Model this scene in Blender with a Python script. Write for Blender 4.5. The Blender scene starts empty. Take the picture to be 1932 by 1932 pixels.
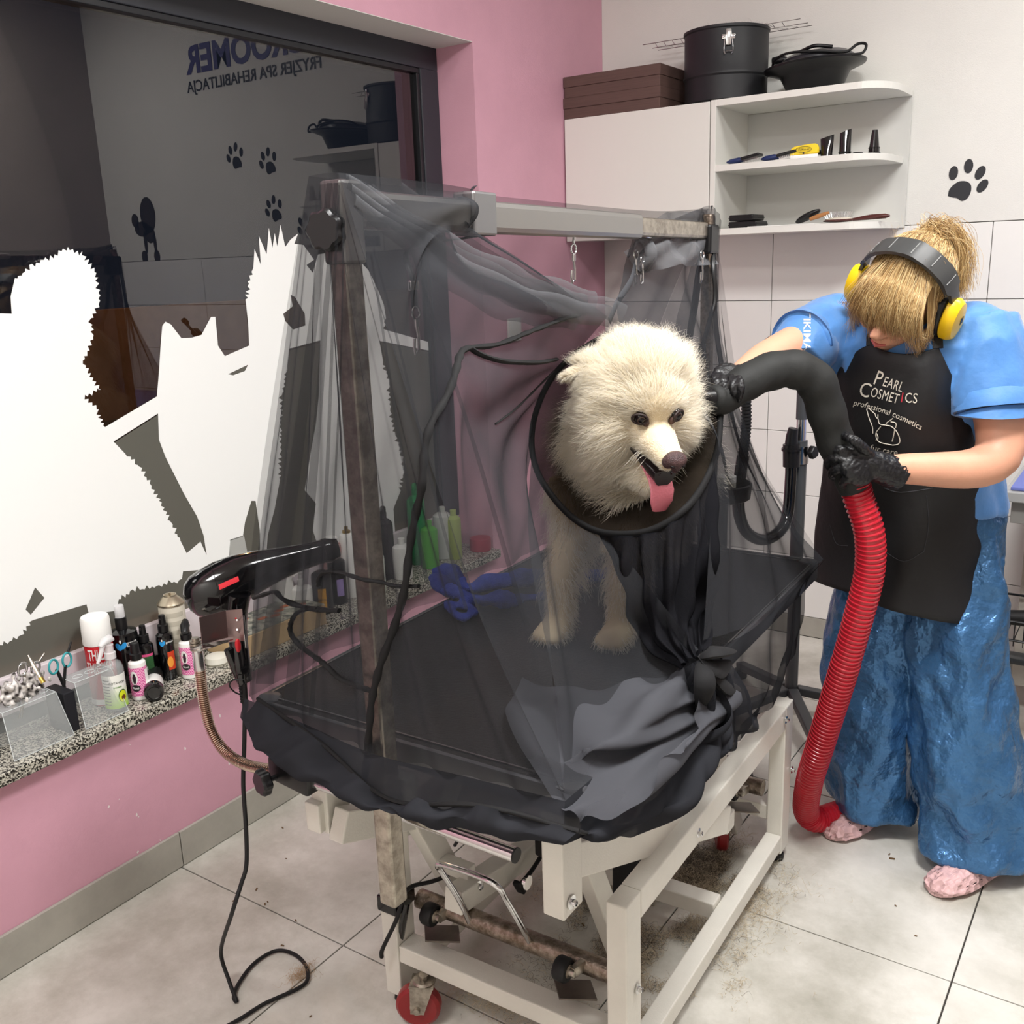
# Dog grooming salon: camera, world, lamps first; then the room, then the things.
import bpy, bmesh, math, random
import numpy as np
from math import sin, cos, pi, radians
from mathutils import Vector, Matrix, noise
from mathutils.bvhtree import BVHTree

scene = bpy.context.scene
COL = scene.collection
rng = np.random.default_rng(7)
random.seed(7)

# ------------------------------------------------------------------ camera
CAM = Vector((2.042, -3.724, 1.523))
YAW, PITCH, ROLL, FPX = radians(-34.4965), radians(-14.4721), radians(-2.0720), 1842.0
_f = Vector((sin(YAW)*cos(PITCH), cos(YAW)*cos(PITCH), sin(PITCH)))
_r0 = Vector((cos(YAW), -sin(YAW), 0)); _u0 = _r0.cross(_f)
RIGHT = cos(ROLL)*_r0 + sin(ROLL)*_u0
UP = -sin(ROLL)*_r0 + cos(ROLL)*_u0
FWD = _f
cd = bpy.data.cameras.new('camera'); cam = bpy.data.objects.new('camera', cd); COL.objects.link(cam)
cam.matrix_world = Matrix(((RIGHT.x, UP.x, -FWD.x, CAM.x), (RIGHT.y, UP.y, -FWD.y, CAM.y), (RIGHT.z, UP.z, -FWD.z, CAM.z), (0, 0, 0, 1)))
cd.sensor_width = 36.0; cd.lens = 36.0*FPX/1932.0; cd.clip_start = 0.05
scene.camera = cam

# ------------------------------------------------------------------ world (night outside), exposure
w = bpy.data.worlds.new('night'); scene.world = w; w.use_nodes = True
w.node_tree.nodes['Background'].inputs[0].default_value = (0.010, 0.012, 0.02, 1)
w.node_tree.nodes['Background'].inputs[1].default_value = 1.0
scene.view_settings.view_transform = 'Standard'
scene.view_settings.look = 'None'
scene.view_settings.exposure = 0.0
scene.view_settings.gamma = 1.0
scene.view_settings.use_curve_mapping = False
scene.cycles.transparent_max_bounces = 40
scene.cycles.max_bounces = 8

ROOM_X, ROOM_Y, ROOM_Z = 3.05, -4.6, 3.05
def area_lamp(loc, sx, sy, power, col=(1.0, 1.0, 0.995)):
    l = bpy.data.lights.new('ceiling_panel_light', 'AREA'); l.shape = 'RECTANGLE'; l.size = sx; l.size_y = sy
    l.energy = power; l.color = col
    o = bpy.data.objects.new('ceiling_panel_light', l); COL.objects.link(o); o.location = loc
    return o
LAMPS = [(1.95, -2.50, 0.6, 0.6, 68), (2.55, -1.1, 0.6, 0.6, 28), (0.95, -3.95, 0.6, 0.6, 34)]
for lx, ly, sx, sy, pw in LAMPS:
    area_lamp((lx, ly, ROOM_Z-0.035), sx-0.06, sy-0.06, pw)
# street lamp outside, low pressure sodium colour
sl = bpy.data.lights.new('street_lamp_light', 'POINT'); sl.energy = 520; sl.color = (1.0, 0.46, 0.20); sl.shadow_soft_size = 0.05
so = bpy.data.objects.new('street_lamp_light', sl); COL.objects.link(so); so.location = (-6.0, 2.5, 5.6)

# ------------------------------------------------------------------ photo pixel -> world point on a plane
def ray(px, py):
    return (FWD + RIGHT*((px-966)/FPX) - UP*((py-966)/FPX))
def PX(px, py, v): d = ray(px, py); return CAM + d*((v-CAM.x)/d.x)
def PY(px, py, v): d = ray(px, py); return CAM + d*((v-CAM.y)/d.y)
def PZ(px, py, v): d = ray(px, py); return CAM + d*((v-CAM.z)/d.z)

# ------------------------------------------------------------------ materials
def lin(c):
    if isinstance(c, str):
        c = tuple(int(c[i:i+2], 16) for i in (0, 2, 4))
    return tuple(((v/255)/12.92 if v/255 <= .04045 else ((v/255+.055)/1.055)**2.4) for v in c)
MATS = {}
def mat(name, col, rough=0.5, metal=0.0, spec=0.5, var=0.0, vscale=8.0, bump=0.0, bscale=60.0, trans=0.0, ior=1.45,
        alpha=1.0, coat=0.0, sheen=0.0, sss=0.0, emis=None, col2=None, detail=4.0, stretch=None):
    if name in MATS: return MATS[name]
    m = bpy.data.materials.new(name); m.use_nodes = True; MATS[name] = m
    nt = m.node_tree; b = nt.nodes['Principled BSDF']
    c = lin(col); b.inputs['Base Color'].default_value = (*c, 1)
    b.inputs['Roughness'].default_value = rough; b.inputs['Metallic'].default_value = metal
    b.inputs['Specular IOR Level'].default_value = spec; b.inputs['IOR'].default_value = ior
    b.inputs['Transmission Weight'].default_value = trans; b.inputs['Alpha'].default_value = alpha
    b.inputs['Coat Weight'].default_value = coat; b.inputs['Sheen Weight'].default_value = sheen
    if sss: b.inputs['Subsurface Weight'].default_value = sss; b.inputs['Subsurface Radius'].default_value = (.02, .008, .004)
    if emis: b.inputs['Emission Color'].default_value = (*lin(col), 1); b.inputs['Emission Strength'].default_value = emis
    tc = nt.nodes.new('ShaderNodeTexCoord'); src = tc.outputs['Object']
    if stretch:
        mp = nt.nodes.new('ShaderNodeMapping'); mp.inputs['Scale'].default_value = stretch
        nt.links.new(src, mp.inputs[0]); src = mp.outputs[0]
    if var or col2:
        n = nt.nodes.new('ShaderNodeTexNoise'); n.inputs['Scale'].default_value = vscale; n.inputs['Detail'].default_value = detail
        n.inputs['Roughness'].default_value = 0.65
        nt.links.new(src, n.inputs['Vector'])
        r = nt.nodes.new('ShaderNodeValToRGB'); nt.links.new(n.outputs['Fac'], r.inputs[0])
        if col2: c2 = lin(col2); lo, hi = c, c2
        else: lo = tuple(v*(1-var) for v in c); hi = tuple(min(1, v*(1+var)) for v in c)
        r.color_ramp.elements[0].position = .35; r.color_ramp.elements[1].position = .65
        r.color_ramp.elements[0].color = (*lo, 1); r.color_ramp.elements[1].color = (*hi, 1)
        nt.links.new(r.outputs[0], b.inputs['Base Color'])
    if bump:
        n2 = nt.nodes.new('ShaderNodeTexNoise'); n2.inputs['Scale'].default_value = bscale; n2.inputs['Detail'].default_value = 3
        nt.links.new(src, n2.inputs['Vector'])
        bp = nt.nodes.new('ShaderNodeBump'); bp.inputs['Strength'].default_value = bump; bp.inputs['Distance'].default_value = 0.004
        nt.links.new(n2.outputs['Fac'], bp.inputs['Height']); nt.links.new(bp.outputs[0], b.inputs['Normal'])
    return m

# ------------------------------------------------------------------ mesh helpers
def BM(): return bmesh.new()
def obj(name, bm, m, parent=None, smooth=None, kind=None, label=None):
    if isinstance(bm, bmesh.types.BMesh):
        me = bpy.data.meshes.new(name); bm.normal_update(); bm.to_mesh(me); bm.free()
    else: me = bm
    if m is not None and not me.materials:
        for mm in (m if isinstance(m, (list, tuple)) else [m]): me.materials.append(mm)
    o = bpy.data.objects.new(name, me); COL.objects.link(o)
    if parent is not None: o.parent = parent
    if smooth is not None: shade(me, smooth)
    if kind: o['kind'] = kind
    if label: o['label'] = label
    return o
def shade(me, angle=40):
    me.polygons.foreach_set('use_smooth', [True]*len(me.polygons))
    if angle < 179: me.set_sharp_from_angle(angle=radians(angle))
def thing(name, label, cat, group=None):
    o = bpy.data.objects.new(name, None); COL.objects.link(o); o.empty_display_size = .05
    o['label'] = label; o['category'] = cat
    if group: o['group'] = group
    return o
def tag(o, label, cat, group=None, kind=None):
    o['label'] = label; o['category'] = cat
    if group: o['group'] = group
    if kind: o['kind'] = kind
    return o
def struct(name, bm, m, parent=None, smooth=None):
    o = obj(name, bm, m, parent, smooth)
    if parent is None: o['kind'] = 'structure'
    return o
def box(bm, x0, x1, y0, y1, z0, z1, M=None, bevel=0.0, seg=2, mi=0):
    vs = [Vector((x, y, z)) for x in (x0, x1) for y in (y0, y1) for z in (z0, z1)]
    if M is not None: vs = [M @ v for v in vs]
    v = [bm.verts.new(p) for p in vs]
    fs = [bm.faces.new([v[i] for i in q]) for q in ((0, 1, 3, 2), (4, 6, 7, 5), (0, 4, 5, 1), (2, 3, 7, 6), (0, 2, 6, 4), (1, 5, 7, 3))]
    for f in fs: f.material_index = mi
    if bevel:
        es = list({e for f in fs for e in f.edges})
        r = bmesh.ops.bevel(bm, geom=es, offset=bevel, segments=seg, profile=.5, affect='EDGES', clamp_overlap=True)
        for f in r['faces']: f.material_index = mi
    return v
def frame_of(d, up=None):
    d = d.normalized(); up = up or (Vector((0, 0, 1)) if abs(d.z) < .95 else Vector((1, 0, 0)))
    a = d.cross(up).normalized(); b = a.cross(d).normalized(); return a, b
def beam(bm, p, q, w, h, bevel=.003, up=None, mi=0):
    """square tube from p to q: w across, h along the up side"""
    p, q = Vector(p), Vector(q); d = q-p; a, b = frame_of(d, up); L = d.length
    M = Matrix(((a.x, d.x/L, b.x, p.x), (a.y, d.y/L, b.y, p.y), (a.z, d.z/L, b.z, p.z), (0, 0, 0, 1)))
    box(bm, -w/2, w/2, 0, L, -h/2, h/2, M, bevel, 2, mi)
def catmull(pts, n):
    pts = [Vector(p) for p in pts]; P = [2*pts[0]-pts[1]]+pts+[2*pts[-1]-pts[-2]]; out = []
    for i in range(len(pts)-1):
        a, b, c, d = P[i:i+4]
        for k in range(n):
            t = k/n
            out.append(.5*((2*b)+(c-a)*t+(2*a-5*b+4*c-d)*t*t+(3*b-a-3*c+d)*t**3))
    out.append(pts[-1].copy()); return out
def ring_loft(bm, rings, close=True, caps=True, mi=0):
    vs = [[bm.verts.new(p) for p in r] for r in rings]; n = len(vs[0])
    for a, b in zip(vs, vs[1:]):
        for i in range(n if close else n-1):
            j = (i+1) % n
            f = bm.faces.new((a[i], a[j], b[j], b[i])); f.material_index = mi
    if caps and close:
        f = bm.faces.new(vs[0][::-1]); f.material_index = mi
        f = bm.faces.new(vs[-1]); f.material_index = mi
    return vs
def tube(bm, path, rad, n=10, caps=True, mi=0, flat=1.0, up=None):
    """rad: number, list or function of 0..1; flat: second radius factor"""
    path = [Vector(p) for p in path]; N = len(path); rings = []; a_prev = None
    for i, p in enumerate(path):
        d = (path[min(i+1, N-1)]-path[max(i-1, 0)])
        if d.length < 1e-9: d = Vector((0, 0, 1))
        d.normalize()
        if a_prev is None: a, b = frame_of(d, up)
        else:
            a = (a_prev-d*a_prev.dot(d)); a = a.normalized() if a.length > 1e-6 else frame_of(d)[0]; b = a.cross(d).normalized()
        a_prev = a
        r = rad(i/(N-1)) if callable(rad) else (rad[i] if isinstance(rad, (list, tuple)) else rad)
        rings.append([p+a*(r*cos(t))+b*(r*flat*sin(t)) for t in [2*pi*k/n for k in range(n)]])
    return ring_loft(bm, rings, True, caps, mi)
def lathe(bm, prof, M=None, n=24, mi=0, caps=True):
    """prof: (r, z) from bottom to top"""
    rings = []
    for r, z in prof:
        r = max(r, 1e-5)
        rings.append([(M @ Vector((r*cos(t), r*sin(t), z)) if M else Vector((r*cos(t), r*sin(t), z))) for t in [2*pi*k/n for k in range(n)]])
    return ring_loft(bm, rings, True, caps, mi)
def at(x, y, z, rz=0.0, s=1.0, rx=0.0, ry=0.0):
    return Matrix.Translation((x, y, z)) @ Matrix.Rotation(rz, 4, 'Z') @ Matrix.Rotation(ry, 4, 'Y') @ Matrix.Rotation(rx, 4, 'X') @ Matrix.Scale(s, 4)
def ell(bm, c, rx, ry, rz, M=None, seg=20, rings=12, mi=0):
    MM = (M or Matrix.Identity(4)) @ Matrix.Translation(c) @ Matrix.Diagonal((rx, ry, rz, 1))
    r = bmesh.ops.create_uvsphere(bm, u_segments=seg, v_segments=rings, radius=1, matrix=MM)
    for v in r['verts']:
        for f in v.link_faces: f.material_index = mi
def prism(bm, pts, off, mi=0):
    """polygon (3D points, planar) extruded by vector off"""
    off = Vector(off); a = [bm.verts.new(p) for p in pts]; b = [bm.verts.new(Vector(p)+off) for p in pts]; n = len(pts)
    fs = [bm.faces.new(a[::-1]), bm.faces.new(b)]
    for i in range(n): fs.append(bm.faces.new((a[i], a[(i+1) % n], b[(i+1) % n], b[i])))
    for f in fs: f.material_index = mi
def grid_patch(bm, ctrl, nu, nv, fold=None, mi=0):
    """ctrl rows x cols of points -> smooth sheet; fold(down, across, p) gives an offset"""
    rows = [catmull(r, nu) for r in ctrl]; cols = list(zip(*rows)); sheet = [catmull(c, nv) for c in cols]  # [u][v]
    U, V = len(sheet), len(sheet[0]); P = [[sheet[u][v] for v in range(V)] for u in range(U)]
    if fold:
        Q = [[None]*V for _ in range(U)]
        for u in range(U):
            for v in range(V):
                du = P[min(u+1, U-1)][v]-P[max(u-1, 0)][v]; dv = P[u][min(v+1, V-1)]-P[u][max(v-1, 0)]
                nn = du.cross(dv); nn = nn.normalized() if nn.length > 1e-9 else Vector((0, 0, 1))
                Q[u][v] = P[u][v]+nn*fold(v/(V-1), u/(U-1), P[u][v])
        P = Q
    vs = [[bm.verts.new(p) for p in r] for r in P]
    for u in range(U-1):
        for v in range(V-1):
            f = bm.faces.new((vs[u][v], vs[u+1][v], vs[u+1][v+1], vs[u][v+1])); f.material_index = mi
    return vs
def text_mesh(txt, size, depth=.0004, shear=0.0, spacing=1.0, align='CENTER', bold=0.0):
    c = bpy.data.curves.new('txt', 'FONT'); c.body = txt; c.size = size; c.extrude = depth; c.align_x = align; c.align_y = 'CENTER'
    c.space_character = spacing; c.shear = shear; c.offset = bold; c.resolution_u = 3
    o = bpy.data.objects.new('txt', c); COL.objects.link(o)
    me = bpy.data.meshes.new_from_object(o.evaluated_get(bpy.context.evaluated_depsgraph_get()))
    bpy.data.objects.remove(o); bpy.data.curves.remove(c); return me
def warp(me, fn):
    for v in me.vertices: v.co = fn(v.co)
    me.update(); return me
def remesh(bm, voxel, smooth_it=2, name='tmp', smf=.5):
    """union of closed shells in bm as one continuous surface"""
    me = bpy.data.meshes.new(name); bm.to_mesh(me); bm.free()
    o = bpy.data.objects.new(name, me); COL.objects.link(o)
    md = o.modifiers.new('r', 'REMESH'); md.mode = 'VOXEL'; md.voxel_size = voxel; md.use_smooth_shade = True
    if smooth_it:
        s = o.modifiers.new('s', 'SMOOTH'); s.iterations = smooth_it; s.factor = smf
    out = bpy.data.meshes.new_from_object(o.evaluated_get(bpy.context.evaluated_depsgraph_get()))
    bpy.data.objects.remove(o); bpy.data.meshes.remove(me)
    out.name = name; return out
def fbm(p, s=1.0, o=3):
    v = 0; a = 1
    for _ in range(o): v += a*noise.noise(p*s); s *= 2.1; a *= .5
    return v
def hair(name, roots, dirs, lens, m, parent, seg=5, rad=.0006, droop=0.0, curl=0.0, cname=None, tip=.15):
    """real hair strands; roots, dirs (n,3), lens (n)"""
    n = len(roots); roots = np.asarray(roots); dirs = np.asarray(dirs); lens = np.asarray(lens)[:, None]
    t = np.linspace(0, 1, seg)
    P = np.zeros((n, seg, 3))
    side = rng.normal(size=(n, 3)); side -= dirs*(side*dirs).sum(1, keepdims=True); side /= np.linalg.norm(side, axis=1, keepdims=True)+1e-9
    for k, tk in enumerate(t):
        P[:, k] = roots+dirs*lens*tk+side*lens*curl*np.sin(tk*pi*1.1)+np.array([0, 0, -1])*lens*droop*tk*tk
    return hair_points(name, P, m, parent, rad, tip)
def hair_points(name, P, m, parent, rad=.0006, tip=.15):
    n, seg, _ = P.shape
    hc = bpy.data.hair_curves.new(name); hc.add_curves([seg]*n)
    hc.attributes['position'].data.foreach_set('vector', P.astype(np.float32).ravel())
    ra = hc.attributes.get('radius') or hc.attributes.new('radius', 'FLOAT', 'POINT')
    t = np.linspace(0, 1, seg); rr = rad*(1-(1-tip)*t**1.5)
    ra.data.foreach_set('value', np.tile(rr, n).astype(np.float32))
    hc.materials.append(m)
    o = bpy.data.objects.new(name, hc); COL.objects.link(o); o.parent = parent
    return o
def sample_mesh(me, n, weight=None):
    me.calc_loop_triangles()
    nt_ = len(me.loop_triangles); tri = np.empty(nt_*3, np.int32); me.loop_triangles.foreach_get('vertices', tri); tri = tri.reshape(-1, 3)
    co = np.empty(len(me.vertices)*3, np.float32); me.vertices.foreach_get('co', co); co = co.reshape(-1, 3).astype(float)
    no = np.empty(len(me.vertices)*3, np.float32); me.vertices.foreach_get('normal', no); no = no.reshape(-1, 3).astype(float)
    a, b, c = co[tri[:, 0]], co[tri[:, 1]], co[tri[:, 2]]
    ar = np.linalg.norm(np.cross(b-a, c-a), axis=1)
    if weight is not None: ar = ar*weight((a+b+c)/3)
    idx = rng.choice(nt_, n, p=ar/ar.sum()); r1 = np.sqrt(rng.random(n))[:, None]; r2 = rng.random(n)[:, None]
    P = a[idx]*(1-r1)+b[idx]*r1*(1-r2)+c[idx]*r1*r2
    N = no[tri[idx]].mean(1); N /= np.linalg.norm(N, axis=1, keepdims=True)+1e-9
    return P, N
# ================================================================== MATERIALS
M_PINK = mat('pink_paint', 'd4a0b1', .55, var=.04, vscale=3, bump=.15, bscale=250)
M_WALL = mat('white_paint', 'e3e2dc', .6, var=.02, vscale=3, bump=.15, bscale=250)
M_CEIL = mat('ceiling_paint', 'e4e2dc', .8)
M_WTILE = mat('white_wall_tile', 'ecebe7', .22, var=.015, vscale=2)
M_GROUT = mat('grey_grout', '8f8b84', .9)
M_FGROUT = mat('dark_floor_grout', '3a3733', .9)
M_FTILE = mat('pale_concrete_tile', 'bfbcb2', .42, col2='dfdcd4', vscale=3.6, bump=.06, bscale=30, detail=9)
nt = M_FTILE.node_tree; b = nt.nodes['Principled BSDF']; src_ = b.inputs['Base Color'].links[0].from_socket
g_ = nt.nodes.new('ShaderNodeNewGeometry'); n_ = nt.nodes.new('ShaderNodeTexNoise'); n_.inputs['Scale'].default_value = 2.1; n_.inputs['Detail'].default_value = 10; n_.inputs['Roughness'].default_value = .72
r_ = nt.nodes.new('ShaderNodeValToRGB'); r_.color_ramp.elements[0].position = .36; r_.color_ramp.elements[1].position = .56; r_.color_ramp.elements[0].color = (.66, .65, .61, 1); r_.color_ramp.elements[1].color = (1, 1, 1, 1)
m_ = nt.nodes.new('ShaderNodeMix'); m_.data_type = 'RGBA'; m_.blend_type = 'MULTIPLY'; m_.inputs['Factor'].default_value = .8
nt.links.new(g_.outputs['Position'], n_.inputs['Vector']); nt.links.new(n_.outputs['Fac'], r_.inputs[0]); nt.links.new(src_, m_.inputs['A']); nt.links.new(r_.outputs[0], m_.inputs['B']); nt.links.new(m_.outputs['Result'], b.inputs['Base Color'])
M_BASE = mat('grey_baseboard_tile', 'a09d94', .5, col2='b3b0a6', vscale=5, detail=8)
M_ANTH = mat('anthracite_frame', '2f3138', .4)
M_LILAC = mat('pale_lilac_frame', 'd9cfd3', .5)
M_BLACKGAP = mat('black_gap', '0c0c0e', .6)
M_BLACK = mat('black_plastic', '111113', .35)
M_GBLACK = mat('gloss_black_plastic', '09090b', .12, coat=.5)
M_MBLACK = mat('matte_black_metal', '1e1f22', .5, var=.1, vscale=4)
M_RUBBER = mat('black_rubber', '0f0f10', .6)
M_CHROME = mat('chrome', 'd8d8d8', .15, 1.0, var=.05, vscale=30)
M_STEEL = mat('worn_steel', '8b8378', .32, .9, col2='bdb5a8', vscale=40, bump=.1, bscale=120)
M_RUSTY = mat('scuffed_steel_tube', '6f6152', .38, .85, col2='a3968a', vscale=60, bump=.3, bscale=200)
M_WMETAL = mat('white_powder_coat', 'dedbd1', .35, var=.03, vscale=9, bump=.1, bscale=300)
M_LAM = mat('white_laminate', 'e6e5de', .4)
M_LAMS = mat('pale_grey_laminate', 'cfcfca', .45)

# ================================================================== THE ROOM
WIN_TOP, WIN_Y1, WIN_Y0, SILL_Z = 2.223, -0.884, -3.95, 0.485
GX = -0.17   # inner glass plane
def wall_box(name, m, *b):
    bm = BM(); box(bm, *b); return struct(name, bm, m)
# floor: grout bed with every tile its own piece
bm = BM(); box(bm, -.02, ROOM_X, ROOM_Y, .02, -.08, -.004); floor = struct('floor', bm, M_FGROUT)
xs = [0.0, .589, 1.189, 1.789, 2.389, 2.989, ROOM_X]; ys = [ROOM_Y, -4.164, -3.564, -2.964, -2.364, -1.764, -1.164, -.564, 0]
for i in range(len(xs)-1):
    for j in range(len(ys)-1):
        g = .0018; bm = BM()
        box(bm, xs[i]+g, xs[i+1]-g, ys[j]+g, ys[j+1]-g, -.012, random.uniform(-.0004, 0.0), bevel=.0008, seg=1)
        obj('floor_tile', bm, M_FTILE, floor)
# back wall with tiles up to 1.59 m
bm = BM(); box(bm, -.3, ROOM_X+.1, 0.012, .15, -.1, ROOM_Z); wall_back = struct('wall_back', bm, M_GROUT)
bm = BM(); box(bm, 0, ROOM_X, .0005, .02, 1.593, ROOM_Z); obj('painted_surface', bm, M_WALL, wall_back)
tx = [-.001, .724, 1.4775, 2.231, 2.9845, ROOM_X]; tz = [.0, .085, .3355, .586, .8365, 1.087, 1.337, 1.591]
for i in range(len(tx)-1):
    for j in range(len(tz)-1):
        g = .0012; bm = BM(); e = random.uniform(-.0005, .0005)
        box(bm, tx[i]+g, tx[i+1]-g, -.0015+e, .016, tz[j]+g, tz[j+1]-g, bevel=.0012, seg=1)
        obj('wall_tile' if j else 'base_tile', bm, M_WTILE if j else M_BASE, wall_back)
# left wall, pink, with the window recess cut out
bm = BM()
for b in ((-.30, 0, WIN_Y1, .0, -.05, ROOM_Z), (-.30, 0, ROOM_Y, WIN_Y1, WIN_TOP, ROOM_Z), (-.30, 0, ROOM_Y, WIN_Y1, -.05, .455), (-.30, 0, ROOM_Y, WIN_Y0, .455, WIN_TOP)):
    box(bm, *b)
wall_left = struct('wall_left', bm, M_PINK)
bm = BM(); box(bm, -.155, -.0006, WIN_Y0, WIN_Y1, WIN_TOP-.002, WIN_TOP+.001); obj('recess_plaster', bm, M_WALL, wall_left)
# small paint chips on the pink wall
bm = BM()
for px, py in ((258, 1537), (261, 1541), (205, 1522), (245, 1405), (260, 1607), (302, 1585), (415, 1350), (432, 1440), (524, 1391), (536, 1396), (349, 1412), (225, 1508)):
    p = PX(px, py, 0.0); s = random.uniform(.0015, .004)
    pts = [p+Vector((.0002, s*cos(a)*random.uniform(.5, 1), s*sin(a)*random.uniform(.6, 1.8))) for a in [k*pi/3 for k in range(6)]]
    prism(bm, pts, (.0006, 0, 0))
o = obj('paint_chip', bm, mat('bare_plaster_chip', 'e8dfdc', .8), wall_left); o['kind'] = 'stuff'
# other walls and ceiling (behind and beside the camera; they show in the window pane)
wall_box('wall_right', mat('greige_paint', '938984', .6, var=.03, vscale=3), ROOM_X, ROOM_X+.1, ROOM_Y, .02, -.05, ROOM_Z)
wall_box('wall_front', M_WALL, -.1, ROOM_X+.1, ROOM_Y-.1, ROOM_Y, -.05, ROOM_Z)
wall_box('ceiling', M_CEIL, -.3, ROOM_X+.1, ROOM_Y-.1, .15, ROOM_Z, ROOM_Z+.1)
for (lx, ly, sx, sy, pw), lab in zip(LAMPS, ('square ceiling light panel above the grooming table', 'square ceiling light panel near the back wall', 'square ceiling light panel nearest the front wall')):
    t = thing('ceiling_light', lab, 'light', 'ceiling light panels')
    bm = BM()
    for b in ((-sx/2, sx/2, -sy/2, -sy/2+.02), (-sx/2, sx/2, sy/2-.02, sy/2), (-sx/2, -sx/2+.02, -sy/2, sy/2), (sx/2-.02, sx/2, -sy/2, sy/2)):
        box(bm, lx+b[0], lx+b[1], ly+b[2], ly+b[3], ROOM_Z-.03, ROOM_Z-.001)
    obj('frame', bm, M_WMETAL, t)
    bm = BM(); box(bm, lx-sx/2+.02, lx+sx/2-.02, ly-sy/2+.02, ly+sy/2-.02, ROOM_Z-.02, ROOM_Z-.005)
    obj('diffuser', bm, mat('lit_diffuser', 'fff4e6', .5, emis=4.0), t)
# baseboards
def base_run(name, pts, axis):
    pass
bm = BM(); box(bm, 0.0, .004, ROOM_Y, 0, 0, .098); bb = struct('baseboard_left', bm, M_GROUT)
for j in range(len(ys)-1):
    y0, y1 = ys[j]+.006, ys[j+1]+.006
    bm = BM(); box(bm, .0005, .0095, y0+.0015, min(y1, 0)-.0015, .002, .1, bevel=.001, seg=1); obj('baseboard_tile', bm, M_BASE, bb)

# ------------------------------------------------------------------ window
m_glass = bpy.data.materials.new('window_glass'); m_glass.use_nodes = True; nt = m_glass.node_tree; nt.nodes.clear()
out = nt.nodes.new('ShaderNodeOutputMaterial'); mx = nt.nodes.new('ShaderNodeMixShader'); fr = nt.nodes.new('ShaderNodeFresnel'); fr.inputs['IOR'].default_value = 1.85
tr = nt.nodes.new('ShaderNodeBsdfTransparent'); tr.inputs[0].default_value = (.80, .82, .80, 1); gl = nt.nodes.new('ShaderNodeBsdfGlossy'); gl.inputs['Roughness'].default_value = 0.0
gl.inputs['Color'].default_value = (.98, .96, .95, 1)
nt.links.new(fr.outputs[0], mx.inputs[0]); nt.links.new(tr.outputs[0], mx.inputs[1]); nt.links.new(gl.outputs[0], mx.inputs[2]); nt.links.new(mx.outputs[0], out.inputs[0])
GT = PX(400, 47.9, GX).z; GR = PX(790, 240, GX).y; GB = .615
win = bpy.data.objects.new('window_1', None); COL.objects.link(win); win['kind'] = 'structure'
bm = BM()
box(bm, -.235, -.15, WIN_Y0, WIN_Y1, GT, WIN_TOP, bevel=.003); box(bm, -.235, -.15, GR, WIN_Y1, GB-.02, GT+.001, bevel=.003); box(bm, -.235, -.15, WIN_Y0, WIN_Y0+.09, GB-.02, GT+.001, bevel=.003)
obj('window_frame', bm, M_ANTH, win)
bm = BM()   # glazing bead
box(bm, -.2, -.155, WIN_Y0+.09, GR, GT-.016, GT, bevel=.002); box(bm, -.2, -.155, GR-.016, GR, GB, GT-.016, bevel=.002)
obj('glazing_bead', bm, mat('dark_bead', '1b1c20', .35), win)
bm = BM(); box(bm, -.235, -.152, WIN_Y0, WIN_Y1, .525, GB, bevel=.002); obj('bottom_rail', bm, M_LILAC, win)
bm = BM(); box(bm, -.235, -.158, WIN_Y0, WIN_Y1, .484, .526); obj('sill_gap', bm, M_BLACKGAP, win)  # black strip standing in for the dark gap between rail and sill
for gx in (GX, GX-.022):
    bm = BM(); v = [bm.verts.new(p) for p in ((gx, WIN_Y0+.05, GB-.01), (gx, GR+.01, GB-.01), (gx, GR+.01, GT+.01), (gx, WIN_Y0+.05, GT+.01))]
    bm.faces.new(v); obj('pane', bm, m_glass, win)
# granite sill
m_gran = mat('speckled_granite', 'c9c5b6', .22); nt = m_gran.node_tree; b = nt.nodes['Principled BSDF']
tc = nt.nodes.new('ShaderNodeTexCoord'); vo = nt.nodes.new('ShaderNodeTexVoronoi'); vo.inputs['Scale'].default_value = 290
nz = nt.nodes.new('ShaderNodeTexNoise'); nz.inputs['Scale'].default_value = 210; nz.inputs['Detail'].default_value = 4
sep = nt.nodes.new('ShaderNodeSeparateColor'); ad = nt.nodes.new('ShaderNodeMath'); ad.operation = 'MULTIPLY_ADD'; ad.inputs[1].default_value = .45
rp = nt.nodes.new('ShaderNodeValToRGB')
for pos, c in ((.0, '15140f'), (.42, '2c2a26'), (.50, '77736a'), (.60, 'bdb9ab'), (1, 'd8d4c8')):
    e = rp.color_ramp.elements.new(pos) if 0 < pos < 1 else rp.color_ramp.elements[0 if pos == 0 else -1]; e.color = (*lin(c), 1)
nt.links.new(tc.outputs['Object'], vo.inputs['Vector']); nt.links.new(tc.outputs['Object'], nz.inputs['Vector'])
nt.links.new(vo.outputs['Color'], sep.inputs[0]); nt.links.new(sep.outputs[0], ad.inputs[0])
n_s = nt.nodes.new('ShaderNodeMath'); n_s.operation = 'MULTIPLY'; n_s.inputs[1].default_value = .62
nt.links.new(nz.outputs['Fac'], n_s.inputs[0]); nt.links.new(n_s.outputs[0], ad.inputs[2]); nt.links.new(ad.outputs[0], rp.inputs[0]); nt.links.new(rp.outputs[0], b.inputs['Base Color'])
bm = BM(); box(bm, -.16, .035, WIN_Y0, WIN_Y1-.0, SILL_Z-.03, SILL_Z, bevel=.003)
windowsill = struct('trim_1', bm, m_gran); windowsill['label'] = 'speckled grey granite windowsill under the big window'

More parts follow.
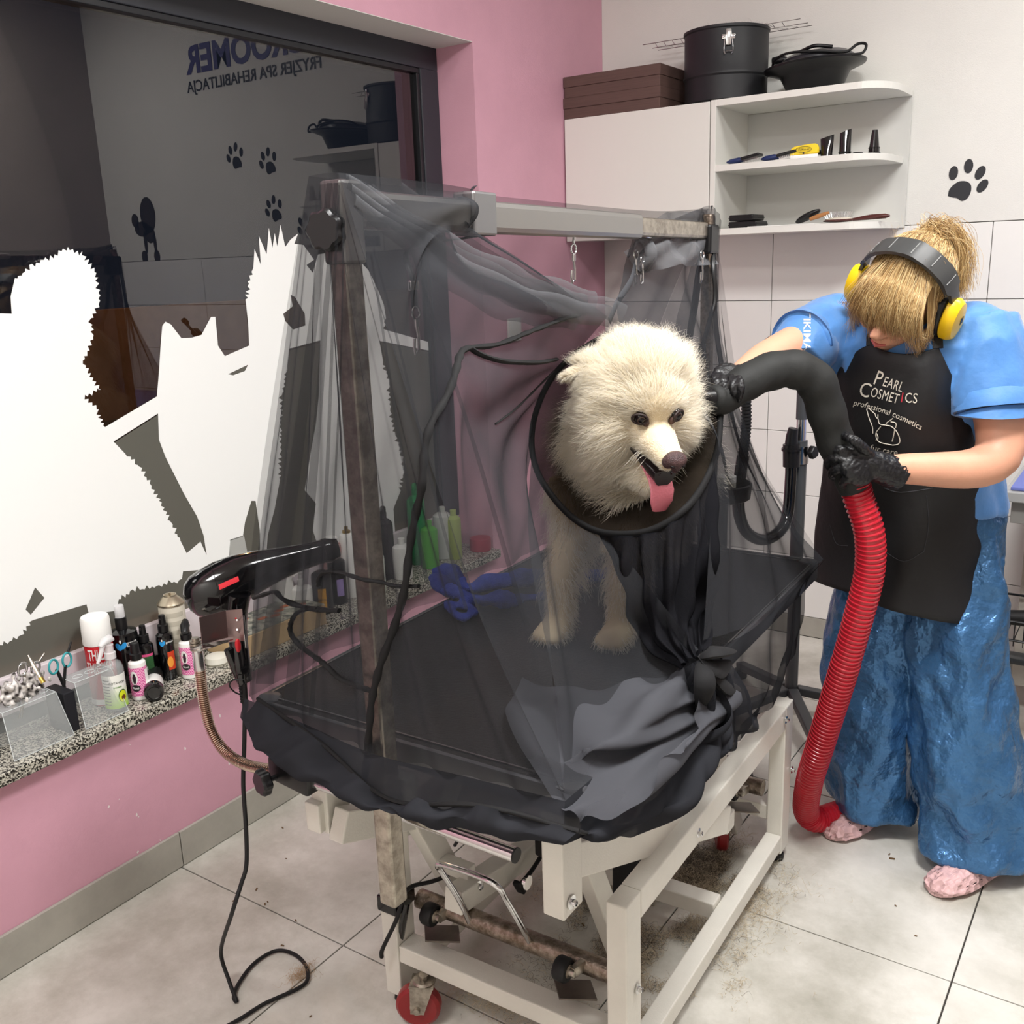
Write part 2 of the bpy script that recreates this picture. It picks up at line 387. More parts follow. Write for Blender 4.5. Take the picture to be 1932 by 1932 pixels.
# window film: white dog and cat silhouettes stuck on the inner pane
M_FILM = mat('white_window_film', 'f4f5f3', .5); b = M_FILM.node_tree.nodes['Principled BSDF']; b.inputs['Emission Strength'].default_value = 0
from mathutils.geometry import tessellate_polygon
def jag(pts, amp=3.2, step=7, seed=1):
    r = random.Random(seed); out = []
    n = len(pts)
    for i in range(n):
        (x0, y0), (x1, y1) = pts[i][:2], pts[(i+1) % n][:2]; L = math.hypot(x1-x0, y1-y0)
        fur = len(pts[i]) > 2
        out.append((x0, y0))
        if fur and L > step:
            k = int(L/step)
            for j in range(1, k):
                t = j/k; a = (amp if j % 2 else -amp*.4)*r.uniform(.15, 1.7)
                out.append((x0+(x1-x0)*t-(y1-y0)/L*a, y0+(y1-y0)*t+(x1-x0)/L*a+r.uniform(0, amp)))
    return out
def film(name, loops, x, m):
    P = [[PX(a, b_, x) for a, b_ in l] for l in loops]
    flat = [p for l in P for p in l]; tris = tessellate_polygon([[Vector((p.y, p.z, 0)) for p in l] for l in P])
    bm = BM(); vs = [bm.verts.new(p) for p in flat]; v2 = [bm.verts.new(p+Vector((.0006, 0, 0))) for p in flat]
    for t in tris:
        try: bm.faces.new([vs[i] for i in t]); bm.faces.new([v2[i] for i in t])
        except ValueError: pass
    bmesh.ops.recalc_face_normals(bm, faces=bm.faces)
    return obj(name, bm, m, win)
F = 1
main = [(-40, 590), (22, 592), (20, 560), (28, 525, F), (60, 498, F), (95, 482, F), (128, 466, F), (155, 474, F), (178, 505, F), (188, 548, F), (186, 580, F), (172, 600, F), (176, 640, F), (156, 680, F), (190, 735, F), (160, 745, F), (186, 772, F), (198, 806),
        (296, 748), (300, 700), (303, 650), (306, 615), (312, 607), (322, 612), (342, 638), (362, 637), (380, 632), (398, 598), (406, 598), (409, 630), (411, 652), (424, 672), (470, 652),
        (468, 610), (463, 565, F), (470, 520, F), (478, 505), (480, 470), (492, 500), (488, 445), (503, 480), (507, 430), (514, 468), (518, 440), (523, 466), (529, 424), (538, 466), (548, 452), (562, 441), (555, 460), (572, 462), (592, 490), (578, 500), (590, 515), (600, 480),
        (640, 474), (672, 486), (695, 510), (712, 545), (724, 575), (728, 600, F), (726, 622), (818, 648), (822, 664), (716, 643), (722, 680, F), (735, 720, F), (736, 770, F), (745, 815, F), (758, 850, F), (762, 880, F), (756, 925), (742, 960), (752, 1100), (640, 1130), (610, 1060), (590, 1000), (596, 950), (575, 925), (585, 860), (596, 800),
        (602, 740), (604, 642), (545, 658), (542, 700, F), (532, 745, F), (530, 800, F), (531, 850, F), (528, 905), (518, 960), (505, 1010), (500, 1075), (492, 1090), (490, 1000), (482, 945), (474, 945), (462, 985), (458, 1012), (434, 1020), (430, 1080), (388, 1078),
        (382, 1075), (345, 1078), (343, 1092, F), (300, 1104, F), (250, 1112, F), (224, 1130), (220, 1152), (168, 1160), (163, 1140), (62, 1170, F), (40, 1198, F), (0, 1217), (-40, 1230)]
wedge = [(214, 833), (298, 780), (300, 830), (312, 862), (346, 930), (372, 975), (384, 1010), (390, 1048), (378, 1022), (352, 1044), (340, 1020, F), (322, 985, F), (300, 945, F), (282, 912, F), (262, 880, F), (236, 856)]
hole2 = [(548, 556), (556, 560), (575, 592), (576, 614), (553, 622), (538, 606), (534, 592), (552, 578)]
notch = [(430, 706), (468, 688), (462, 700), (440, 708)]
spot = [(66, 1108), (84, 1128), (58, 1160), (48, 1150)]
film('window_film', [jag(main, 4.0, 4.5, 3), jag(wedge, 3.5, 4.5, 4)[::-1], hole2[::-1], notch[::-1], jag(spot)[::-1]], GX+.001, M_FILM)
# frosted lower zone of the pane, below the white stripe
tp = [PX(x, y, GX+.0006) for x, y in ((-60, 975), (60, 915), (214, 836), (298, 783), (380, 740), (440, 700), (500, 680), (545, 662), (605, 646), (660, 640), (716, 645), (820, 666))]
poly = tp+[Vector((GX+.0006, GR-.004, tp[-1].z-.01)), Vector((GX+.0006, GR-.004, GB)), Vector((GX+.0006, tp[0].y, GB))]
tris = tessellate_polygon([[Vector((p.y, p.z, 0)) for p in poly]]); bm = BM(); vs = [bm.verts.new(p) for p in poly]
for t in tris: bm.faces.new([vs[i] for i in t])
m_fr = mat('frosted_film', '6f6e66', .55, spec=.2); m_fr.node_tree.nodes['Principled BSDF'].inputs['Alpha'].default_value = .72
obj('frosted_film', bm, m_fr, win)
film('window_film', [[(434, 1018), (460, 1010), (470, 1060), (468, 1095), (432, 1100)]], GX+.001, mat('grey_window_film', 'a9aaa6', .5))

# outside: night street
bm = BM(); box(bm, -14, -.32, -12, 14, -.35, -.25); outside = struct('ground', bm, mat('night_paving', '2f2b28', .6, var=.3, vscale=3)); outside.name = 'street_ground'
bm = BM(); box(bm, -9.3, -9, -6, 14, -.25, 1.1); struct('wall_far', bm, mat('street_wall', '86705c', .8, var=.2, vscale=2))

# ------------------------------------------------------------------ stickers on the back wall
M_STICK = mat('black_vinyl', '26272b', .45); M_STICKV = mat('violet_vinyl', '3b3a78', .45); M_BROWNV = mat('brown_vinyl', '2c2320', .5)
def flat_shape(bm, loop, c, s, rz=0.0, y=-.001, th=.0008, sx=1):
    pts = [Vector((c[0]+sx*s*(a*cos(rz)-b_*sin(rz)), y, c[1]+s*(a*sin(rz)+b_*cos(rz)))) for a, b_ in loop]
    prism(bm, pts, (0, th, 0))
def blob(cx, cy, rx, ry, a=0, n=18):
    return [(cx+rx*cos(t)*cos(a)-ry*sin(t)*sin(a), cy+rx*cos(t)*sin(a)+ry*sin(t)*cos(a)) for t in [2*pi*k/n for k in range(n)]]
def paw(x, z, rz, label):
    bm = BM()
    pad = catmull([(-.5, -.28, 0), (-.46, -.02, 0), (-.2, .22, 0), (.08, .25, 0), (.3, .12, 0), (.34, -.15, 0), (.22, -.42, 0), (.02, -.5, 0), (-.16, -.38, 0), (-.34, -.34, 0), (-.5, -.28, 0)], 4)[:-1]
    flat_shape(bm, [(p.x, p.y) for p in pad], (x, z), .085, rz)
    for bx, by, a in ((-.36, .58, -.1), (.18, .80, .0), (.62, .52, -.45), (.74, .02, -.6)):
        flat_shape(bm, blob(bx, by, .17, .27, a), (x, z), .085, rz)
    return tag(obj('paw_sticker', bm, M_STICK), label, 'sticker', 'paw print stickers on the back wall')
paw(1.372, 1.705, 0, 'black paw print sticker on the wall just right of the open shelf')
paw(1.60, 1.80, .1, 'black paw print sticker at the right photo edge above the tiles')
paw(1.612, 2.035, .15, 'black paw print sticker, lower of the two highest on the wall')
paw(1.86, 2.08, .25, 'black paw print sticker, highest of all on the wall')
# sign lettering above the shelf (its mirror image shows in the pane)
for txt, size, x, z, m, b_ in (('GROOMER', .185, 1.72, 2.60, M_STICKV, .006), ('FRYZJER SPA REHABILITACJA', .078, 1.69, 2.475, M_STICK, .001)):
    me = text_mesh(txt, size, .001, bold=b_)
    warp(me, lambda c: Vector((x+c.x, -.0015-c.z, z+c.y)))
    tag(obj('wall_lettering', me, m), 'large violet GROOMER lettering high on the back wall' if size > .1 else 'smaller black lettering line FRYZJER SPA REHABILITACJA under the violet word', 'sign')
bm = BM(); K = []
for loop in (blob(0, .1, .42, .62), blob(0, -.55, .28, .3), blob(-.75, -.05, .2, .24), blob(-.40, -.35, .42, .26), blob(-.45, -1.3, .17, .22), blob(-.3, -.8, .1, .4), blob(.25, -1.3, .17, .22), blob(.22, -.85, .09, .35), blob(-.62, -.25, .05, .2)):
    flat_shape(bm, loop, (2.66, 1.83), .165, sx=-1)
tag(obj('poodle_sticker', bm, M_BROWNV), 'dark brown poodle silhouette sticker on the back wall, mirrored in the pane', 'sticker')
# ================================================================== CABINET, OPEN SHELVES AND WHAT STANDS ON THEM
CY = -.315
t = thing('wall_cabinet', 'white wall cabinet with a single door in the corner by the pink wall', 'cabinet')
bm = BM()
box(bm, .004, .020, CY+.02, -.004, 1.585, 2.03); box(bm, .578, .5955, CY+.02, -.004, 1.585, 2.03); box(bm, .02, .578, CY+.02, -.004, 1.585, 1.603); box(bm, .02, .578, CY+.02, -.004, 2.012, 2.03); box(bm, .02, .578, -.012, -.004, 1.6, 2.015)
obj('body', bm, M_LAM, t)
bm = BM(); box(bm, .006, .5945, CY, CY+.018, 1.584, 2.031, bevel=.0015); obj('door', bm, M_LAM, t)
t = thing('open_shelf_unit', 'white open shelf unit with three rounded boards beside the cabinet', 'shelf')
bm = BM(); box(bm, .5985, .618, CY-.001, -.004, 1.583, 2.034, bevel=.001); obj('side_panel', bm, M_LAM, t)
bm = BM(); box(bm, .618, 1.196, -.010, -.004, 1.584, 2.012, bevel=.0005); obj('back_panel', bm, M_LAMS, t)
def shelf_board(z0, z1, L):
    pts = [(.618, -.01), (.618, CY)]+[(L-.10, CY)]
    for k in range(1, 13):
        a = k/12*pi/2; pts.append((L-.10+.10*sin(a)*1.0, CY+.17*(1-cos(a))))
    pts.append((L+.0, -.01))
    bm = BM(); prism(bm, [(x, y, z0) for x, y in pts], (0, 0, z1-z0)); bmesh.ops.recalc_face_normals(bm, faces=bm.faces)
    return obj('shelf_board', bm, M_LAM, t)
shelf_board(2.013, 2.034, 1.196); shelf_board(1.798, 1.819, 1.178); shelf_board(1.583, 1.604, 1.178)
# brown lidded boxes
M_BOX = mat('brown_cardboard', '5e4842', .6, var=.10, vscale=6, stretch=(1, 1, 25))
for k, lab in ((0, 'flat brown lidded box, lower of two stacked on the white cabinet'), (1, 'flat brown lidded box, upper of two stacked on the white cabinet')):
    z = 2.0315+k*.0745; t = thing('storage_box', lab, 'box', 'brown boxes on the cabinet')
    dx = .003*k
    bm = BM(); box(bm, .003+dx, .402, CY+.004, -.03, z, z+.037, bevel=.0015); obj('box_base', bm, M_BOX, t)
    bm = BM(); box(bm, .001+dx, .405, CY+.001, -.027, z+.0372, z+.0742, bevel=.0015); obj('lid', bm, M_BOX, t)
# black canister with clamp
CX, CYY, CR = .590, -.165, .146; zc = 2.0345
t = thing('metal_canister', 'tall black round metal canister with chrome clamp on the cabinet top', 'canister')
bm = BM(); lathe(bm, [(CR-.012, 0), (CR-.002, .004), (CR-.001, .08), (CR+.004, .086), (CR+.004, .094), (CR, .10), (CR, .228), (CR+.004, .232), (CR+.004, .240), (CR-.003, .240), (CR-.004, .11), (0, .11)], at(CX, CYY, zc), 56)
obj('body', bm, M_MBLACK, t, smooth=35)
d = Vector((.42, -.91, 0)).normalized(); c = Vector((CX, CYY, zc))+d*(CR+.001); s = Vector((-d.y, d.x, 0))
F4 = Matrix(((s.x, d.x, 0, c.x), (s.y, d.y, 0, c.y), (0, 0, 1, c.z), (0, 0, 0, 1)))
bm = BM(); box(bm, -.009, .009, 0, .008, .170, .222, F4, .002); box(bm, -.022, .022, 0, .003, .190, .206, F4, .0015)
for sx in (-.0175, .0175): ell(bm, (sx, .003, .198), .004, .002, .004, F4, 8, 6)
obj('clamp', bm, M_CHROME, t, smooth=40)
bm = BM()
for sx in (-1, 1): tube(bm, [F4 @ Vector(p) for p in ((sx*.012, .006, .190), (sx*.015, .010, .165), (sx*.015, .011, .148), (sx*.010, .008, .143))], .0016, 6)
tube(bm, [F4 @ Vector(p) for p in ((-.012, .009, .150), (0, .010, .152), (.012, .009, .150))], .0016, 6)
obj('wire_bail', bm, M_CHROME, t, smooth=60)
bm = BM(); lathe(bm, [(.012, 0), (.014, .02), (.014, .035), (.008, .05)], at(CX+CR+.001, -.10, zc+.135, ry=pi/2), 12); obj('side_knob', bm, M_BLACK, t, smooth=40)
# wire grid lying on the canister
t = thing('wire_grid', 'thin wire grid lying across the top of the black canister', 'rack')
bm = BM(); zz = zc+.243
A = PY(1213, 74, -.17); B = PY(1510, 44, -.17); A.z = zz; B.z = zz+.008
for yy in (-.17, -.09, -.01-.03):
    tube(bm, [(A.x, yy, zz), (B.x, yy, zz)], .0013, 5)
for k in range(15):
    x = A.x+.05+k*.034
    tube(bm, [(x, -.172, zz), (x+.012, -.172, zz-.018 if not (CX-CR < x < CX+CR) else zz+.003), (x+.012, -.04, zz+.003)], .0011, 5)
tube(bm, [(A.x+.05, -.172, zz-.017), (CX-CR-.006, -.172, zz-.017)], .0011, 5); tube(bm, [(CX+CR+.006, -.172, zz-.017), (B.x-.03, -.172, zz-.017)], .0011, 5)
obj('grid_wire', bm, M_CHROME, t, smooth=60)
# fluff of hair on the canister
P0 = []; D0 = []
for k in range(900):
    a = rng.random()*2*pi; r = .13*math.sqrt(rng.random()); x, y = CX+r*cos(a)*1.0, CYY+.02+r*sin(a)*.8
    P0.append((x, y, zz+.002)); dd = rng.normal(size=3); dd[2] = abs(dd[2])*.45; D0.append(dd/np.linalg.norm(dd))
M_FLUFF = mat('grey_fluff', '8d8379', .9)
o = hair('hair_fluff', P0, D0, rng.uniform(.008, .03, 900), M_FLUFF, None, 6, .00022, 0, .35); tag(o, 'loose grey hair fluff caught in the wire grid on the canister', 'fluff', kind='stuff')
# black bowl with lid and cable on top
t = thing('plastic_bowl', 'black wide rimmed plastic bowl with gear piled in it, right of canister', 'bowl')
bx, by, bz = .912, -.165, 2.0415
bm = BM(); lathe(bm, [(.085, 0), (.09, .003), (.112, .05), (.118, .058), (.165, .076), (.168, .082), (.163, .084), (.114, .066), (.105, .06), (.08, .02), (0, .018)], at(bx, by, bz, ry=-.05), 48); obj('bowl_body', bm, M_BLACK, t, smooth=35)
t2 = thing('pot_lid', 'black round lid resting in the wide black bowl', 'lid')
bm = BM(); lathe(bm, [(.118, 0), (.121, .004), (.118, .022), (.10, .034), (0, .038)], at(bx+.005, by, bz+.082, ry=-.05), 40); obj('lid_disc', bm, mat('dark_grey_plastic', '34353a', .3), t2, smooth=35)
bm = BM(); tube(bm, catmull([(bx-.02, by-.10, bz+.116), (bx+.03, by-.115, bz+.124), (bx+.08, by-.09, bz+.118)], 6), .006, 8); obj('handle', bm, M_BLACK, t2, smooth=60)
bm = BM(); tube(bm, catmull([(bx-.13, by-.06, bz+.088), (bx-.11, by-.09, bz+.104), (bx-.05, by-.125, bz+.112), (bx+.05, by-.12, bz+.105), (bx+.115, by-.07, bz+.10), (bx+.15, by-.05, bz+.122), (bx+.178, by-.055, bz+.116), (bx+.172, by-.07, bz+.09), (bx+.13, by-.08, bz+.088)], 6), .0045, 8)
tag(obj('power_cable', bm, M_RUBBER, smooth=60), 'black looped cable around the lid in the bowl', 'cable')
# ---- middle shelf
zs = 1.8195
def slicker(x, y, rz, lab, blue):
    t = thing('slicker_brush', lab, 'brush', 'blue and black brushes on the shelf')
    M = at(x, y, zs, rz)
    bm = BM(); tube(bm, [M @ Vector(p) for p in ((-.065, 0, .010), (-.05, 0, .011), (-.02, 0, .014), (.0, 0, .014))], [.004, .012, .013, .008], 12, flat=.75); obj('handle', bm, blue, t, smooth=60)
    bm = BM(); box(bm, -.005, .062, -.028, .028, .012, .022, M @ Matrix.Rotation(-.18, 4, 'Y'), .004); obj('head', bm, M_BLACK, t)
    bm = BM()
    for i in range(9):
        for j in range(5):
            box(bm, .002+i*.006, .0028+i*.006, -.02+j*.01, -.0192+j*.01, .002, .013, M @ Matrix.Rotation(-.18, 4, 'Y'))
    obj('pins', bm, M_CHROME, t, kind='stuff')
M_NAVY = mat('navy_plastic', '22305e', .35)
slicker(.705, -.262, .05, 'small blue handled black brush, leftmost on the middle shelf', M_NAVY)
slicker(.832, -.262, .12, 'blue and black brush just left of the yellow tool', M_NAVY)
t = thing('curved_comb', 'black curved comb head behind the yellow tool', 'comb')
bm = BM(); tube(bm, catmull([(.80, -.20, zs+.018), (.85, -.20, zs+.026), (.90, -.20, zs+.026), (.985, -.2, zs+.018)], 5), .012, 8, flat=.6); obj('comb_body', bm, M_BLACK, t, smooth=60)
t = thing('deshedding_tool', 'bright yellow deshedding tool with steel blade on the middle shelf', 'tool')
M = at(.915, -.262, zs, .12)
M_YEL = mat('yellow_plastic', 'f2d21c', .35)
bm = BM(); prism(bm, [M @ Vector(p) for p in ((-.048, -.010, .010), (-.046, -.010, .030), (-.036, -.010, .040), (.018, -.010, .046), (.040, -.010, .046), (.048, -.010, .036), (.048, -.010, .014))], M.to_3x3() @ Vector((0, .022, 0))); bmesh.ops.recalc_face_normals(bm, faces=bm.faces)
bmesh.ops.bevel(bm, geom=bm.edges[:], offset=.003, segments=2, affect='EDGES'); obj('tool_head', bm, M_YEL, t, smooth=50)
bm = BM(); box(bm, -.044, .046, -.008, -.004, .0005, .013, M); 
for k in range(22): box(bm, -.044+k*.004, -.0425+k*.004, -.0095, -.0075, .0005, .009, M)
obj('steel_blade', bm, M_CHROME, t)
bm = BM()
for k in range(24):
    a, b_ = 2*pi*k/24, 2*pi*(k+1)/24
    beam(bm, M @ Vector((.0+.026*cos(a), -.0145, .029+.009*sin(a))), M @ Vector((.0+.026*cos(b_), -.0145, .029+.009*sin(b_))), .0012, .0012, 0)
me = text_mesh('FURm-er', .010, .0003, .3); warp(me, lambda c: M @ Vector((c.x, -.0146-c.z, .029+c.y))); bm.from_mesh(me)
ell(bm, (0, -.014, .017), .003, .002, .003, M, 8, 6)
obj('oval_logo', bm, M_BLACK, t)
def nozzle(kind, x, y, h, rz, lab):
    t = thing('dryer_nozzle', lab, 'nozzle', 'black dryer nozzles on the shelf')
    M = at(x, y, zs, rz); bm = BM()
    if kind == 'cone': lathe(bm, [(.021, 0), (.021, .006), (.018, .008), (.0175, .018), (.019, .019), (.019, .022), (.016, .023), (.0095, h), (.007, h), (.012, .02)], M, 20)
    else:
        rings = []
        for k in range(9):
            z = k/8; w = .019+(.003 if kind == 'wide' else -.001)*z; d_ = .018*(1-z)+.0045*z
            if k == 0: w += .002
            rings.append([M @ Vector((w*cos(a)*(1 if abs(cos(a)) < .99 else 1), d_*sin(a), z*h+(.006*cos(a) if k == 8 else 0))) for a in [2*pi*i/20 for i in range(20)]])
        ring_loft(bm, rings)
        if kind == 'ridge': lathe(bm, [(.021, .010), (.022, .012), (.021, .014)], M, 20)
    obj('nozzle_body', bm, M_GBLACK, t, smooth=40)
nozzle('wide', .982, -.235, .066, .1, 'short flat black dryer nozzle beside the yellow tool')
nozzle('ridge', 1.040, -.225, .080, .3, 'taller flat black dryer nozzle with ridged foot, second from right')
nozzle('cone', 1.128, -.20, .076, 0, 'pointed black cone nozzle at the right end of the shelf')
bm = BM(); lathe(bm, [(.018, 0), (.02, .004), (.016, .009), (0, .010)], at(1.082, -.225, zs), 18); tag(obj('nozzle_cap', bm, M_BLACK, smooth=40), 'low black round cap lying between two nozzles', 'cap')
# ---- bottom shelf
zs2 = 1.6045
for k, (a, b_, x0, x1, dz, lab) in enumerate(((0, 0, .662, .765, 0, 'black zip case, lower of two on the bottom shelf'), (0, 0, .664, .752, .023, 'black zip case, upper of two on the bottom shelf'))):
    t = thing('zip_case', lab, 'case', 'black cases on the shelf')
    bm = BM(); box(bm, x0, x1, -.295, -.18, zs2+dz, zs2+dz+.021, bevel=.004); obj('case_body', bm, M_BLACK, t)
    bm = BM(); box(bm, x0-.001, x1+.001, -.296, -.179, zs2+dz+.009, zs2+dz+.012, bevel=.0004); obj('zip', bm, M_RUBBER, t)
bm = BM(); box(bm, .74, .975, -.312, -.20, zs2, zs2+.0022, at(0, 0, 0, 0)); tag(obj('paper_sheet', bm, mat('white_paper', 'eeeeea', .7)), 'thin white paper lying along the bottom shelf edge', 'paper')
t = thing('paddle_brush', 'black paddle brush with tan handle on the bottom shelf', 'brush')
M = at(.935, -.235, zs2+.010, -.15)
bm = BM(); ell(bm, (0, 0, .020), .048, .028, .012, M @ Matrix.Rotation(-.42, 4, 'Y')); obj('head', bm, M_BLACK, t, smooth=60)
bm = BM(); tube(bm, [M @ Vector(p) for p in ((.01, -.02, .008), (.04, -.02, .016), (.075, -.015, .026))], [.006, .008, .005], 8); obj('handle', bm, mat('tan_wood', 'b07a4a', .45), t, smooth=60)
t = thing('pin_brush', 'wooden hairbrush with long steel pins lying bristles up', 'brush')
M = at(1.03, -.225, zs2+.004, -.06)
M_WOOD = mat('dark_red_wood', '4f2420', .3, coat=.4)
bm = BM(); ell(bm, (0, 0, .005), .055, .027, .006, M); obj('head', bm, M_WOOD, t, smooth=60)
bm = BM(); tube(bm, [M @ Vector(p) for p in ((.048, 0, .006), (.07, 0, .008), (.11, 0, .011), (.155, 0, .012), (.17, 0, .012))], [.005, .0065, .009, .0085, .003], 10); obj('handle', bm, M_WOOD, t, smooth=60)
bm = BM(); ell(bm, (0, 0, .010), .048, .022, .006, M); obj('cushion', bm, mat('pale_cushion', 'd8cfc0', .6), t, smooth=60)
bm = BM()
for i in range(-7, 8):
    for j in range(-3, 4):
        x, y = i*.0062, j*.006
        if (x/.045)**2+(y/.02)**2 > 1: continue
        p = M @ Vector((x, y, .013)); q = M @ Vector((x*1.28, y*1.5, .034))
        tube(bm, [p, q], .0006, 4); ell(bm, q, .0010, .0010, .0010, None, 5, 4)
obj('pins', bm, M_CHROME, t, kind='stuff')
# ================================================================== THINGS ON THE GRANITE SILL
SZ = SILL_Z
M_CLEAR = mat('clear_plastic', 'f4f7f6', .08, trans=1.0, ior=1.2)
def thin_clear(name, tint, alpha, rough=.1):
    m = mat(name, tint, rough); m.node_tree.nodes['Principled BSDF'].inputs['Alpha'].default_value = alpha; return m
M_ACRYL = thin_clear('clear_acrylic', 'cfd4d4', .22, .12)
M_FROST = thin_clear('milky_plastic', 'f0eff0', .62, .3)
M_WPL = mat('white_plastic', 'efeeea', .35)
M_RED = mat('red_can', 'b3121f', .3)
M_PINKL = mat('pink_label', 'e68fb8', .5)
def cyl_text(txt, size, cx, cy, r, z, ang, m, parent, rot90=False, name='lettering', bold=0.0, depth=.0003, fs=1.0):
    me = text_mesh(txt, size, depth, bold=bold)
    def fn(c):
        x, y = (c.x*fs, c.y)
        a = ang + x/r
        return Vector((cx+(r+.0004+c.z)*cos(a), cy+(r+.0004+c.z)*sin(a), z+y))
    return obj(name, warp(me, fn), m, parent)
def cyl_patch(cx, cy, r, z0, z1, a0, a1, m, parent, name='label_wrap', off=.0004, n=24):
    bm = BM(); lo = []; hi = []
    for k in range(n+1):
        a = a0+(a1-a0)*k/n; lo.append(bm.verts.new((cx+(r+off)*cos(a), cy+(r+off)*sin(a), z0))); hi.append(bm.verts.new((cx+(r+off)*cos(a), cy+(r+off)*sin(a), z1)))
    for k in range(n): bm.faces.new((lo[k], lo[k+1], hi[k+1], hi[k]))
    return obj(name, bm, m, parent, smooth=180)
def cam_ang(x, y): return math.atan2(CAM.y-y, CAM.x-x)
def bottle(name, lab, cat_, x, y, r, h, prof, m, group=None):
    t = thing(name, lab, cat_, group); bm = BM()
    lathe(bm, [(a*r, b*h) for a, b in prof], at(x, y, SZ), 32); obj('body', bm, m, t, smooth=35)
    return t
CYL = [(.92, 0), (1, .02), (1, .86), (.95, .93), (.55, .99), (.4, 1), (0, 1)]
# tall red spray can with white cap
x, y = -.098, -2.440; ca = cam_ang(x, y)
t = bottle('spray_can', 'tall red spray can with big white cap at the left of the bottles', 'can', x, y, .0335, .165, [(.95, 0), (1, .02), (1, .97), (.9, 1), (0, 1)], M_RED, 'bottles and cans on the sill')
bm = BM(); lathe(bm, [(.0345, .158), (.0352, .16), (.0340, .222), (.031, .227), (0, .228)], at(x, y, SZ), 32); obj('cap', bm, M_WPL, t, smooth=35)
for k, s in enumerate(('THICK', 'THICKER')):
    cyl_text(s, .040, x, y, .0335, SZ+.134-k*.034, ca-.15, M_WPL, t, bold=.0003, fs=.42)
cyl_patch(x, y, .0335, SZ+.004, SZ+.018, ca-1.5, ca+1.5, M_WPL, t, 'white_band')
# clear avocado spray bottle
x, y = -.030, -2.455; ca = cam_ang(x, y); r = .0265
t = bottle('spray_bottle', 'clear spray bottle with green avocado label and milky trigger', 'bottle', x, y, r, .135, [(.85, 0), (1, .03), (1, .80), (.85, .90), (.5, .96), (.42, 1), (.38, 1), (.4, .96), (.8, .88), (.93, .8), (.93, .05), (0, .04)], M_ACRYL, 'bottles and cans on the sill')
m_av = mat('avocado_label', 'eef0e4', .5); nt = m_av.node_tree; b = nt.nodes['Principled BSDF']; tc = nt.nodes.new('ShaderNodeNewGeometry'); sx = nt.nodes.new('ShaderNodeSeparateXYZ'); mr = nt.nodes.new('ShaderNodeMapRange'); mr.inputs['From Min'].default_value = SZ+.01; mr.inputs['From Max'].default_value = SZ+.07
cr = nt.nodes.new('ShaderNodeValToRGB'); cr.color_ramp.elements[0].color = (*lin('a8d80e'), 1); cr.color_ramp.elements[1].color = (*lin('eeeee8'), 1)
nt.links.new(tc.outputs['Position'], sx.inputs[0]); nt.links.new(sx.outputs['Z'], mr.inputs['Value']); nt.links.new(mr.outputs[0], cr.inputs[0]); nt.links.new(cr.outputs[0], b.inputs['Base Color'])
cyl_patch(x, y, r, SZ+.012, SZ+.098, ca-1.5, ca+1.35, m_av, t, 'label_wrap')
cyl_text('BOTANIQA', .0075, x, y, r+.0004, SZ+.078, ca+.25, mat('grey_print', '6b6f66', .6), t)
cyl_text('avocado', .006, x, y, r+.0004, SZ+.067, ca+.25, mat('green_print', '4f8a2a', .6), t)
for k in range(9): cyl_patch(x, y, r, SZ+.022+k*.0078, SZ+.0225+k*.0078+.002, ca-1.2, ca-.45, mat('grey_print', '6b6f66', .6), t, 'text_line', .0007, 8)
bm = BM(); a = ca+.55
for rr, zz, m_ in ((.017, .040, 'a'),):
    pass
def cyl_blob(x, y, r, z, a, rx, rz_, m, parent, name, off=.0009, tilt=0):
    bm = BM(); c0 = bm.verts.new((x+(r+off)*cos(a), y+(r+off)*sin(a), z)); ring = []
    for k in range(20):
        t_ = 2*pi*k/20; u = rx*cos(t_)*cos(tilt)-rz_*sin(t_)*sin(tilt); w_ = rx*cos(t_)*sin(tilt)+rz_*sin(t_)*cos(tilt)
        ring.append(bm.verts.new((x+(r+off)*cos(a+u/r), y+(r+off)*sin(a+u/r), z+w_)))
    for k in range(20): bm.faces.new((c0, ring[k], ring[(k+1) % 20]))
    return obj(name, bm, m, parent)
cyl_blob(x, y, r, SZ+.042, ca+.62, .011, .017, mat('avocado_skin', '2f5a17', .5), t, 'avocado_print')
cyl_blob(x, y, r, SZ+.041, ca+.62, .0095, .0155, mat('avocado_flesh', 'd9e021', .5), t, 'avocado_print', .0012)
cyl_blob(x, y, r, SZ+.038, ca+.66, .0055, .0065, mat('avocado_stone', '6a3f1c', .5), t, 'avocado_print', .0015)
bm = BM(); lathe(bm, [(.0135, .135), (.0135, .150), (.010, .152), (.0095, .165), (.011, .17), (0, .172)], at(x, y, SZ), 20); obj('collar', bm, M_FROST, t, smooth=35)
dirv = Vector((.15, -.95, 0)).normalized()
def along(o, f, z): return Vector((x, y, SZ))+dirv*f+Vector((0, 0, z))
bm = BM(); tube(bm, [along(0, -.014, .178), along(0, -.004, .185), along(0, .012, .183), along(0, .026, .174)], [.006, .0125, .011, .006], 12, flat=.8); obj('trigger_head', bm, M_FROST, t, smooth=60)
bm = BM(); tube(bm, [along(0, .016, .176), along(0, .024, .160), along(0, .034, .142), along(0, .040, .136)], [.006, .0055, .0045, .003], 8); obj('trigger', bm, M_FROST, t, smooth=60)
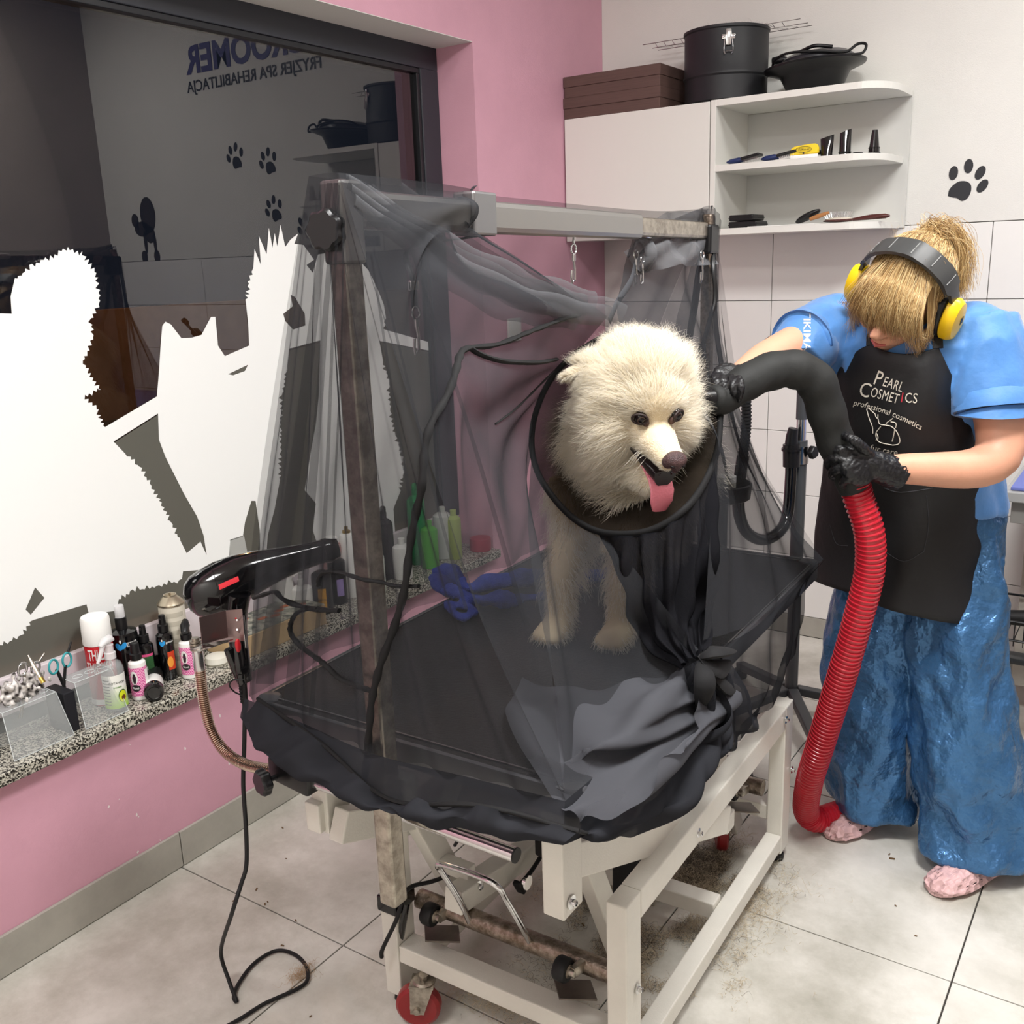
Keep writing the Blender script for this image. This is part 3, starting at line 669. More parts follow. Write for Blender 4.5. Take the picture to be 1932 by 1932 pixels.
# big black bottle with clear cap
x, y = -.112, -2.362; ca = cam_ang(x, y)
t = bottle('pump_bottle', 'large black bottle with blue drop logo and clear spray cap', 'bottle', x, y, .036, .165, [(.95, 0), (1, .02), (1, .90), (.96, .96), (.5, .995), (.36, 1), (0, 1)], M_GBLACK, 'bottles and cans on the sill')
bm = BM(); lathe(bm, [(.0145, .165), (.0145, .195), (.009, .196), (.008, .205), (0, .206)], at(x, y, SZ), 20); obj('pump', bm, M_BLACK, t, smooth=35)
bm = BM(); lathe(bm, [(.012, .196), (.0115, .225), (.0105, .227), (0, .227)], at(x, y, SZ), 20); obj('clear_cap', bm, M_FROST, t, smooth=35)
M_BLUEP = mat('blue_print', '2b9be0', .4)
def drops(x, y, r, z, a, s, parent):
    cyl_blob(x, y, r, z, a-.28*s, .0055*s, .0095*s, M_BLUEP, parent, 'drop_logo', tilt=.5); cyl_blob(x, y, r, z+.002*s, a+.02*s, .005*s, .0085*s, M_BLUEP, parent, 'drop_logo', tilt=-.5)
    cyl_blob(x, y, r, z+.012*s, a-.16*s, .002*s, .004*s, M_WPL, parent, 'drop_logo')
drops(x, y, .036, SZ+.128, ca-.05, 1.15, t)
cyl_text('groom', .011, x, y, .036, SZ+.135, ca+.55, M_WPL, t); cyl_text('Professional', .007, x, y, .036, SZ+.126, ca+.62, M_WPL, t)
# pink gingham bottles
def gingham():
    m = mat('pink_gingham', 'f2a7cb', .5); nt = m.node_tree
    if 'gx' in nt.nodes: return m
    b = nt.nodes['Principled BSDF']; g = nt.nodes.new('ShaderNodeTexCoord'); g.name = 'gx'
    bk = nt.nodes.new('ShaderNodeTexChecker'); bk.inputs['Scale'].default_value = 260; bk.inputs['Color1'].default_value = (*lin('f7b6d4'), 1); bk.inputs['Color2'].default_value = (*lin('d9569c'), 1)
    nt.links.new(g.outputs['Object'], bk.inputs[0]); nt.links.new(bk.outputs[0], b.inputs['Base Color']); return m
def pinkb(x, y, lab, noz):
    ca = cam_ang(x, y); r = .0215
    t = bottle('cosmetic_bottle', lab, 'bottle', x, y, r, .105, CYL, M_WPL, 'bottles and cans on the sill')
    cyl_patch(x, y, r, SZ+.012, SZ+.088, ca-1.5, ca+1.4, gingham(), t)
    cyl_patch(x, y, r, SZ+.035, SZ+.080, ca+.75, ca+1.4, M_WPL, t, 'white_label', .0007)
    cyl_blob(x, y, r, SZ+.062, ca-.55, .009, .018, M_WPL, t, 'white_label', .0008)
    cyl_blob(x, y, r, SZ+.060, ca-.5, .004, .014, mat('dark_print', '2a2226', .5), t, 'doll_print', .0011)
    cyl_blob(x, y, r, SZ+.035, ca-.45, .011, .009, mat('dark_print', '2a2226', .5), t, 'round_badge', .0011)
    cyl_text('Rosé', .008, x, y, r+.0008, SZ+.035, ca-.45, M_WPL, t)
    bm = BM(); lathe(bm, [(.014, .105), (.0145, .107), (.0145, .120), (.011, .122), (.0105, .145), (.009, .148), (0, .149)], at(x, y, SZ), 20)
    obj('pump', bm, M_BLACK, t, smooth=35)
    if noz:
        bm = BM(); tube(bm, [Vector((x+.012, y-.012, SZ+.128)), Vector((x, y, SZ+.142)), Vector((x-.012, y+.012, SZ+.150))], [.009, .013, .008], 8); obj('spray_head', bm, M_BLACK, t, smooth=60)
pinkb(-.036, -2.383, 'pink checked bottle with black pump, front row of the sill bottles', False)
pinkb(-.034, -2.232, 'pink bottle with black spray head half behind the steel plate', True)
# two slim black spray bottles
def slim(x, y, r, h, lab, kind):
    ca = cam_ang(x, y)
    t = bottle('spray_bottle', lab, 'bottle', x, y, r, h, CYL, M_GBLACK, 'bottles and cans on the sill')
    bm = BM(); lathe(bm, [(r*.62, h), (r*.62, h+.018), (r*.42, h+.02), (r*.36, h+.044), (0, h+.045)], at(x, y, SZ), 18)
    tube(bm, [Vector((x, y, SZ+h+.036)), Vector((x+.009, y-.012, SZ+h+.038))], .003, 8)
    obj('atomiser', bm, M_BLACK, t, smooth=35)
    if kind == 0:
        cyl_patch(x, y, r, SZ+.02, SZ+.082, ca-1.2, ca+.9, mat('dark_green_label', '2f5d33', .5), t)
        cyl_patch(x, y, r, SZ+.082, SZ+.089, ca-1.2, ca+.9, mat('pink_strip', 'e0568a', .5), t, 'pink_strip')
        cyl_text('PL', .016, x, y, r, SZ+.05, ca-.1, M_WPL, t)
    else:
        drops(x, y, r, SZ+h-.028, ca-.2, .8, t); cyl_text('groom', .008, x, y, r, SZ+h-.025, ca+.55, M_WPL, t)
        cyl_patch(x, y, r, SZ+.03, SZ+.08, ca+.1, ca+1.0, mat('orange_red_label', 'cf4322', .5), t)
        cyl_blob(x, y, r, SZ+.052, ca+.35, .008, .015, mat('orange_print', 'f0a040', .5), t, 'star_print', .001)
slim(-.092, -2.318, .0215, .118, 'slim black spray bottle with green label behind the lying roller', 0)
slim(-.076, -2.268, .0225, .132, 'slim black spray bottle with orange red label beside the beige can', 1)
# beige can with metal dome
x, y = -.095, -2.222; ca = cam_ang(x, y)
t = bottle('aerosol_can', 'tall cream aerosol can without cap, metal dome top', 'can', x, y, .0335, .19, [(.97, 0), (1, .015), (1, 1), (0, 1)], mat('cream_can', 'd9d2c2', .45), 'bottles and cans on the sill')
bm = BM(); lathe(bm, [(.0350, .189), (.0355, .194), (.033, .197), (.023, .207), (.017, .212), (.0165, .216), (.014, .216), (.012, .211), (.003, .211), (.003, .221), (0, .221)], at(x, y, SZ), 32); obj('dome', bm, mat('tin_dome', 'b8ad98', .3, .9), t, smooth=30)
for k in range(6): cyl_patch(x, y, .0335, SZ+.04+k*.024, SZ+.053+k*.024, ca-.5, ca+.9, mat('faint_print', 'bdb6a6', .5), t, 'print_block')
# white and black roller bottle lying down
x, y = .004, -2.372
t = thing('lint_roller_bottle', 'white bottle with glossy black lid lying on its side, pointing outward', 'bottle')
M = Matrix.Translation((x, y, SZ+.0245)) @ Matrix.Rotation(-.62, 4, 'Z') @ Matrix.Rotation(pi/2, 4, 'Y')
bm = BM(); lathe(bm, [(.022, -.058), (.0235, -.054), (.0235, -.004), (0, -.003)], M, 28); obj('body', bm, M_WPL, t, smooth=35)
bm = BM(); lathe(bm, [(.0243, -.006), (.0243, .014), (.0225, .018), (.017, .019), (.015, .0175), (0, .017)], M, 28); obj('lid', bm, M_GBLACK, t, smooth=35)
bm = BM(); lathe(bm, [(.0236, -.105), (.024, -.10), (.024, -.058), (0, -.057)], M, 28); obj('black_base', bm, mat('smoky_black', '1b1d1c', .3), t, smooth=35)
# acrylic holders with scissors, tweezers and a black tool
def acrylic(cx, cy, L, W, H, lab, rz, slope):
    t = thing('acrylic_holder', lab, 'holder', 'clear acrylic tool holders on the sill')
    M = at(cx, cy, SZ, rz); th = .003
    bm = BM()   # top, long side walls and slanted ends
    def sheet(p): prism(bm, [M @ Vector(q) for q in p[:4]], M.to_3x3() @ Vector(p[4]))
    s = slope
    sheet([(-W/2+s, -L/2, H), (W/2-s, -L/2, H), (W/2-s, L/2-s, H), (-W/2+s, L/2-s, H), (0, 0, -th)])
    sheet([(W/2, -L/2, 0), (W/2, L/2, 0), (W/2-s, L/2-s, H), (W/2-s, -L/2, H), (-th, 0, 0)])
    sheet([(-W/2, -L/2, 0), (-W/2, L/2, 0), (-W/2+s, L/2-s, H), (-W/2+s, -L/2, H), (th, 0, 0)])
    sheet([(-W/2, L/2, 0), (W/2, L/2, 0), (W/2-s, L/2-s, H), (-W/2+s, L/2-s, H), (0, -th, 0)])
    bmesh.ops.recalc_face_normals(bm, faces=bm.faces); obj('acrylic_shell', bm, M_ACRYL, t)
    bm = BM()   # bright polished edges
    for p, q in (((W/2-s, -L/2, H), (W/2-s, L/2-s, H)), ((-W/2+s, L/2-s, H), (W/2-s, L/2-s, H)), ((W/2-s, L/2-s, H), (W/2, L/2, 0)), ((W/2-s, -L/2, H), (W/2, -L/2, 0)), ((-W/2+s, -L/2, H), (W/2-s, -L/2, H)), ((W/2, -L/2, .001), (W/2, L/2, .001))):
        tube(bm, [M @ Vector(p), M @ Vector(q)], .0009, 6)
    obj('polished_edge', bm, thin_clear('edge_acrylic', 'e8eeee', .75, .1), t, smooth=60)
    bm = BM()
    for k in (-1, 0, 1):
        for i in range(12):
            a, b_ = 2*pi*i/12, 2*pi*(i+1)/12
            tube(bm, [M @ Vector((.010*cos(a), k*L*.27+.012*sin(a), H+.0005)), M @ Vector((.010*cos(b_), k*L*.27+.012*sin(b_), H+.0005))], .0006, 4)
    obj('hole_rim', bm, thin_clear('edge_acrylic', 'e8eeee', .75, .1), t)
    return t
acrylic(-.045, -2.505, .115, .095, .115, 'clear acrylic holder with the teal scissors, next to the red can', 0, .018)
acrylic(-.045, -2.665, .145, .095, .112, 'clear acrylic holder with tweezers at the left photo edge', 0, .018)
bm = BM(); box(bm, -.09, -.012, -2.596, -2.568, SZ, SZ+.10, bevel=.002); tag(obj('black_card', bm, mat('navy_black_card', '14151c', .6)), 'dark upright card between the two acrylic holders', 'card')
# teal scissors
def scissors(name, lab, c, m_ring, m_arm, lean, s=1.0):
    t = thing(name, lab, 'scissors')
    M = Matrix.Translation(c) @ Matrix.Rotation(lean, 4, 'X') @ Matrix.Rotation(.25, 4, 'Z') @ Matrix.Scale(s, 4)
    bm = BM()
    for sy in (-1, 1):
        ringp = [M @ Vector((0, sy*.021+.0135*cos(a), .052+.017*sin(a))) for a in [2*pi*i/16 for i in range(17)]]
        tube(bm, ringp, .0028, 8)
    obj('finger_ring', bm, m_ring, t, smooth=60)
    bm = BM()
    for sy in (-1, 1):
        tube(bm, [M @ Vector(p) for p in ((sy*.001, sy*.013, .042), (sy*.001, sy*.006, .02), (sy*.001, -sy*.002, -.01), (sy*.001, -sy*.006, -.075))], [.004, .0045, .004, .001], 8, flat=.5)
    tube(bm, [M @ Vector(p) for p in ((0, .026, .066), (0, .034, .078), (0, .042, .090))], [.003, .0026, .002], 8)
    obj('blade_arm', bm, m_arm, t, smooth=60)
M_TEAL = mat('teal_plastic', '3a9aa0', .35)
scissors('hair_scissors', 'scissors with teal and black finger rings standing in the clear holder', PX(120, 1290, -.055), M_TEAL, M_BLACK, .0)
scissors('thinning_scissors', 'steel scissors with one shiny ring in the left clear holder', PX(48, 1300, -.06), M_CHROME, M_STEEL, -.35, .9)
t = thing('tweezers', 'dark steel blade tool with gold tip leaning in the left holder', 'tweezers')
a, b_ = PX(53, 1236, -.07), PX(82, 1288, -.03)
bm = BM(); tube(bm, [a, a.lerp(b_, .3), a.lerp(b_, .8)], [.0012, .0045, .006], 8, flat=.4); obj('blade', bm, M_STEEL, t, smooth=60)
bm = BM(); tube(bm, [a.lerp(b_, .8), b_], [.006, .0065], 8, flat=.5); obj('tip', bm, mat('brass', 'a58a45', .3, .9), t, smooth=60)
bm = BM(); c = PX(28, 1305, -.05)
for k in range(150):
    p = c+Vector((random.gauss(0, .010), random.gauss(0, .030), random.gauss(0, .014)))
    ell(bm, p, .006, .006, .0075, None, 6, 5)
me = remesh(bm, .0035, 2, 'cloth'); tag(obj('spotted_cloth', me, mat('spotted_fur_cloth', 'efe9e4', .8, col2='2a2220', vscale=70, detail=1), smooth=180), 'white cloth with black spots bunched at the left edge', 'cloth')
# pale tub lid / soap behind the clip
bm = BM(); lathe(bm, [(.030, 0), (.034, .006), (.030, .020), (.02, .024), (0, .025)], at(-.045, -2.135, SZ, 0), 32); tag(obj('soap_puck', bm, mat('offwhite_plastic', 'dcd9cd', .45), smooth=35), 'low off-white round soap puck behind the metal hose end', 'soap')
# cardboard box with printed top
M_KRAFT = mat('pale_wood_box', 'c9ad84', .6, var=.12, vscale=5, stretch=(1, 12, 1))
t = thing('printed_box', 'long pale box with dark printed top behind the hair dryer', 'box')
M = at(-.075, -1.935, SZ, .0)
bm = BM(); box(bm, -.062, .085, -.16, .165, 0, .062, M, .002); obj('box_body', bm, M_KRAFT, t)
bm = BM(); box(bm, -.06, .083, -.158, .163, .0623, .0635, M); obj('printed_top', bm, mat('printed_lid', '3f4a40', .35, col2='b8b6a6', vscale=55, detail=2), t)
bm = BM()
for k in range(8):
    c = M @ Vector((.0+random.uniform(-.03, .055), -.12+.035*k, .0638)); ell(bm, c, .011, .018, .0006, None, 12, 4)
obj('biscuit_print', bm, mat('biscuit_print', 'b8663f', .6, var=.3, vscale=80), t, kind='stuff')
# things seen through the net: jars and bottles further along the sill
def simple(name, lab, cat_, px, py, xx, r, h, m, top=None, prof=CYL):
    p = PZ(px, py, SZ); x, y = p.x, p.y
    if xx is not None:
        d = ray(px, py); x = xx; y = PX(px, py, xx).y
    t = bottle(name, lab, cat_, x, y, r, h, prof, m, 'containers on the sill behind the net')
    return t, x, y
t, x, y = simple('pump_bottle', 'white pump bottle between the box and the black bottles', 'bottle', 572, 1150, -.10, .033, .10, M_WPL)
bm = BM(); lathe(bm, [(.01, .10), (.01, .12), (.004, .122), (.004, .14), (.011, .142), (.011, .148), (0, .149)], at(x, y, SZ), 16); tube(bm, [Vector((x, y, SZ+.145)), Vector((x+.01, y-.035, SZ+.143))], .004, 8); obj('pump', bm, M_WPL, t, smooth=35)
t, x, y = simple('black_bottle', 'black square shouldered bottle with yellow label', 'bottle', 612, 1160, -.07, .031, .135, M_BLACK); cyl_patch(x, y, .031, SZ+.02, SZ+.085, cam_ang(x, y)-.45, cam_ang(x, y)+.35, mat('yellow_label', 'e0a52a', .5), t)
cyl_text('ORIGINAL', .009, x, y, .0315, SZ+.05, cam_ang(x, y)-.05, M_BLACK, t)
t, x, y = simple('black_bottle', 'black bottle with lilac label beside the yellow labelled one', 'bottle', 641, 1148, -.09, .028, .15, M_BLACK); cyl_patch(x, y, .028, SZ+.03, SZ+.085, cam_ang(x, y)-.1, cam_ang(x, y)+.7, mat('lilac_label', '9a86c0', .5), t)
t, x, y = simple('label_can', 'white and red spray can with cream cap behind the dryer nozzle', 'can', 630, 1095, -.125, .03, .185, mat('white_red_can', 'c9c4c0', .4, col2='a8392f', vscale=25), prof=[(.95, 0), (1, .02), (1, .97), (.9, 1), (0, 1)])
bm = BM(); lathe(bm, [(.0225, .185), (.0225, .205), (.018, .209), (0, .21)], at(x, y, SZ), 20); obj('cap', bm, M_WPL, t, smooth=35)
t, x, y = simple('aerosol_can', 'plain white aerosol can with gold collar next to the steel post', 'can', 663, 1125, -.10, .026, .215, M_WPL, prof=[(.95, 0), (1, .01), (1, .93), (.85, .97), (.55, .99), (0, 1)])
bm = BM(); lathe(bm, [(.013, .213), (.013, .221), (.006, .222), (.006, .234), (0, .235)], at(x, y, SZ), 16); obj('collar', bm, mat('brass', 'a58a45', .3, .9), t, smooth=35)
t, x, y = simple('white_cup', 'white plastic cup standing against the window behind the net', 'cup', 530, 1090, -.14, .036, .13, M_WPL, prof=[(.8, 0), (1, 1), (.93, 1), (.75, .05), (0, .04)])
for px, py, xx, r, h, c_, lab in ((712, 1085, -.05, .026, .13, 'cfd8cc', 'pale bottle in the acrylic tray right of the post'), (731, 1090, -.12, .03, .21, '1a1a1c', 'black trigger spray bottle right of the steel post'), (760, 1070, -.07, .033, .12, 'e2e2de', 'white tub with green lid edge'), (790, 1050, -.13, .032, .25, '2a8f55', 'green topped bottle near the window corner'),
                                 (812, 1050, -.06, .03, .15, '4c9a3c', 'green labelled bottle in the middle of the far sill'), (838, 1040, -.09, .036, .17, 'b9bbb6', 'grey and white cleaning bottle far along the sill'), (858, 1030, -.05, .026, .16, 'a9b86a', 'pale yellow green bottle far along the sill'), (905, 1000, -.03, .04, .05, 'a21f3a', 'low dark red dish at the end of the sill')):
    t, x, y = simple('sill_bottle', lab, 'bottle', px, py, xx, r, h, mat('plastic_'+c_, c_, .4))
    if h > .06:
        bm = BM(); lathe(bm, [(.011, h), (.012, h+.02), (0, h+.022)], at(x, y, SZ), 14)
        if c_ in ('1a1a1c', '2a8f55'): tube(bm, [Vector((x, y, SZ+h+.012)), Vector((x, y, SZ+h+.034)), Vector((x+.02, y-.028, SZ+h+.03))], [.009, .011, .006], 8)
        obj('cap', bm, M_BLACK if c_ == '1a1a1c' else mat('plastic_cap_'+c_, c_, .4), t, smooth=50)
# switch plate on the pink wall, seen through the net
bm = BM(); p = PX(968, 622, 0); box(bm, 0.0005, .01, p.y-.042, p.y+.042, p.z-.042, p.z+.042, bevel=.003); t = thing('wall_switch', 'square white light switch on the pink wall behind the net', 'switch'); obj('plate', bm, M_WPL, t)
bm = BM(); box(bm, .010, .0125, p.y-.03, p.y+.03, p.z-.03, p.z+.03, bevel=.002); obj('rocker', bm, M_WPL, t)
# ================================================================== GROOMING TABLE
TZ = .775
TROT = radians(1.7); TC = Vector((1.046, -2.028, 0))
MT = Matrix.Translation(TC) @ Matrix.Rotation(TROT, 4, 'Z')     # table frame: x across, y along
def T(u, v, z=0.0): return MT @ Vector((u, v, z))
M_MAT = mat('black_ribbed_mat', '202123', .62, bump=.5, bscale=260, var=.15, vscale=120)
M_ALU = mat('brushed_aluminium_edge', '8f8f90', .35, .8)
table = thing('grooming_table', 'white framed electric grooming table with black rubber top in the middle of the room', 'table')
bm = BM(); box(bm, -.325, .325, -.615, .615, TZ-.004, TZ, MT, .001); obj('rubber_mat', bm, M_MAT, table)
bm = BM(); box(bm, -.320, .320, -.61, .61, TZ-.040, TZ-.004, MT); obj('tabletop', bm, M_MBLACK, table)
bm = BM()
for s in (-1, 1):
    box(bm, *( (-.334, -.324) if s < 0 else (.324, .334)), -.600, .600, TZ-.042, TZ+.002, MT, .003)
    box(bm, -.31, .31, *((-.625, -.615) if s < 0 else (.615, .625)), TZ-.042, TZ+.002, MT, .003)
for sx in (-1, 1):
    for sy in (-1, 1):
        lathe(bm, [(.020, TZ-.043), (.022, TZ-.040), (.022, TZ+.0), (.020, TZ+.003), (0, TZ+.003)], MT @ Matrix.Translation((sx*.312, sy*.603, 0)), 20)
obj('edge_trim', bm, mat('grey_edge_trim', '5b5c60', .4, .3), table, smooth=40)
bm = BM()
for s in (-1, 1): box(bm, -.30, .30, s*.6-.0015, s*.6+.0015, TZ, TZ+.0025, MT)
for s in (-1, 1): box(bm, s*.3225-.0015, s*.3225+.0015, -.60, .60, TZ, TZ+.0025, MT)
obj('bright_edge', bm, M_ALU, table)
bm = BM()
for s in (-1, 1): box(bm, s*.24-.02, s*.24+.02, -.55, .55, TZ-.085, TZ-.042, MT, .003)
for v in (-.54, 0, .54): box(bm, -.24, .24, v-.02, v+.02, TZ-.08, TZ-.044, MT, .003)
obj('top_support_frame', bm, M_WMETAL, table)
def bolt(p, d, parent, r=.008):
    d = Vector(d).normalized(); a, b_ = frame_of(d)
    M = Matrix(((a.x, b_.x, d.x, p[0]), (a.y, b_.y, d.y, p[1]), (a.z, b_.z, d.z, p[2]), (0, 0, 0, 1)))
    bm = BM(); lathe(bm, [(r*1.5, 0), (r*1.5, .0022), (r*.75, .003), (r*.75, .009), (r*.5, .010), (r*.45, .006), (0, .006)], M, 14); obj('bolt', bm, M_CHROME, parent, smooth=35)
# base frame, outer corners measured on the floor
FR, RR, FL = Vector((1.363, -2.433, 0)), Vector((1.342, -1.497, 0)), Vector((.800, -2.450, 0)); RL = FL+(RR-FR)
ex = (FR-FL).normalized(); ey = (RR-FR).normalized(); EZ = Vector((0, 0, 1))
BZ = .44
def bb_(c, u, v, z): return c+ex*u+ey*v+EZ*z
MB_ = lambda c: Matrix(((ex.x, ey.x, 0, c.x), (ex.y, ey.y, 0, c.y), (0, 0, 1, 0), (0, 0, 0, 1)))
def fbox(name, c, u0, u1, v0, v1, z0, z1, m=M_WMETAL, bevel=.003, parent=table):
    bm = BM(); box(bm, u0, u1, v0, v1, z0, z1, MB_(c), bevel); return obj(name, bm, m, parent)
W, D = .040, .058
Lf = (RR-FR).length; Wf = (FR-FL).length
for c, u0, v0 in ((FR, -W, 0), (FL, 0, 0), (RR, -W, -D), (RL, 0, -D)):
    fbox('leg', c, u0, u0+W, v0, v0+D, .032, BZ)
    M = MB_(c) @ Matrix.Translation((u0+W/2, v0+D/2, 0)); bm = BM(); lathe(bm, [(.016, 0), (.019, .006), (.018, .018), (.010, .024), (.010, .034), (0, .034)], M, 16); obj('rubber_foot', bm, M_RUBBER, table, smooth=35)
fbox('top_rail', FR, -W, 0, D+.0005, Lf-D-.0005, BZ-D, BZ); fbox('top_rail', FL, 0, W, D+.0005, Lf-D-.0005, BZ-D, BZ)
fbox('bottom_rail', FR, -W, 0, D+.0005, Lf-D-.0005, .046, .088); fbox('bottom_rail', FL, 0, W, D+.0005, Lf-D-.0005, .046, .088)
fbox('cross_rail', FL, W+.0005, Wf-W-.0005, .002, .052, .118, .158); fbox('cross_rail', RL, W+.0005, Wf-W-.0005, -.052, -.002, .118, .158)
fbox('cross_rail', FL, W+.0005, Wf-W-.0005, .52, .565, .060, .100)
# lift linkage
def pbeam(name, p, q, w_, h_, m=M_WMETAL):
    bm = BM(); beam(bm, p, q, w_, h_, .003, up=EZ); return obj(name, bm, m, table)
for s in (-1, 1):
    pc = T(s*.25, -.535); bm = BM(); box(bm, pc.x-.02, pc.x+.02, pc.y-.03, pc.y+.03, .50, TZ-.085, None, .003); obj('hanger_post', bm, M_WMETAL, table)
a1 = Vector((T(.25, -.535).x, -2.545, .585)); a2 = PX(1290, 1562, a1.x); pbeam('lift_arm', a1, a1+(a2-a1)*1.45, .035, .062)
a1 = Vector((T(-.25, -.535).x+.045, -2.60, .528)); a2 = a1+Vector((0, .60, -.24)); pbeam('lift_arm', a1, a1+(a2-a1)*1.3, .035, .062)
pbeam('lift_arm', PX(855, 1700, .95), PX(1092, 1540, .95), .045, .05); pbeam('lift_arm', PX(1100, 1610, 1.18), PX(1172, 1800, 1.18), .035, .05); pbeam('lift_arm', PX(782, 1530, .86), PX(876, 1700, .86), .035, .05)
pbeam('lift_arm', PX(1345, 1400, 1.20), PX(1385, 1560, 1.20), .035, .045)
pbeam('lift_cross_tube', Vector((.84, -1.80, .24)), Vector((1.30, -1.79, .24)), .045, .045); pbeam('lift_cross_tube', Vector((.86, -2.33, .30)), Vector((.95, -2.33, .30)), .03, .03)
fbox('hanger_block', FL, -.055+.04, .02, -.165, -.105, .505, .565)
bolt(T(.25, -.535)+Vector((.0215, -.01, .525)), (1, 0, 0), table); bolt(T(.25, -.535)+Vector((-.06, -.01, .53)), (-1, 0, 0), table)
for py, px in ((0, 0),):
    pass
for px, py, xx in ((1317, 1571, 1.3535), (1482, 1358, 1.3445), (1203, 1865, 1.3635), (1493, 1452, 1.3440)): bolt(PX(px, py, xx+.001), (1, 0, 0), table, .0065)
bolt(PX(903, 1671, .97), (1, -.3, 0), table); bolt(PX(647, 1541, .815), (1, -.2, 0), table)
# electric lift motor
bm = BM(); lathe(bm, [(.03, 0), (.034, .004), (.034, .16), (.024, .17), (.024, .20), (0, .2)], Matrix.Translation((1.06, -2.16, .31)) @ Matrix.Rotation(-1.75, 4, 'X'), 24); box(bm, 1.02, 1.10, -2.2, -2.10, .29, .36, None, .006); obj('lift_motor', bm, M_BLACK, table, smooth=35)
bm = BM(); box(bm, 1.13, 1.20, -2.06, -1.93, .13, .28, None, .006); obj('control_box', bm, M_BLACK, table)
# foot lever shaft with wheels, plates and loop handle (front), plain shaft at the rear
S0, S1 = Vector((.838, -2.368, .222)), Vector((1.330, -2.352, .222))
def shaft(S0, S1, front):
    bm = BM(); tube(bm, [S0, S1], .0205, 20); sh = obj('lever_shaft', bm, M_RUSTY, table, smooth=50)
    for px, py in ((812, 1725), (1062, 1828)) if front else ((1300, 1), (1400, 1)):
        if front: c = PY(px, py, -2.400)
        else: c = Vector((.93 if px == 1300 else 1.24, S0.y-.035, S0.z))
        bm = BM(); lathe(bm, [(.011, -.013), (.021, -.013), (.0235, -.009), (.0235, .009), (.021, .013), (.011, .013)], Matrix.Translation(c) @ Matrix.Rotation(pi/2, 4, 'Y') , 22); obj('small_wheel', bm, M_RUBBER, table, smooth=35)
        bm = BM(); lathe(bm, [(.012, .009), (.013, .014), (.008, .016), (.008, .026), (0, .027)], Matrix.Translation(c) @ Matrix.Rotation(pi/2, 4, 'Y'), 16); beam(bm, c+Vector((.02, 0, 0)), c+Vector((.026, .03, .0)), .012, .022, .001)
        obj('wheel_hub', bm, M_STEEL, table, smooth=35)
        bm = BM(); cc = c+Vector((.02, .01, -.045)); box(bm, -.036, .036, -.033, .033, -.002, .002, Matrix.Translation(cc) @ Matrix.Rotation(-.22, 4, 'X') @ Matrix.Rotation(.70, 4, 'Z'), .001)
        obj('lock_plate', bm, mat('dull_steel_plate', '6d655d', .45, .7, var=.15, vscale=20), table)
shaft(S0, S1, True); shaft(Vector((.83, -1.595, .222)), Vector((1.30, -1.58, .222)), False)
bm = BM(); h = [PY(888, 1745, -2.375), PY(868, 1700, -2.40), PY(832, 1643, -2.43), PY(826, 1634, -2.44), PY(836, 1631, -2.445), PY(900, 1652, -2.45), PY(938, 1672, -2.45), PY(956, 1700, -2.43), PY(985, 1750, -2.40), PY(998, 1775, -2.375)]
tube(bm, catmull(h, 6), .0062, 12); tube(bm, [PY(866, 1712, -2.375), PY(888, 1668, -2.30)], .005, 8); obj('loop_handle', bm, M_CHROME, table, smooth=60)
# chrome bar under the front edge
B0, B1 = PY(556, 1466, -2.655), PY(972, 1607, -2.655); B1.z = B0.z = (B0.z+B1.z)/2
bm = BM(); tube(bm, [B0, B1], .0115, 20); fb = obj('chrome_bar', bm, M_CHROME, table, smooth=50)
bm = BM(); tube(bm, [B1, B1+Vector((.003, 0, 0))], .0122, 20); obj('bar_cap', bm, M_RUBBER, table, smooth=50)
bm = BM()
for u in (-.16, .10): beam(bm, Vector((T(u, 0).x, -2.652, B0.z+.006)), Vector((T(u, 0).x, -2.60, TZ-.05)), .03, .004, .001)
obj('bar_bracket', bm, M_WMETAL, table)
# red castors
def castor(c, rz, lab=None):
    M = Matrix.Translation(c) @ Matrix.Rotation(rz, 4, 'Z')
    bm = BM(); lathe(bm, [(.018, -.014), (.040, -.0145), (.0465, -.009), (.047, 0), (.0465, .009), (.040, .0145), (.018, .014)], M @ Matrix.Translation((0, 0, .047)) @ Matrix.Rotation(pi/2, 4, 'Y'), 32); wh = obj('castor_wheel', bm, mat('red_polyurethane', '8d2628', .3), table, smooth=35)
    bm = BM(); lathe(bm, [(.016, -.0145), (.018, -.012), (.018, .012), (.016, .0145), (0, .0145)], M @ Matrix.Translation((0, 0, .047)) @ Matrix.Rotation(pi/2, 4, 'Y'), 20); obj('hub', bm, M_STEEL, wh, smooth=35)
    bm = BM()
    for s in (-1, 1):
        prism(bm, [M @ Vector(p) for p in ((s*.018, -.014, .038), (s*.018, .014, .038), (s*.018, .036, .101), (s*.018, -.012, .101))], M.to_3x3() @ Vector((s*.003, 0, 0)))
        lathe(bm, [(.007, 0), (.007, .006), (0, .006)], M @ Matrix.Translation((s*.02, 0, .047)) @ Matrix.Rotation(s*pi/2, 4, 'Y'), 10)
    box(bm, -.021, .021, -.014, .037, .099, .103, M, .001); lathe(bm, [(.021, .103), (.024, .106), (.021, .110), (.010, .111), (.010, .119), (0, .119)], M @ Matrix.Translation((0, .014, 0)), 24)
    bmesh.ops.recalc_face_normals(bm, faces=bm.faces); obj('castor_fork', bm, M_STEEL, table, smooth=35)
castor(Vector((.893, -2.455, 0)), -1.1); castor(Vector((1.28, -2.44+.05, 0)), -2.6); castor(Vector((1.185, -1.56, 0)), .5); castor(Vector((.90, -1.55, 0)), .9)
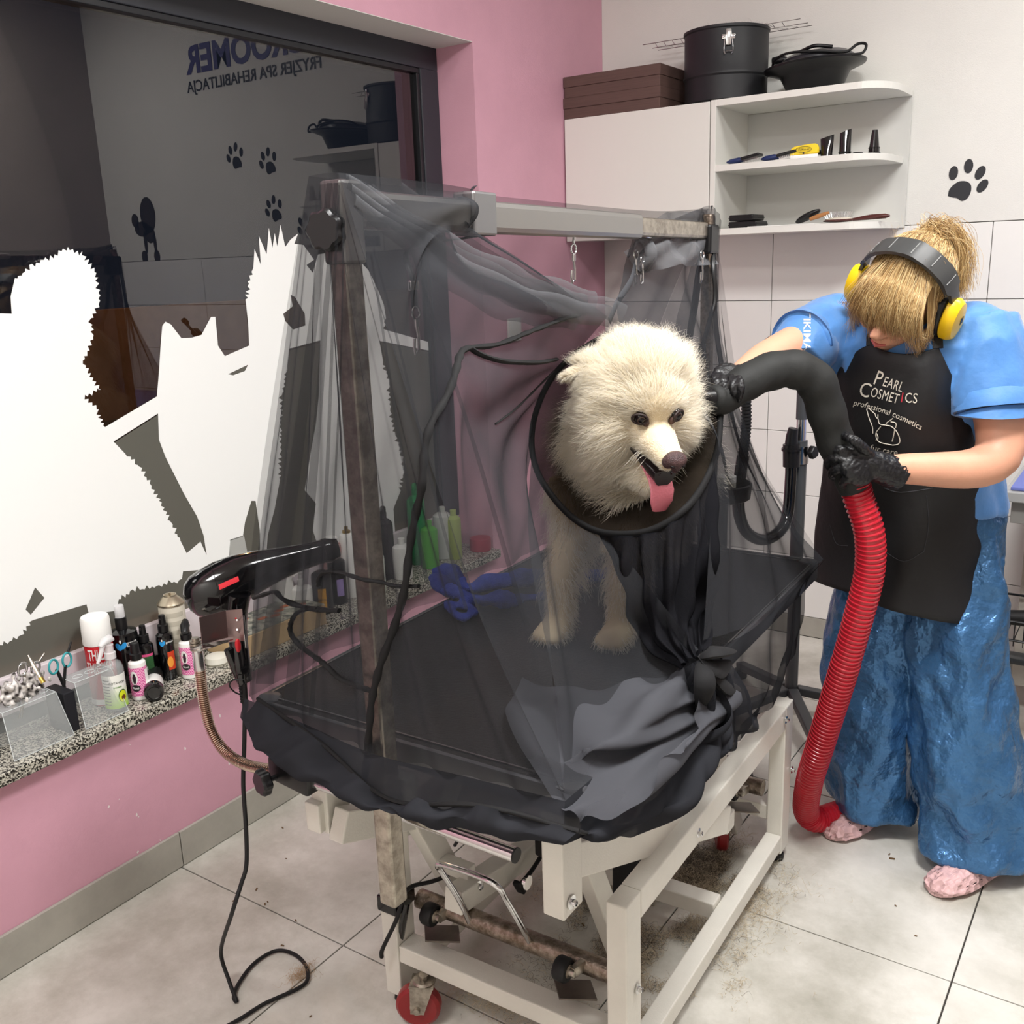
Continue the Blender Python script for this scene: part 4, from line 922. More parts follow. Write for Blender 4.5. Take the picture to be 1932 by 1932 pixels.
# tape on the front left leg and table cables
fbox('tape_band', FL, -.004, W+.004, -.005, D+.004, .232, .268, M_GBLACK, .003)
bm = BM()
tube(bm, catmull([PY(872, 1620, -2.30), PY(850, 1648, -2.33), PY(815, 1663, -2.38), PY(778, 1672, -2.425), PY(762, 1690, -2.452), PY(748, 1735, -2.47), PY(722, 1790, -2.475), PY(720, 1806, -2.475)], 6), .0045, 8)
obj('lift_cable', bm, M_RUBBER, table, smooth=60); bm = BM()
tube(bm, catmull([PY(876, 1535, -2.40), PY(872, 1570, -2.40), PY(858, 1595, -2.38)], 5), .0035, 8)
obj('lift_cable', bm, M_RUBBER, table, smooth=60)
bm = BM(); tube(bm, catmull([PY(768, 1702, -2.435), PY(757, 1760, -2.432), PY(753, 1800, -2.43), PY(756, 1850, -2.428), PY(760, 1872, -2.42)], 5), .010, 8, flat=.7); obj('taped_cable', bm, M_GBLACK, table, smooth=60)
bm = BM()
tube(bm, catmull([PX(1030, 1600, 1.0), PX(1005, 1640, 1.0), PX(985, 1665, 1.0), PX(978, 1672, 1.0)], 5), .005, 8); beam(bm, PX(975, 1665, 1.0), PX(985, 1682, 1.0), .02, .012, .003)
obj('motor_cable', bm, M_RUBBER, table, smooth=60); bm = BM()
tube(bm, catmull([PX(1245, 1430, 1.25), PX(1290, 1436, 1.25), PX(1330, 1452, 1.25)], 5), .006, 8)
obj('motor_cable', bm, M_RUBBER, table, smooth=60)

# ================================================================== OVERHEAD ARM (square post + beam) with clamps
arm = thing('overhead_grooming_arm', 'scuffed steel overhead arm with square post at the front of the grooming table', 'grooming arm')
PXX, PYY = 1.078, -2.702
bm = BM(); box(bm, PXX-.0165, PXX+.0165, PYY-.0165, PYY+.0165, .515, 1.60, None, .004); obj('front_post', bm, M_STEEL, arm)
bm = BM(); box(bm, PXX-.021, PXX+.021, PYY-.021, PYY+.021, 1.525, 1.635, None, .005); obj('corner_sleeve', bm, mat('satin_steel', '9d9b98', .35, .85), arm)
MR = Vector((1.045, -1.375, 0))
bdir = (MR-Vector((PXX, PYY, 0))).normalized(); z0, z1 = 1.598, 1.575
def on_beam(t, dz=0.0): return Vector((PXX, PYY, 0)).lerp(MR, t)+Vector((0, 0, z0+(z1-z0)*t+dz))
bm = BM(); beam(bm, on_beam(.017), on_beam(.70), .030, .052, .010); obj('beam_tube', bm, mat('satin_steel', '9d9b98', .35, .85), arm)
bm = BM(); beam(bm, on_beam(.69), on_beam(.985), .022, .040, .008); obj('inner_beam_tube', bm, M_STEEL, arm)
bm = BM(); beam(bm, Vector((MR.x, MR.y, 1.615)), Vector((MR.x, MR.y, .72)), .028, .028, .005); obj('rear_post', bm, M_RUSTY, arm)
bm = BM(); beam(bm, on_beam(.975, -.02), on_beam(1.02, -.02), .040, .07, .006); obj('clamp_block', bm, M_BLACK, arm)
bm = BM(); beam(bm, Vector((PXX, PYY+.022, .70)), Vector((PXX, PYY+.05, .70)), .05, .06, .005); obj('table_clamp', bm, M_WMETAL, arm)
def star_knob(c, d, r, parent, name='star_knob', lobes=7, th=.018):
    d = Vector(d).normalized(); a, b_ = frame_of(d); bm = BM(); rings = []
    for q, s in ((0, .9), (.15, 1.0), (.75, 1.0), (1, .86)):
        rings.append([c+d*(th*q)+(a*cos(t)+b_*sin(t))*r*s*(1+.07*cos(lobes*t)) for t in [2*pi*k/70 for k in range(70)]])
    ring_loft(bm, rings); tube(bm, [c-d*.02, c], .005, 8); return obj(name, bm, M_BLACK, parent, smooth=35)
star_knob(Vector((PXX-.002, PYY-.026, 1.570)), (.25, -1, 0), .027, arm)
star_knob(on_beam(.23)+Vector((-.03, 0, .012)), (-1, 0, .2), .017, arm)
bm = BM(); beam(bm, on_beam(.215)+Vector((0, 0, .004)), on_beam(.265)+Vector((0, 0, .004)), .042, .068, .004); obj('sliding_clamp', bm, M_ALU, arm)
bm = BM(); tube(bm, catmull([PY(1137, 434, -1.72), PY(1180, 430, -1.70), PY(1210, 436, -1.69), PY(1228, 448, -1.68), PY(1208, 445, -1.72), PY(1150, 440, -1.74), PY(1137, 434, -1.72)], 6), .0038, 8); obj('wire_loop', bm, M_CHROME, arm, smooth=60)
def hook_ring(c, parent, s=1.0, dz=0):
    bm = BM(); ring = [c+Vector((0, .011*s*cos(a), .011*s*sin(a))) for a in [2*pi*k/16 for k in range(17)]]; tube(bm, ring, .0018*s, 6)
    b0 = c+Vector((0, 0, -.012*s)); tube(bm, [b0, b0+Vector((0, 0, -.014*s))], .0045*s, 10); tube(bm, [b0+Vector((0, 0, -.014*s)), b0+Vector((0, .003, -.03*s)), b0+Vector((0, .002, -.056*s)), b0+Vector((0, -.008, -.062*s)), b0+Vector((0, -.010, -.050*s)), b0+Vector((0, -.008, -.034*s))], .0028*s, 8)
    return obj('snap_hook', bm, M_CHROME, parent, smooth=50)
lea = thing('snap_hook_clip', 'small chrome snap hook hanging from the middle of the overhead beam', 'clip')
c = on_beam(.485, -.048); hook_ring(c, lea, .85)
bm = BM(); tube(bm, [c+Vector((0, .0, .011)), c+Vector((0, .004, .028))], .0025, 6); obj('eye', bm, M_CHROME, lea)
# front leash: black strap with slider and snap
lt = thing('grooming_leash', 'black nylon leash with steel slider and hook hanging near the front post', 'leash')
def strap(pts, w_, name, parent, m=M_BLACK, th=.0016, n=5):
    bm = BM(); tube(bm, catmull(pts, n), w_/2, 8, flat=th/w_*2.5); return obj(name, bm, m, parent, smooth=60)
b0 = on_beam(.24, -.03); yy = b0.y
strap([b0, PY(773, 470, yy), PY(780, 530, yy)], .016, 'strap', lt); strap([PY(781, 548, yy), PY(783, 582, yy)], .019, 'strap', lt)
bm = BM(); beam(bm, PY(780, 529, yy), PY(781, 548, yy), .022, .008, .002); obj('slider', bm, M_CHROME, lt)
hook_ring(PY(785, 590, yy), lt, .95)
# rear leashes clipped near the rear post
lt = thing('grooming_leash', 'grey strap leash with chrome clips slanting down to the dog from the beam end', 'leash')
yy = on_beam(.75).y; strap([on_beam(.75, -.03), PY(1202, 490, yy), PY(1190, 530, yy-.10), PY(1165, 570, yy-.2), PY(1150, 605, yy-.26)], .017, 'strap', lt, mat('grey_webbing', '45474c', .7)); hook_ring(PY(1200, 480, yy-.02), lt, .9); hook_ring(PY(1212, 490, yy-.02), lt, .7)
lt = thing('grooming_leash', 'double black strap leash knotted beside the rear post of the overhead arm', 'leash')
yy = MR.y; strap([on_beam(1.02, -.02), PY(1322, 500, yy-.03), PY(1310, 580, yy-.06), PY(1300, 640, yy-.10)], .02, 'strap', lt); strap([on_beam(1.02, -.02), PY(1345, 500, yy-.02), PY(1350, 560, yy-.03), PY(1340, 600, yy-.05), PY(1325, 655, yy-.07)], .011, 'strap', lt); hook_ring(PY(1325, 480, yy-.05), lt, .9)
bm = BM(); beam(bm, PY(1325, 648, yy-.07), PY(1325, 676, yy-.07), .02, .014, .003); obj('cord_lock', bm, M_BLACK, lt)

# ================================================================== HAIR DRYER ON ITS FLEXIBLE ARM
hd = thing('hair_dryer', 'glossy black hand hair dryer held level by a steel plate holder above the sill', 'hair dryer')
A, Bn = PY(345, 1122, -2.62), PY(640, 1046, -2.36)
ax = (Bn-A).normalized(); sd = ax.cross(EZ).normalized(); uu = sd.cross(ax).normalized(); L = (Bn-A).length
prof = [(0, .004, -.004), (.02, .026, -.008), (.06, .040, -.010), (.13, .048, -.009), (.22, .051, -.004), (.34, .049, .003), (.46, .042, .008), (.60, .033, .012), (.74, .027, .014), (.86, .0245, .015), (.90, .024, .015), (.93, .026, .014), (.97, .022, .014), (1.0, .020, .014)]
bm = BM(); ring_loft(bm, [[A+ax*(t*L)+uu*(o_+r*cos(a))+sd*(r*.88*sin(a)) for a in [2*pi*k/28 for k in range(28)]] for t, r, o_ in prof]); obj('barrel', bm, M_GBLACK, hd, smooth=60)
def on_barrel(t, a, off=.0005):
    for (t0, r0, o0), (t1, r1, o1) in zip(prof, prof[1:]):
        if t0 <= t <= t1: f = (t-t0)/(t1-t0); r = r0+(r1-r0)*f; o_ = o0+(o1-o0)*f; break
    return A+ax*(t*L)+uu*(o_+(r+off)*cos(a))+sd*((r+off)*.88*sin(a))
bm = BM(); g = [[bm.verts.new(on_barrel(.21+.125*i/6, 1.18+.20*j/3)) for j in range(4)] for i in range(7)]
for i in range(6):
    for j in range(3): bm.faces.new((g[i][j], g[i+1][j], g[i+1][j+1], g[i][j+1]))
bmesh.ops.recalc_face_normals(bm, faces=bm.faces); obj('red_label', bm, mat('red_sticker', 'd8353f', .4), hd)
bm = BM(); tube(bm, [on_barrel(.20, a, .0003) for a in [pi*2*k/24 for k in range(25)]], .0006, 4); tube(bm, [on_barrel(.905, a, .0006) for a in [pi*2*k/24 for k in range(25)]], .0008, 4); obj('seam', bm, M_BLACK, hd)
hh = [PY(437, 1145, -2.565), PY(441, 1185, -2.57), PY(450, 1225, -2.575), PY(460, 1262, -2.58)]
bm = BM(); tube(bm, catmull([PY(452, 1120, -2.555)]+[PY(447, 1160, -2.56), PY(449, 1205, -2.57), PY(457, 1255, -2.58), PY(462, 1285, -2.58)], 6), lambda t: .025-.009*t, 16, flat=.75); obj('handle', bm, M_GBLACK, hd, smooth=60)
bm = BM(); tube(bm, [PY(430, 1225, -2.60), PY(445, 1262, -2.59), PY(458, 1290, -2.585)], [.008, .010, .009], 10); obj('handle_spine', bm, M_GBLACK, hd, smooth=60)
bm = BM(); ell(bm, PY(449, 1218, -2.60), .005, .006, .014); ell(bm, PY(446, 1166, -2.59), .003, .003, .003); obj('red_switch', bm, mat('red_switch', 'c2212b', .3), hd, smooth=60)
bm = BM()
for k in range(9): tube(bm, [PY(456+k*.6, 1283+k*5, -2.582), PY(456+k*.6, 1284.5+k*5, -2.582)], .0075, 10)
tube(bm, [PY(460, 1275, -2.582), PY(463, 1335, -2.582)], [.005, .006], 10); obj('strain_relief', bm, M_RUBBER, hd, smooth=50)
bm = BM(); tube(bm, catmull([PY(459, 1282, -2.60), PY(440, 1283, -2.61), PY(433, 1293, -2.61), PY(442, 1305, -2.6), PY(457, 1312, -2.59)], 6), .0016, 6); obj('hanging_loop', bm, M_RUBBER, hd, smooth=60)
# cord to the floor and its loop
cz = .006
cord = [PY(462, 1330, -2.582), PY(461, 1400, -2.60), PY(459, 1480, -2.62), PY(464, 1560, -2.64), PY(465, 1630, -2.66), PY(455, 1668, -2.68), PY(437, 1725, -2.70)]
e = PZ(417, 1795, .12); cord += [PZ(417, 1795, .10), PZ(432, 1850, .03), PZ(446, 1888, cz), PZ(441, 1880, cz), PZ(450, 1856, cz), PZ(475, 1822, cz), PZ(505, 1800, cz), PZ(530, 1793, cz), PZ(558, 1802, cz+.004), PZ(577, 1822, cz+.004), PZ(580, 1848, cz+.002), PZ(560, 1866, cz), PZ(500, 1893, cz), PZ(460, 1918, cz), PZ(430, 1935, cz), PZ(380, 1960, cz)]
bm = BM(); tube(bm, catmull(cord, 7), .0042, 10); obj('power_cord', bm, M_RUBBER, hd, smooth=60)
fx = thing('flexible_dryer_holder', 'ribbed metal gooseneck holder clamped to the chrome bar, carrying the hair dryer', 'holder')
yf = -2.64
gn = catmull([PY(377, 1262, yf), PY(381, 1300, yf), PY(388, 1340, yf), PY(400, 1380, yf), (PY(425, 1418, yf)), PY(465, 1443, yf), PY(528, 1455, yf)], 14)
bm = BM(); N = 78; acc = [0]
for a, b_ in zip(gn, gn[1:]): acc.append(acc[-1]+(b_-a).length)
def arc(s):
    s = max(0, min(acc[-1]-1e-6, s))
    for i in range(len(gn)-1):
        if acc[i+1] >= s: return gn[i].lerp(gn[i+1], (s-acc[i])/(acc[i+1]-acc[i]))
pts = []; rad = []
for k in range(N*3+1):
    pts.append(arc(acc[-1]*k/(N*3))); rad.append((.0078, .0108, .0108)[k % 3])
tube(bm, pts, rad, 14); obj('gooseneck', bm, mat('coiled_steel', 'c9b4a6', .2, 1.0), fx, smooth=25)
bm = BM(); tube(bm, [PY(370, 1222, yf), PY(373, 1232, yf), PY(377, 1264, yf)], [.0085, .0105, .0105], 16); obj('end_sleeve', bm, M_CHROME, fx, smooth=50)
bm = BM()
for k in range(4): tube(bm, [PY(368+k*.7, 1208+k*5, yf), PY(368.4+k*.7, 1210.5+k*5, yf)], .0115, 14)
tube(bm, [PY(368, 1203, yf), PY(371, 1226, yf)], .007, 10); obj('thread', bm, M_STEEL, fx, smooth=40)
pl = [PY(376, 1165, -2.665), PY(426, 1152, -2.60), PY(431, 1212, -2.60), PY(383, 1223, -2.665)]
nn = (pl[1]-pl[0]).cross(pl[3]-pl[0]).normalized()
bm = BM(); prism(bm, pl, nn*.0015); pr = [pl[1], pl[1]+Vector((.03, .014, .004)), pl[2]+Vector((.03, .014, .004)), pl[2]]; prism(bm, pr, nn*.0015)
bmesh.ops.recalc_face_normals(bm, faces=bm.faces); obj('steel_plate', bm, mat('satin_plate', '9a8583', .38, .9), fx)
bm = BM(); prism(bm, [PY(362, 1225, -2.665), PY(384, 1216, -2.665), PY(436, 1203, -2.60), PY(440, 1207, -2.60), PY(400, 1222, -2.64), PY(376, 1230, -2.65)], (0, 0, .0016)); obj('plate_bracket', bm, M_CHROME, fx)
bm = BM(); beam(bm, PY(456, 1160, -2.57), PY(461, 1222, -2.57), .004, .012, .001); tube(bm, [PY(447, 1170, -2.6), PY(458, 1170, -2.57)], .002, 6); tube(bm, [PY(447, 1188, -2.6), PY(458, 1205, -2.57)], .0016, 6); obj('spring_clip', bm, M_CHROME, fx)
bm = BM(); beam(bm, B0+Vector((-.045, 0, .012)), B0+Vector((.055, 0, .002)), .044, .048, .006); beam(bm, B0+Vector((-.052, .0, .035)), B0+Vector((.01, .0, .06)), .03, .04, .006); obj('clamp_body', bm, M_BLACK, fx, smooth=40)
star_knob(B0+Vector((-.028, -.038, -.002)), (-.25, -1, 0), .023, fx, lobes=6)
# ================================================================== THE DOG (white, fluffy, standing on the table)
HC = PY(1199, 755, -2.115)            # middle of the skull
F_ = Vector((.765, -.555, -.38)).normalized()
Lx = Vector((0, 0, 1)).cross(F_).normalized()      # dog's left side = photo right... sign fixed below
Lx = -Lx if Lx.dot(RIGHT) < 0 else Lx
U_ = F_.cross(Lx).normalized()
if U_.z < 0: U_ = -U_
def H(f, l, u): return HC+F_*f+Lx*l+U_*u
MH = Matrix(((F_.x, Lx.x, U_.x, HC.x), (F_.y, Lx.y, U_.y, HC.y), (F_.z, Lx.z, U_.z, HC.z), (0, 0, 0, 1)))
dog = thing('dog', 'white fluffy dog standing on the grooming table, head poking out of the black net', 'dog')
bm = BM()
# skull, cheeks, muzzle, jaw
ell(bm, (-.005, 0, .015), .085, .078, .080, MH); ell(bm, (.030, -.040, -.028), .050, .042, .050, MH); ell(bm, (.030, .040, -.028), .050, .042, .050, MH)
ell(bm, (.058, 0, .028), .040, .050, .042, MH)
tube(bm, [H(.03, 0, -.012), H(.075, 0, -.020), H(.115, 0, -.027), H(.148, 0, -.032), H(.168, 0, -.035)], [.052, .040, .032, .027, .021], 20, flat=.85)
tube(bm, [H(.01, 0, -.060), H(.05, 0, -.085), H(.085, 0, -.107), H(.116, 0, -.124)], [.040, .032, .025, .016], 16, flat=.62, up=None)
for s in (-1, 1):   # ears, folded sideways
    tube(bm, [H(-.035, s*.055, .052), H(-.04, s*.090, .052), H(-.045, s*.120, .040), H(-.047, s*.138, .028)] if s < 0 else [H(-.03, .05, .045), H(-.06, .07, .05), H(-.085, .08, .045)], [.024, .020, .014, .008] if s < 0 else [.024, .016, .006], 12, flat=.5)
CH = Vector((1.12, -2.03, 1.13)); RU = Vector((.97, -1.60, 1.14))
tube(bm, [HC-F_*.03-Vector((0, 0, .01)), HC-F_*.08+Vector((.01, .03, -.06)), CH+Vector((.02, .04, .04)), CH+Vector((-.02, .11, -.02))], [.062, .072, .090, .115], 20)
tube(bm, [CH+Vector((.01, -.01, 0)), CH+Vector((0, .06, .0)), CH.lerp(RU, .5), RU, RU+Vector((-.01, .05, .0))], [.085, .125, .125, .120, .07], 24)
def leg(pts, r): tube(bm, pts, r, 16)
PL, PR = PZ(1045, 1190, TZ+.02), PZ(1162, 1200, TZ+.02)
PL, PR = Vector((PL.x, PL.y+.02, TZ)), Vector((PR.x, PR.y+.02, TZ))
for p, s in ((PL, -1), (PR, 1)):
    top = CH+Vector((s*.065, -.02, -.04))
    leg([top, top.lerp(p, .35)+Vector((0, .02, 0)), p+Vector((0, .012, .12)), p+Vector((0, .008, .05)), p+Vector((0, -.005, .026))], [.060, .042, .030, .030, .030])
    ell(bm, p+Vector((0, -.022, .022)), .033, .042, .024)
    for k in (-1.5, -.5, .5, 1.5): ell(bm, p+Vector((k*.015, -.052+abs(k)*.006, .016)), .0105, .020, .015)
for s in (-1, 1):
    q = RU+Vector((s*.07, .0, -.03)); p = Vector((RU.x+s*.085, RU.y+.03, TZ))
    leg([q, q+Vector((s*.01, -.05, -.10)), Vector((p.x, p.y+.045, TZ+.15)), Vector((p.x, p.y+.02, TZ+.06)), p+Vector((0, 0, .03))], [.085, .065, .036, .030, .028])
    ell(bm, p+Vector((0, -.02, .022)), .032, .045, .023)
tube(bm, [RU+Vector((0, .04, .06)), RU+Vector((-.02, .06, .13)), RU+Vector((.0, .03, .18)), RU+Vector((.03, -.03, .17))], [.035, .035, .035, .02], 14)
dme = remesh(bm, .0075, 3, 'body')
M_DOGSKIN = mat('cream_dog_coat', 'dccbaa', .75, var=.04, vscale=20)
body = obj('body', dme, M_DOGSKIN, dog, smooth=180)
# mouth, tongue, nose, eyes
M_MOUTH = mat('dark_mouth', '170d10', .35); M_NOSE = mat('brown_black_nose', '3a2a2b', .38, bump=.6, bscale=500, col2='5a4040', vscale=60); M_TONGUE = mat('pink_tongue', 'c8707c', .28, bump=.4, bscale=250, sss=.15)
bm = BM(); rings = []
for k in range(9):
    t = k/8; f = .034+.116*t; u = -.042-.021*t; g = .004+.030*math.sin(min(1, t*1.15)*pi*.52)
    w = .043-.024*t
    rings.append([H(f, w*1.12*cos(a), u+(-g*.9 if sin(a) < 0 else .003)*abs(sin(a))-.0) for a in [2*pi*i/20 for i in range(20)]])
ring_loft(bm, rings); obj('mouth', bm, M_MOUTH, dog, smooth=60)
bm = BM(); pts = [H(.07, 0, -.066), H(.105, 0, -.078), H(.135, 0, -.086), H(.155, -.002, -.098), H(.163, -.004, -.116), H(.164, -.005, -.134)]
rings = []
for k, p in enumerate(pts):
    w = (.021, .0225, .023, .0235, .0225, .014)[k]; d = (pts[min(k+1, 5)]-pts[max(k-1, 0)]).normalized(); nn = Lx.cross(d).normalized()
    rings.append([p+Lx*(w*cos(a))+nn*(.0045*sin(a)-.0022*math.exp(-(cos(a)*3)**2)*(1 if sin(a) > 0 else 0)) for a in [2*pi*i/22 for i in range(22)]])
ring_loft(bm, rings); obj('tongue', bm, M_TONGUE, dog, smooth=60)
bm = BM(); ell(bm, (.170, 0, -.024), .017, .0215, .0155, MH); ell(bm, (.176, 0, -.033), .010, .008, .013, MH); ell(bm, (.168, -.012, -.028), .012, .011, .012, MH); ell(bm, (.168, .012, -.028), .012, .011, .012, MH)
nme = remesh(bm, .0018, 2, 'nose'); obj('nose', nme, M_NOSE, dog, smooth=180)
bm = BM()
for s in (-1, 1): ell(bm, (.1815, s*.0095, -.029), .0045, .0045, .0032, MH)
obj('nostril', bm, M_MOUTH, dog, smooth=60)
bm = BM(); tube(bm, [H(.030, -.050, -.040), H(.050, -.042, -.048), H(.085, -.032, -.056), H(.115, -.026, -.059), H(.14, -.020, -.062), H(.150, -.010, -.066)], .0032, 8); tube(bm, [H(.030, .050, -.040), H(.050, .042, -.048), H(.085, .032, -.056), H(.115, .026, -.059), H(.14, .020, -.062), H(.150, .010, -.066)], .0032, 8)
obj('lip', bm, M_MOUTH, dog, smooth=60)
for s in (-1, 1):
    ec = Vector((.086, s*.0345, .016))
    bm = BM(); ell(bm, ec, .0122, .0122, .0122, MH, 24, 16); e = obj('eye', bm, mat('dark_brown_eye', '120b0a', .15, coat=.2), dog, smooth=180)
    gz = Vector((.93, s*.22, -.05)).normalized()
    for nm_, rr_, off_, mm_ in (('iris', .0072, .0112, mat('grey_brown_iris', '57473d', .2)), ('pupil', .0036, .0121, mat('black_pupil', '050505', .1))):
        ga, gb = frame_of(gz); bm = BM(); c_ = bm.verts.new(MH @ (ec+gz*(off_+.0006))); rg = [bm.verts.new(MH @ (ec+(gz*math.sqrt(max(0, .0124**2-rr_**2))*(1.005 if nm_ == 'iris' else 1.03)+(ga*cos(a)+gb*sin(a))*rr_))) for a in [2*pi*k/20 for k in range(20)]]
        c_.co = MH @ (ec+gz*(.01255 if nm_ == 'iris' else .0128))
        for k in range(20): bm.faces.new((c_, rg[k], rg[(k+1) % 20]))
        bmesh.ops.recalc_face_normals(bm, faces=bm.faces); obj(nm_, bm, mm_, e, smooth=180)
    bm = BM(); ring = []
    dirv = Vector((.86, s*.5, .05)).normalized(); aa = dirv.cross(Vector((0, 0, 1))).normalized(); bb2 = aa.cross(dirv).normalized()
    for k in range(25):
        a = 2*pi*k/24; ring.append(MH @ (ec+dirv*.0075+aa*(.0140*cos(a))+bb2*((.0088 if sin(a) > 0 else .0092)*sin(a))))
    tube(bm, ring, .0024, 8); obj('eyelid', bm, mat('dark_eyelid', '2b1d1a', .5), dog, smooth=60)
    bm = BM(); ell(bm, ec+Vector((.008, -s*.009, -.008)), .006, .006, .007, MH); obj('tear_stain', bm, mat('tear_stain', '4a332c', .7), dog, smooth=60)
# ---- coat
def to_head(P): D = P-np.array(HC); return np.stack([D@np.array(F_), D@np.array(Lx), D@np.array(U_)], 1)
nose_np = np.array(H(.17, 0, -.03))
def coat(n, rad, head, seed):
    global rng
    w_ = (lambda c: (np.linalg.norm(to_head(c)-np.array([.02, 0, -.02]), axis=1) < .17).astype(float)+.0001) if head else (lambda c: (np.linalg.norm(to_head(c)-np.array([.02, 0, -.02]), axis=1) >= .14).astype(float)+.0001)
    P, N = sample_mesh(dme, n, w_); h = to_head(P)
    f, l, u = h[:, 0], h[:, 1], h[:, 2]
    hd_ = np.linalg.norm(h, axis=1) < .19
    # keep eyes, nose, mouth free
    ok = np.ones(len(P), bool)
    for s in (-1, 1): ok &= np.linalg.norm(h-np.array([.091, s*.0370, .015]), axis=1) > .0130
    ok &= np.linalg.norm(h-np.array([.172, 0, -.028]), axis=1) > .022
    ok &= ~((u < -.052) & (u > -.092-.05*(f-.05)) & (f > .06) & (np.abs(l) < .034) & hd_ & (np.abs(N@np.array(Lx)) < .9) & (u > -.085))
    P, N, h, hd_ = P[ok], N[ok], h[ok], hd_[ok]; f, l, u = h.T
    v = P-nose_np; dist = np.linalg.norm(v, axis=1, keepdims=True); back = v/(dist+1e-6)
    back -= N*(back*N).sum(1, keepdims=True)*.9; back /= np.linalg.norm(back, axis=1, keepdims=True)+1e-6
    front = np.clip((f-.045)/.09, 0, 1)                      # 1 on the muzzle
    ln = .062*(1-front)**1.4+.0065
    face = np.clip(1-np.linalg.norm((h-np.array([.085, 0, .0]))/np.array([.062, .060, .055]), axis=1), 0, 1)
    ln = ln*(1-.80*np.clip(face*2.2, 0, 1))
    ln += .030*np.clip((-u-.04)/.05, 0, 1)*np.clip((.09-f)/.05, 0, 1)      # ruff under the jaw
    ln += .022*np.clip((np.abs(l)-.045)/.03, 0, 1)*np.clip((.07-f)/.05, 0, 1)
    ln *= 1-.50*np.clip((-l-.03)/.05, 0, 1)*np.clip((.06-f)/.06, 0, 1)
    ear = (l < -.095) & (u > .010); ln[ear] = .012
    lift = (.22+.55*(1-front))[:, None]
    D = back*(1-.15*lift)+N*lift
    body_dir = N*.45+np.array([-.1, .35, -.75])
    D = np.where(hd_[:, None], D, body_dir); ln = np.where(hd_, ln, .035+.02*rng.random(len(P)))
    low = P[:, 2] < TZ+.12; ln = np.where(low, .014+.01*rng.random(len(P)), ln); ln = np.where(P[:, 2] < TZ+.012, .004, ln)
    cl = np.array([noise.noise_vector(Vector(p)*34+Vector((seed, 0, 0))) for p in P]); cl2 = np.array([noise.noise_vector(Vector(p)*90) for p in P])
    D = D+cl*.42*(1-front*.8)[:, None]+cl2*.28*(1-front*.8)[:, None]+rng.normal(size=D.shape)*.10
    D[:, 2] -= .18*np.where(hd_, np.clip(-(u+.01)/.08, 0, 1), 0)
    D /= np.linalg.norm(D, axis=1, keepdims=True)
    ln = ln*rng.uniform(.65, 1.15, len(P))
    return hair('head_fur' if head else 'body_fur', P-N*.001, D, ln, M_FUR if head else M_FUR, dog, 6, rad, .22, .16, tip=.1)
M_FUR = bpy.data.materials.new('cream_fur'); M_FUR.use_nodes = True; nt = M_FUR.node_tree; nt.nodes.clear()
out = nt.nodes.new('ShaderNodeOutputMaterial'); df = nt.nodes.new('ShaderNodeBsdfDiffuse'); tl = nt.nodes.new('ShaderNodeBsdfTranslucent'); gs = nt.nodes.new('ShaderNodeBsdfGlossy'); gs.inputs['Roughness'].default_value = .5
m1 = nt.nodes.new('ShaderNodeMixShader'); m1.inputs[0].default_value = .32; m2 = nt.nodes.new('ShaderNodeMixShader'); m2.inputs[0].default_value = .05
hi = nt.nodes.new('ShaderNodeHairInfo'); cr = nt.nodes.new('ShaderNodeValToRGB'); cr.color_ramp.elements[0].color = (*lin('fbf2dc'), 1); cr.color_ramp.elements[1].color = (*lin('fffaf0'), 1)
nt.links.new(hi.outputs['Random'], cr.inputs[0])
for q in (df, tl): nt.links.new(cr.outputs[0], q.inputs['Color'])
nt.links.new(df.outputs[0], m1.inputs[1]); nt.links.new(tl.outputs[0], m1.inputs[2]); nt.links.new(m1.outputs[0], m2.inputs[1]); nt.links.new(gs.outputs[0], m2.inputs[2]); nt.links.new(m2.outputs[0], out.inputs[0])
coat(90000, .00030, True, 1.0)
coat(45000, .00045, False, 5.0)
W_ = []
for s in (-1, 1):
    for k in range(9):
        p = np.array(H(.10+.006*(k % 4), s*(.024), -.035-.006*(k//3))); d = np.array(F_)*.25+np.array(Lx)*s*random.uniform(.6, 1)+np.array(U_)*random.uniform(-.6, .2); d /= np.linalg.norm(d)
        W_.append((p, d))
hair('whiskers', [a for a, b_ in W_], [b_ for a, b_ in W_], [random.uniform(.03, .05) for _ in W_], M_FUR, dog, 6, .0003, .3, .05)
# blue towel beside the dog
bm = BM()
c0 = PZ(905, 1120, TZ+.03)
M_TOWEL = mat('blue_towel', '2b3f9b', .9, bump=.9, bscale=350, var=.2, vscale=30)
pts = [(820, 1085), (850, 1080), (880, 1110), (920, 1100), (960, 1095), (1000, 1090), (1060, 1080), (1110, 1090), (1150, 1080)]
tube(bm, catmull([PZ(x, y, TZ+.022) for x, y in pts], 6), lambda t: .021+.010*sin(t*19)*sin(t*7), 14, flat=.8)
tube(bm, catmull([PZ(x, y, TZ+.028) for x, y in ((822, 1088), (845, 1112), (890, 1125), (930, 1130), (960, 1120))], 6), lambda t: .018+.006*sin(t*9), 12, flat=.6)
tube(bm, catmull([PZ(x, y, TZ+.015) for x, y in ((845, 1135), (860, 1158), (880, 1165), (892, 1150), (870, 1140), (900, 1135), (950, 1140))], 6), .012, 12, flat=.6)
tube(bm, catmull([PZ(x, y, TZ+.016) for x, y in ((930, 1130), (990, 1130), (1050, 1120), (1100, 1105))], 6), lambda t: .020+.008*sin(t*11), 12, flat=.6)
me = remesh(bm, .005, 2, 'towel'); 
for v in me.vertices:
    n_ = fbm(v.co, 28, 2)*.006; v.co += v.normal*n_; v.co.z = max(v.co.z, TZ+.0015)
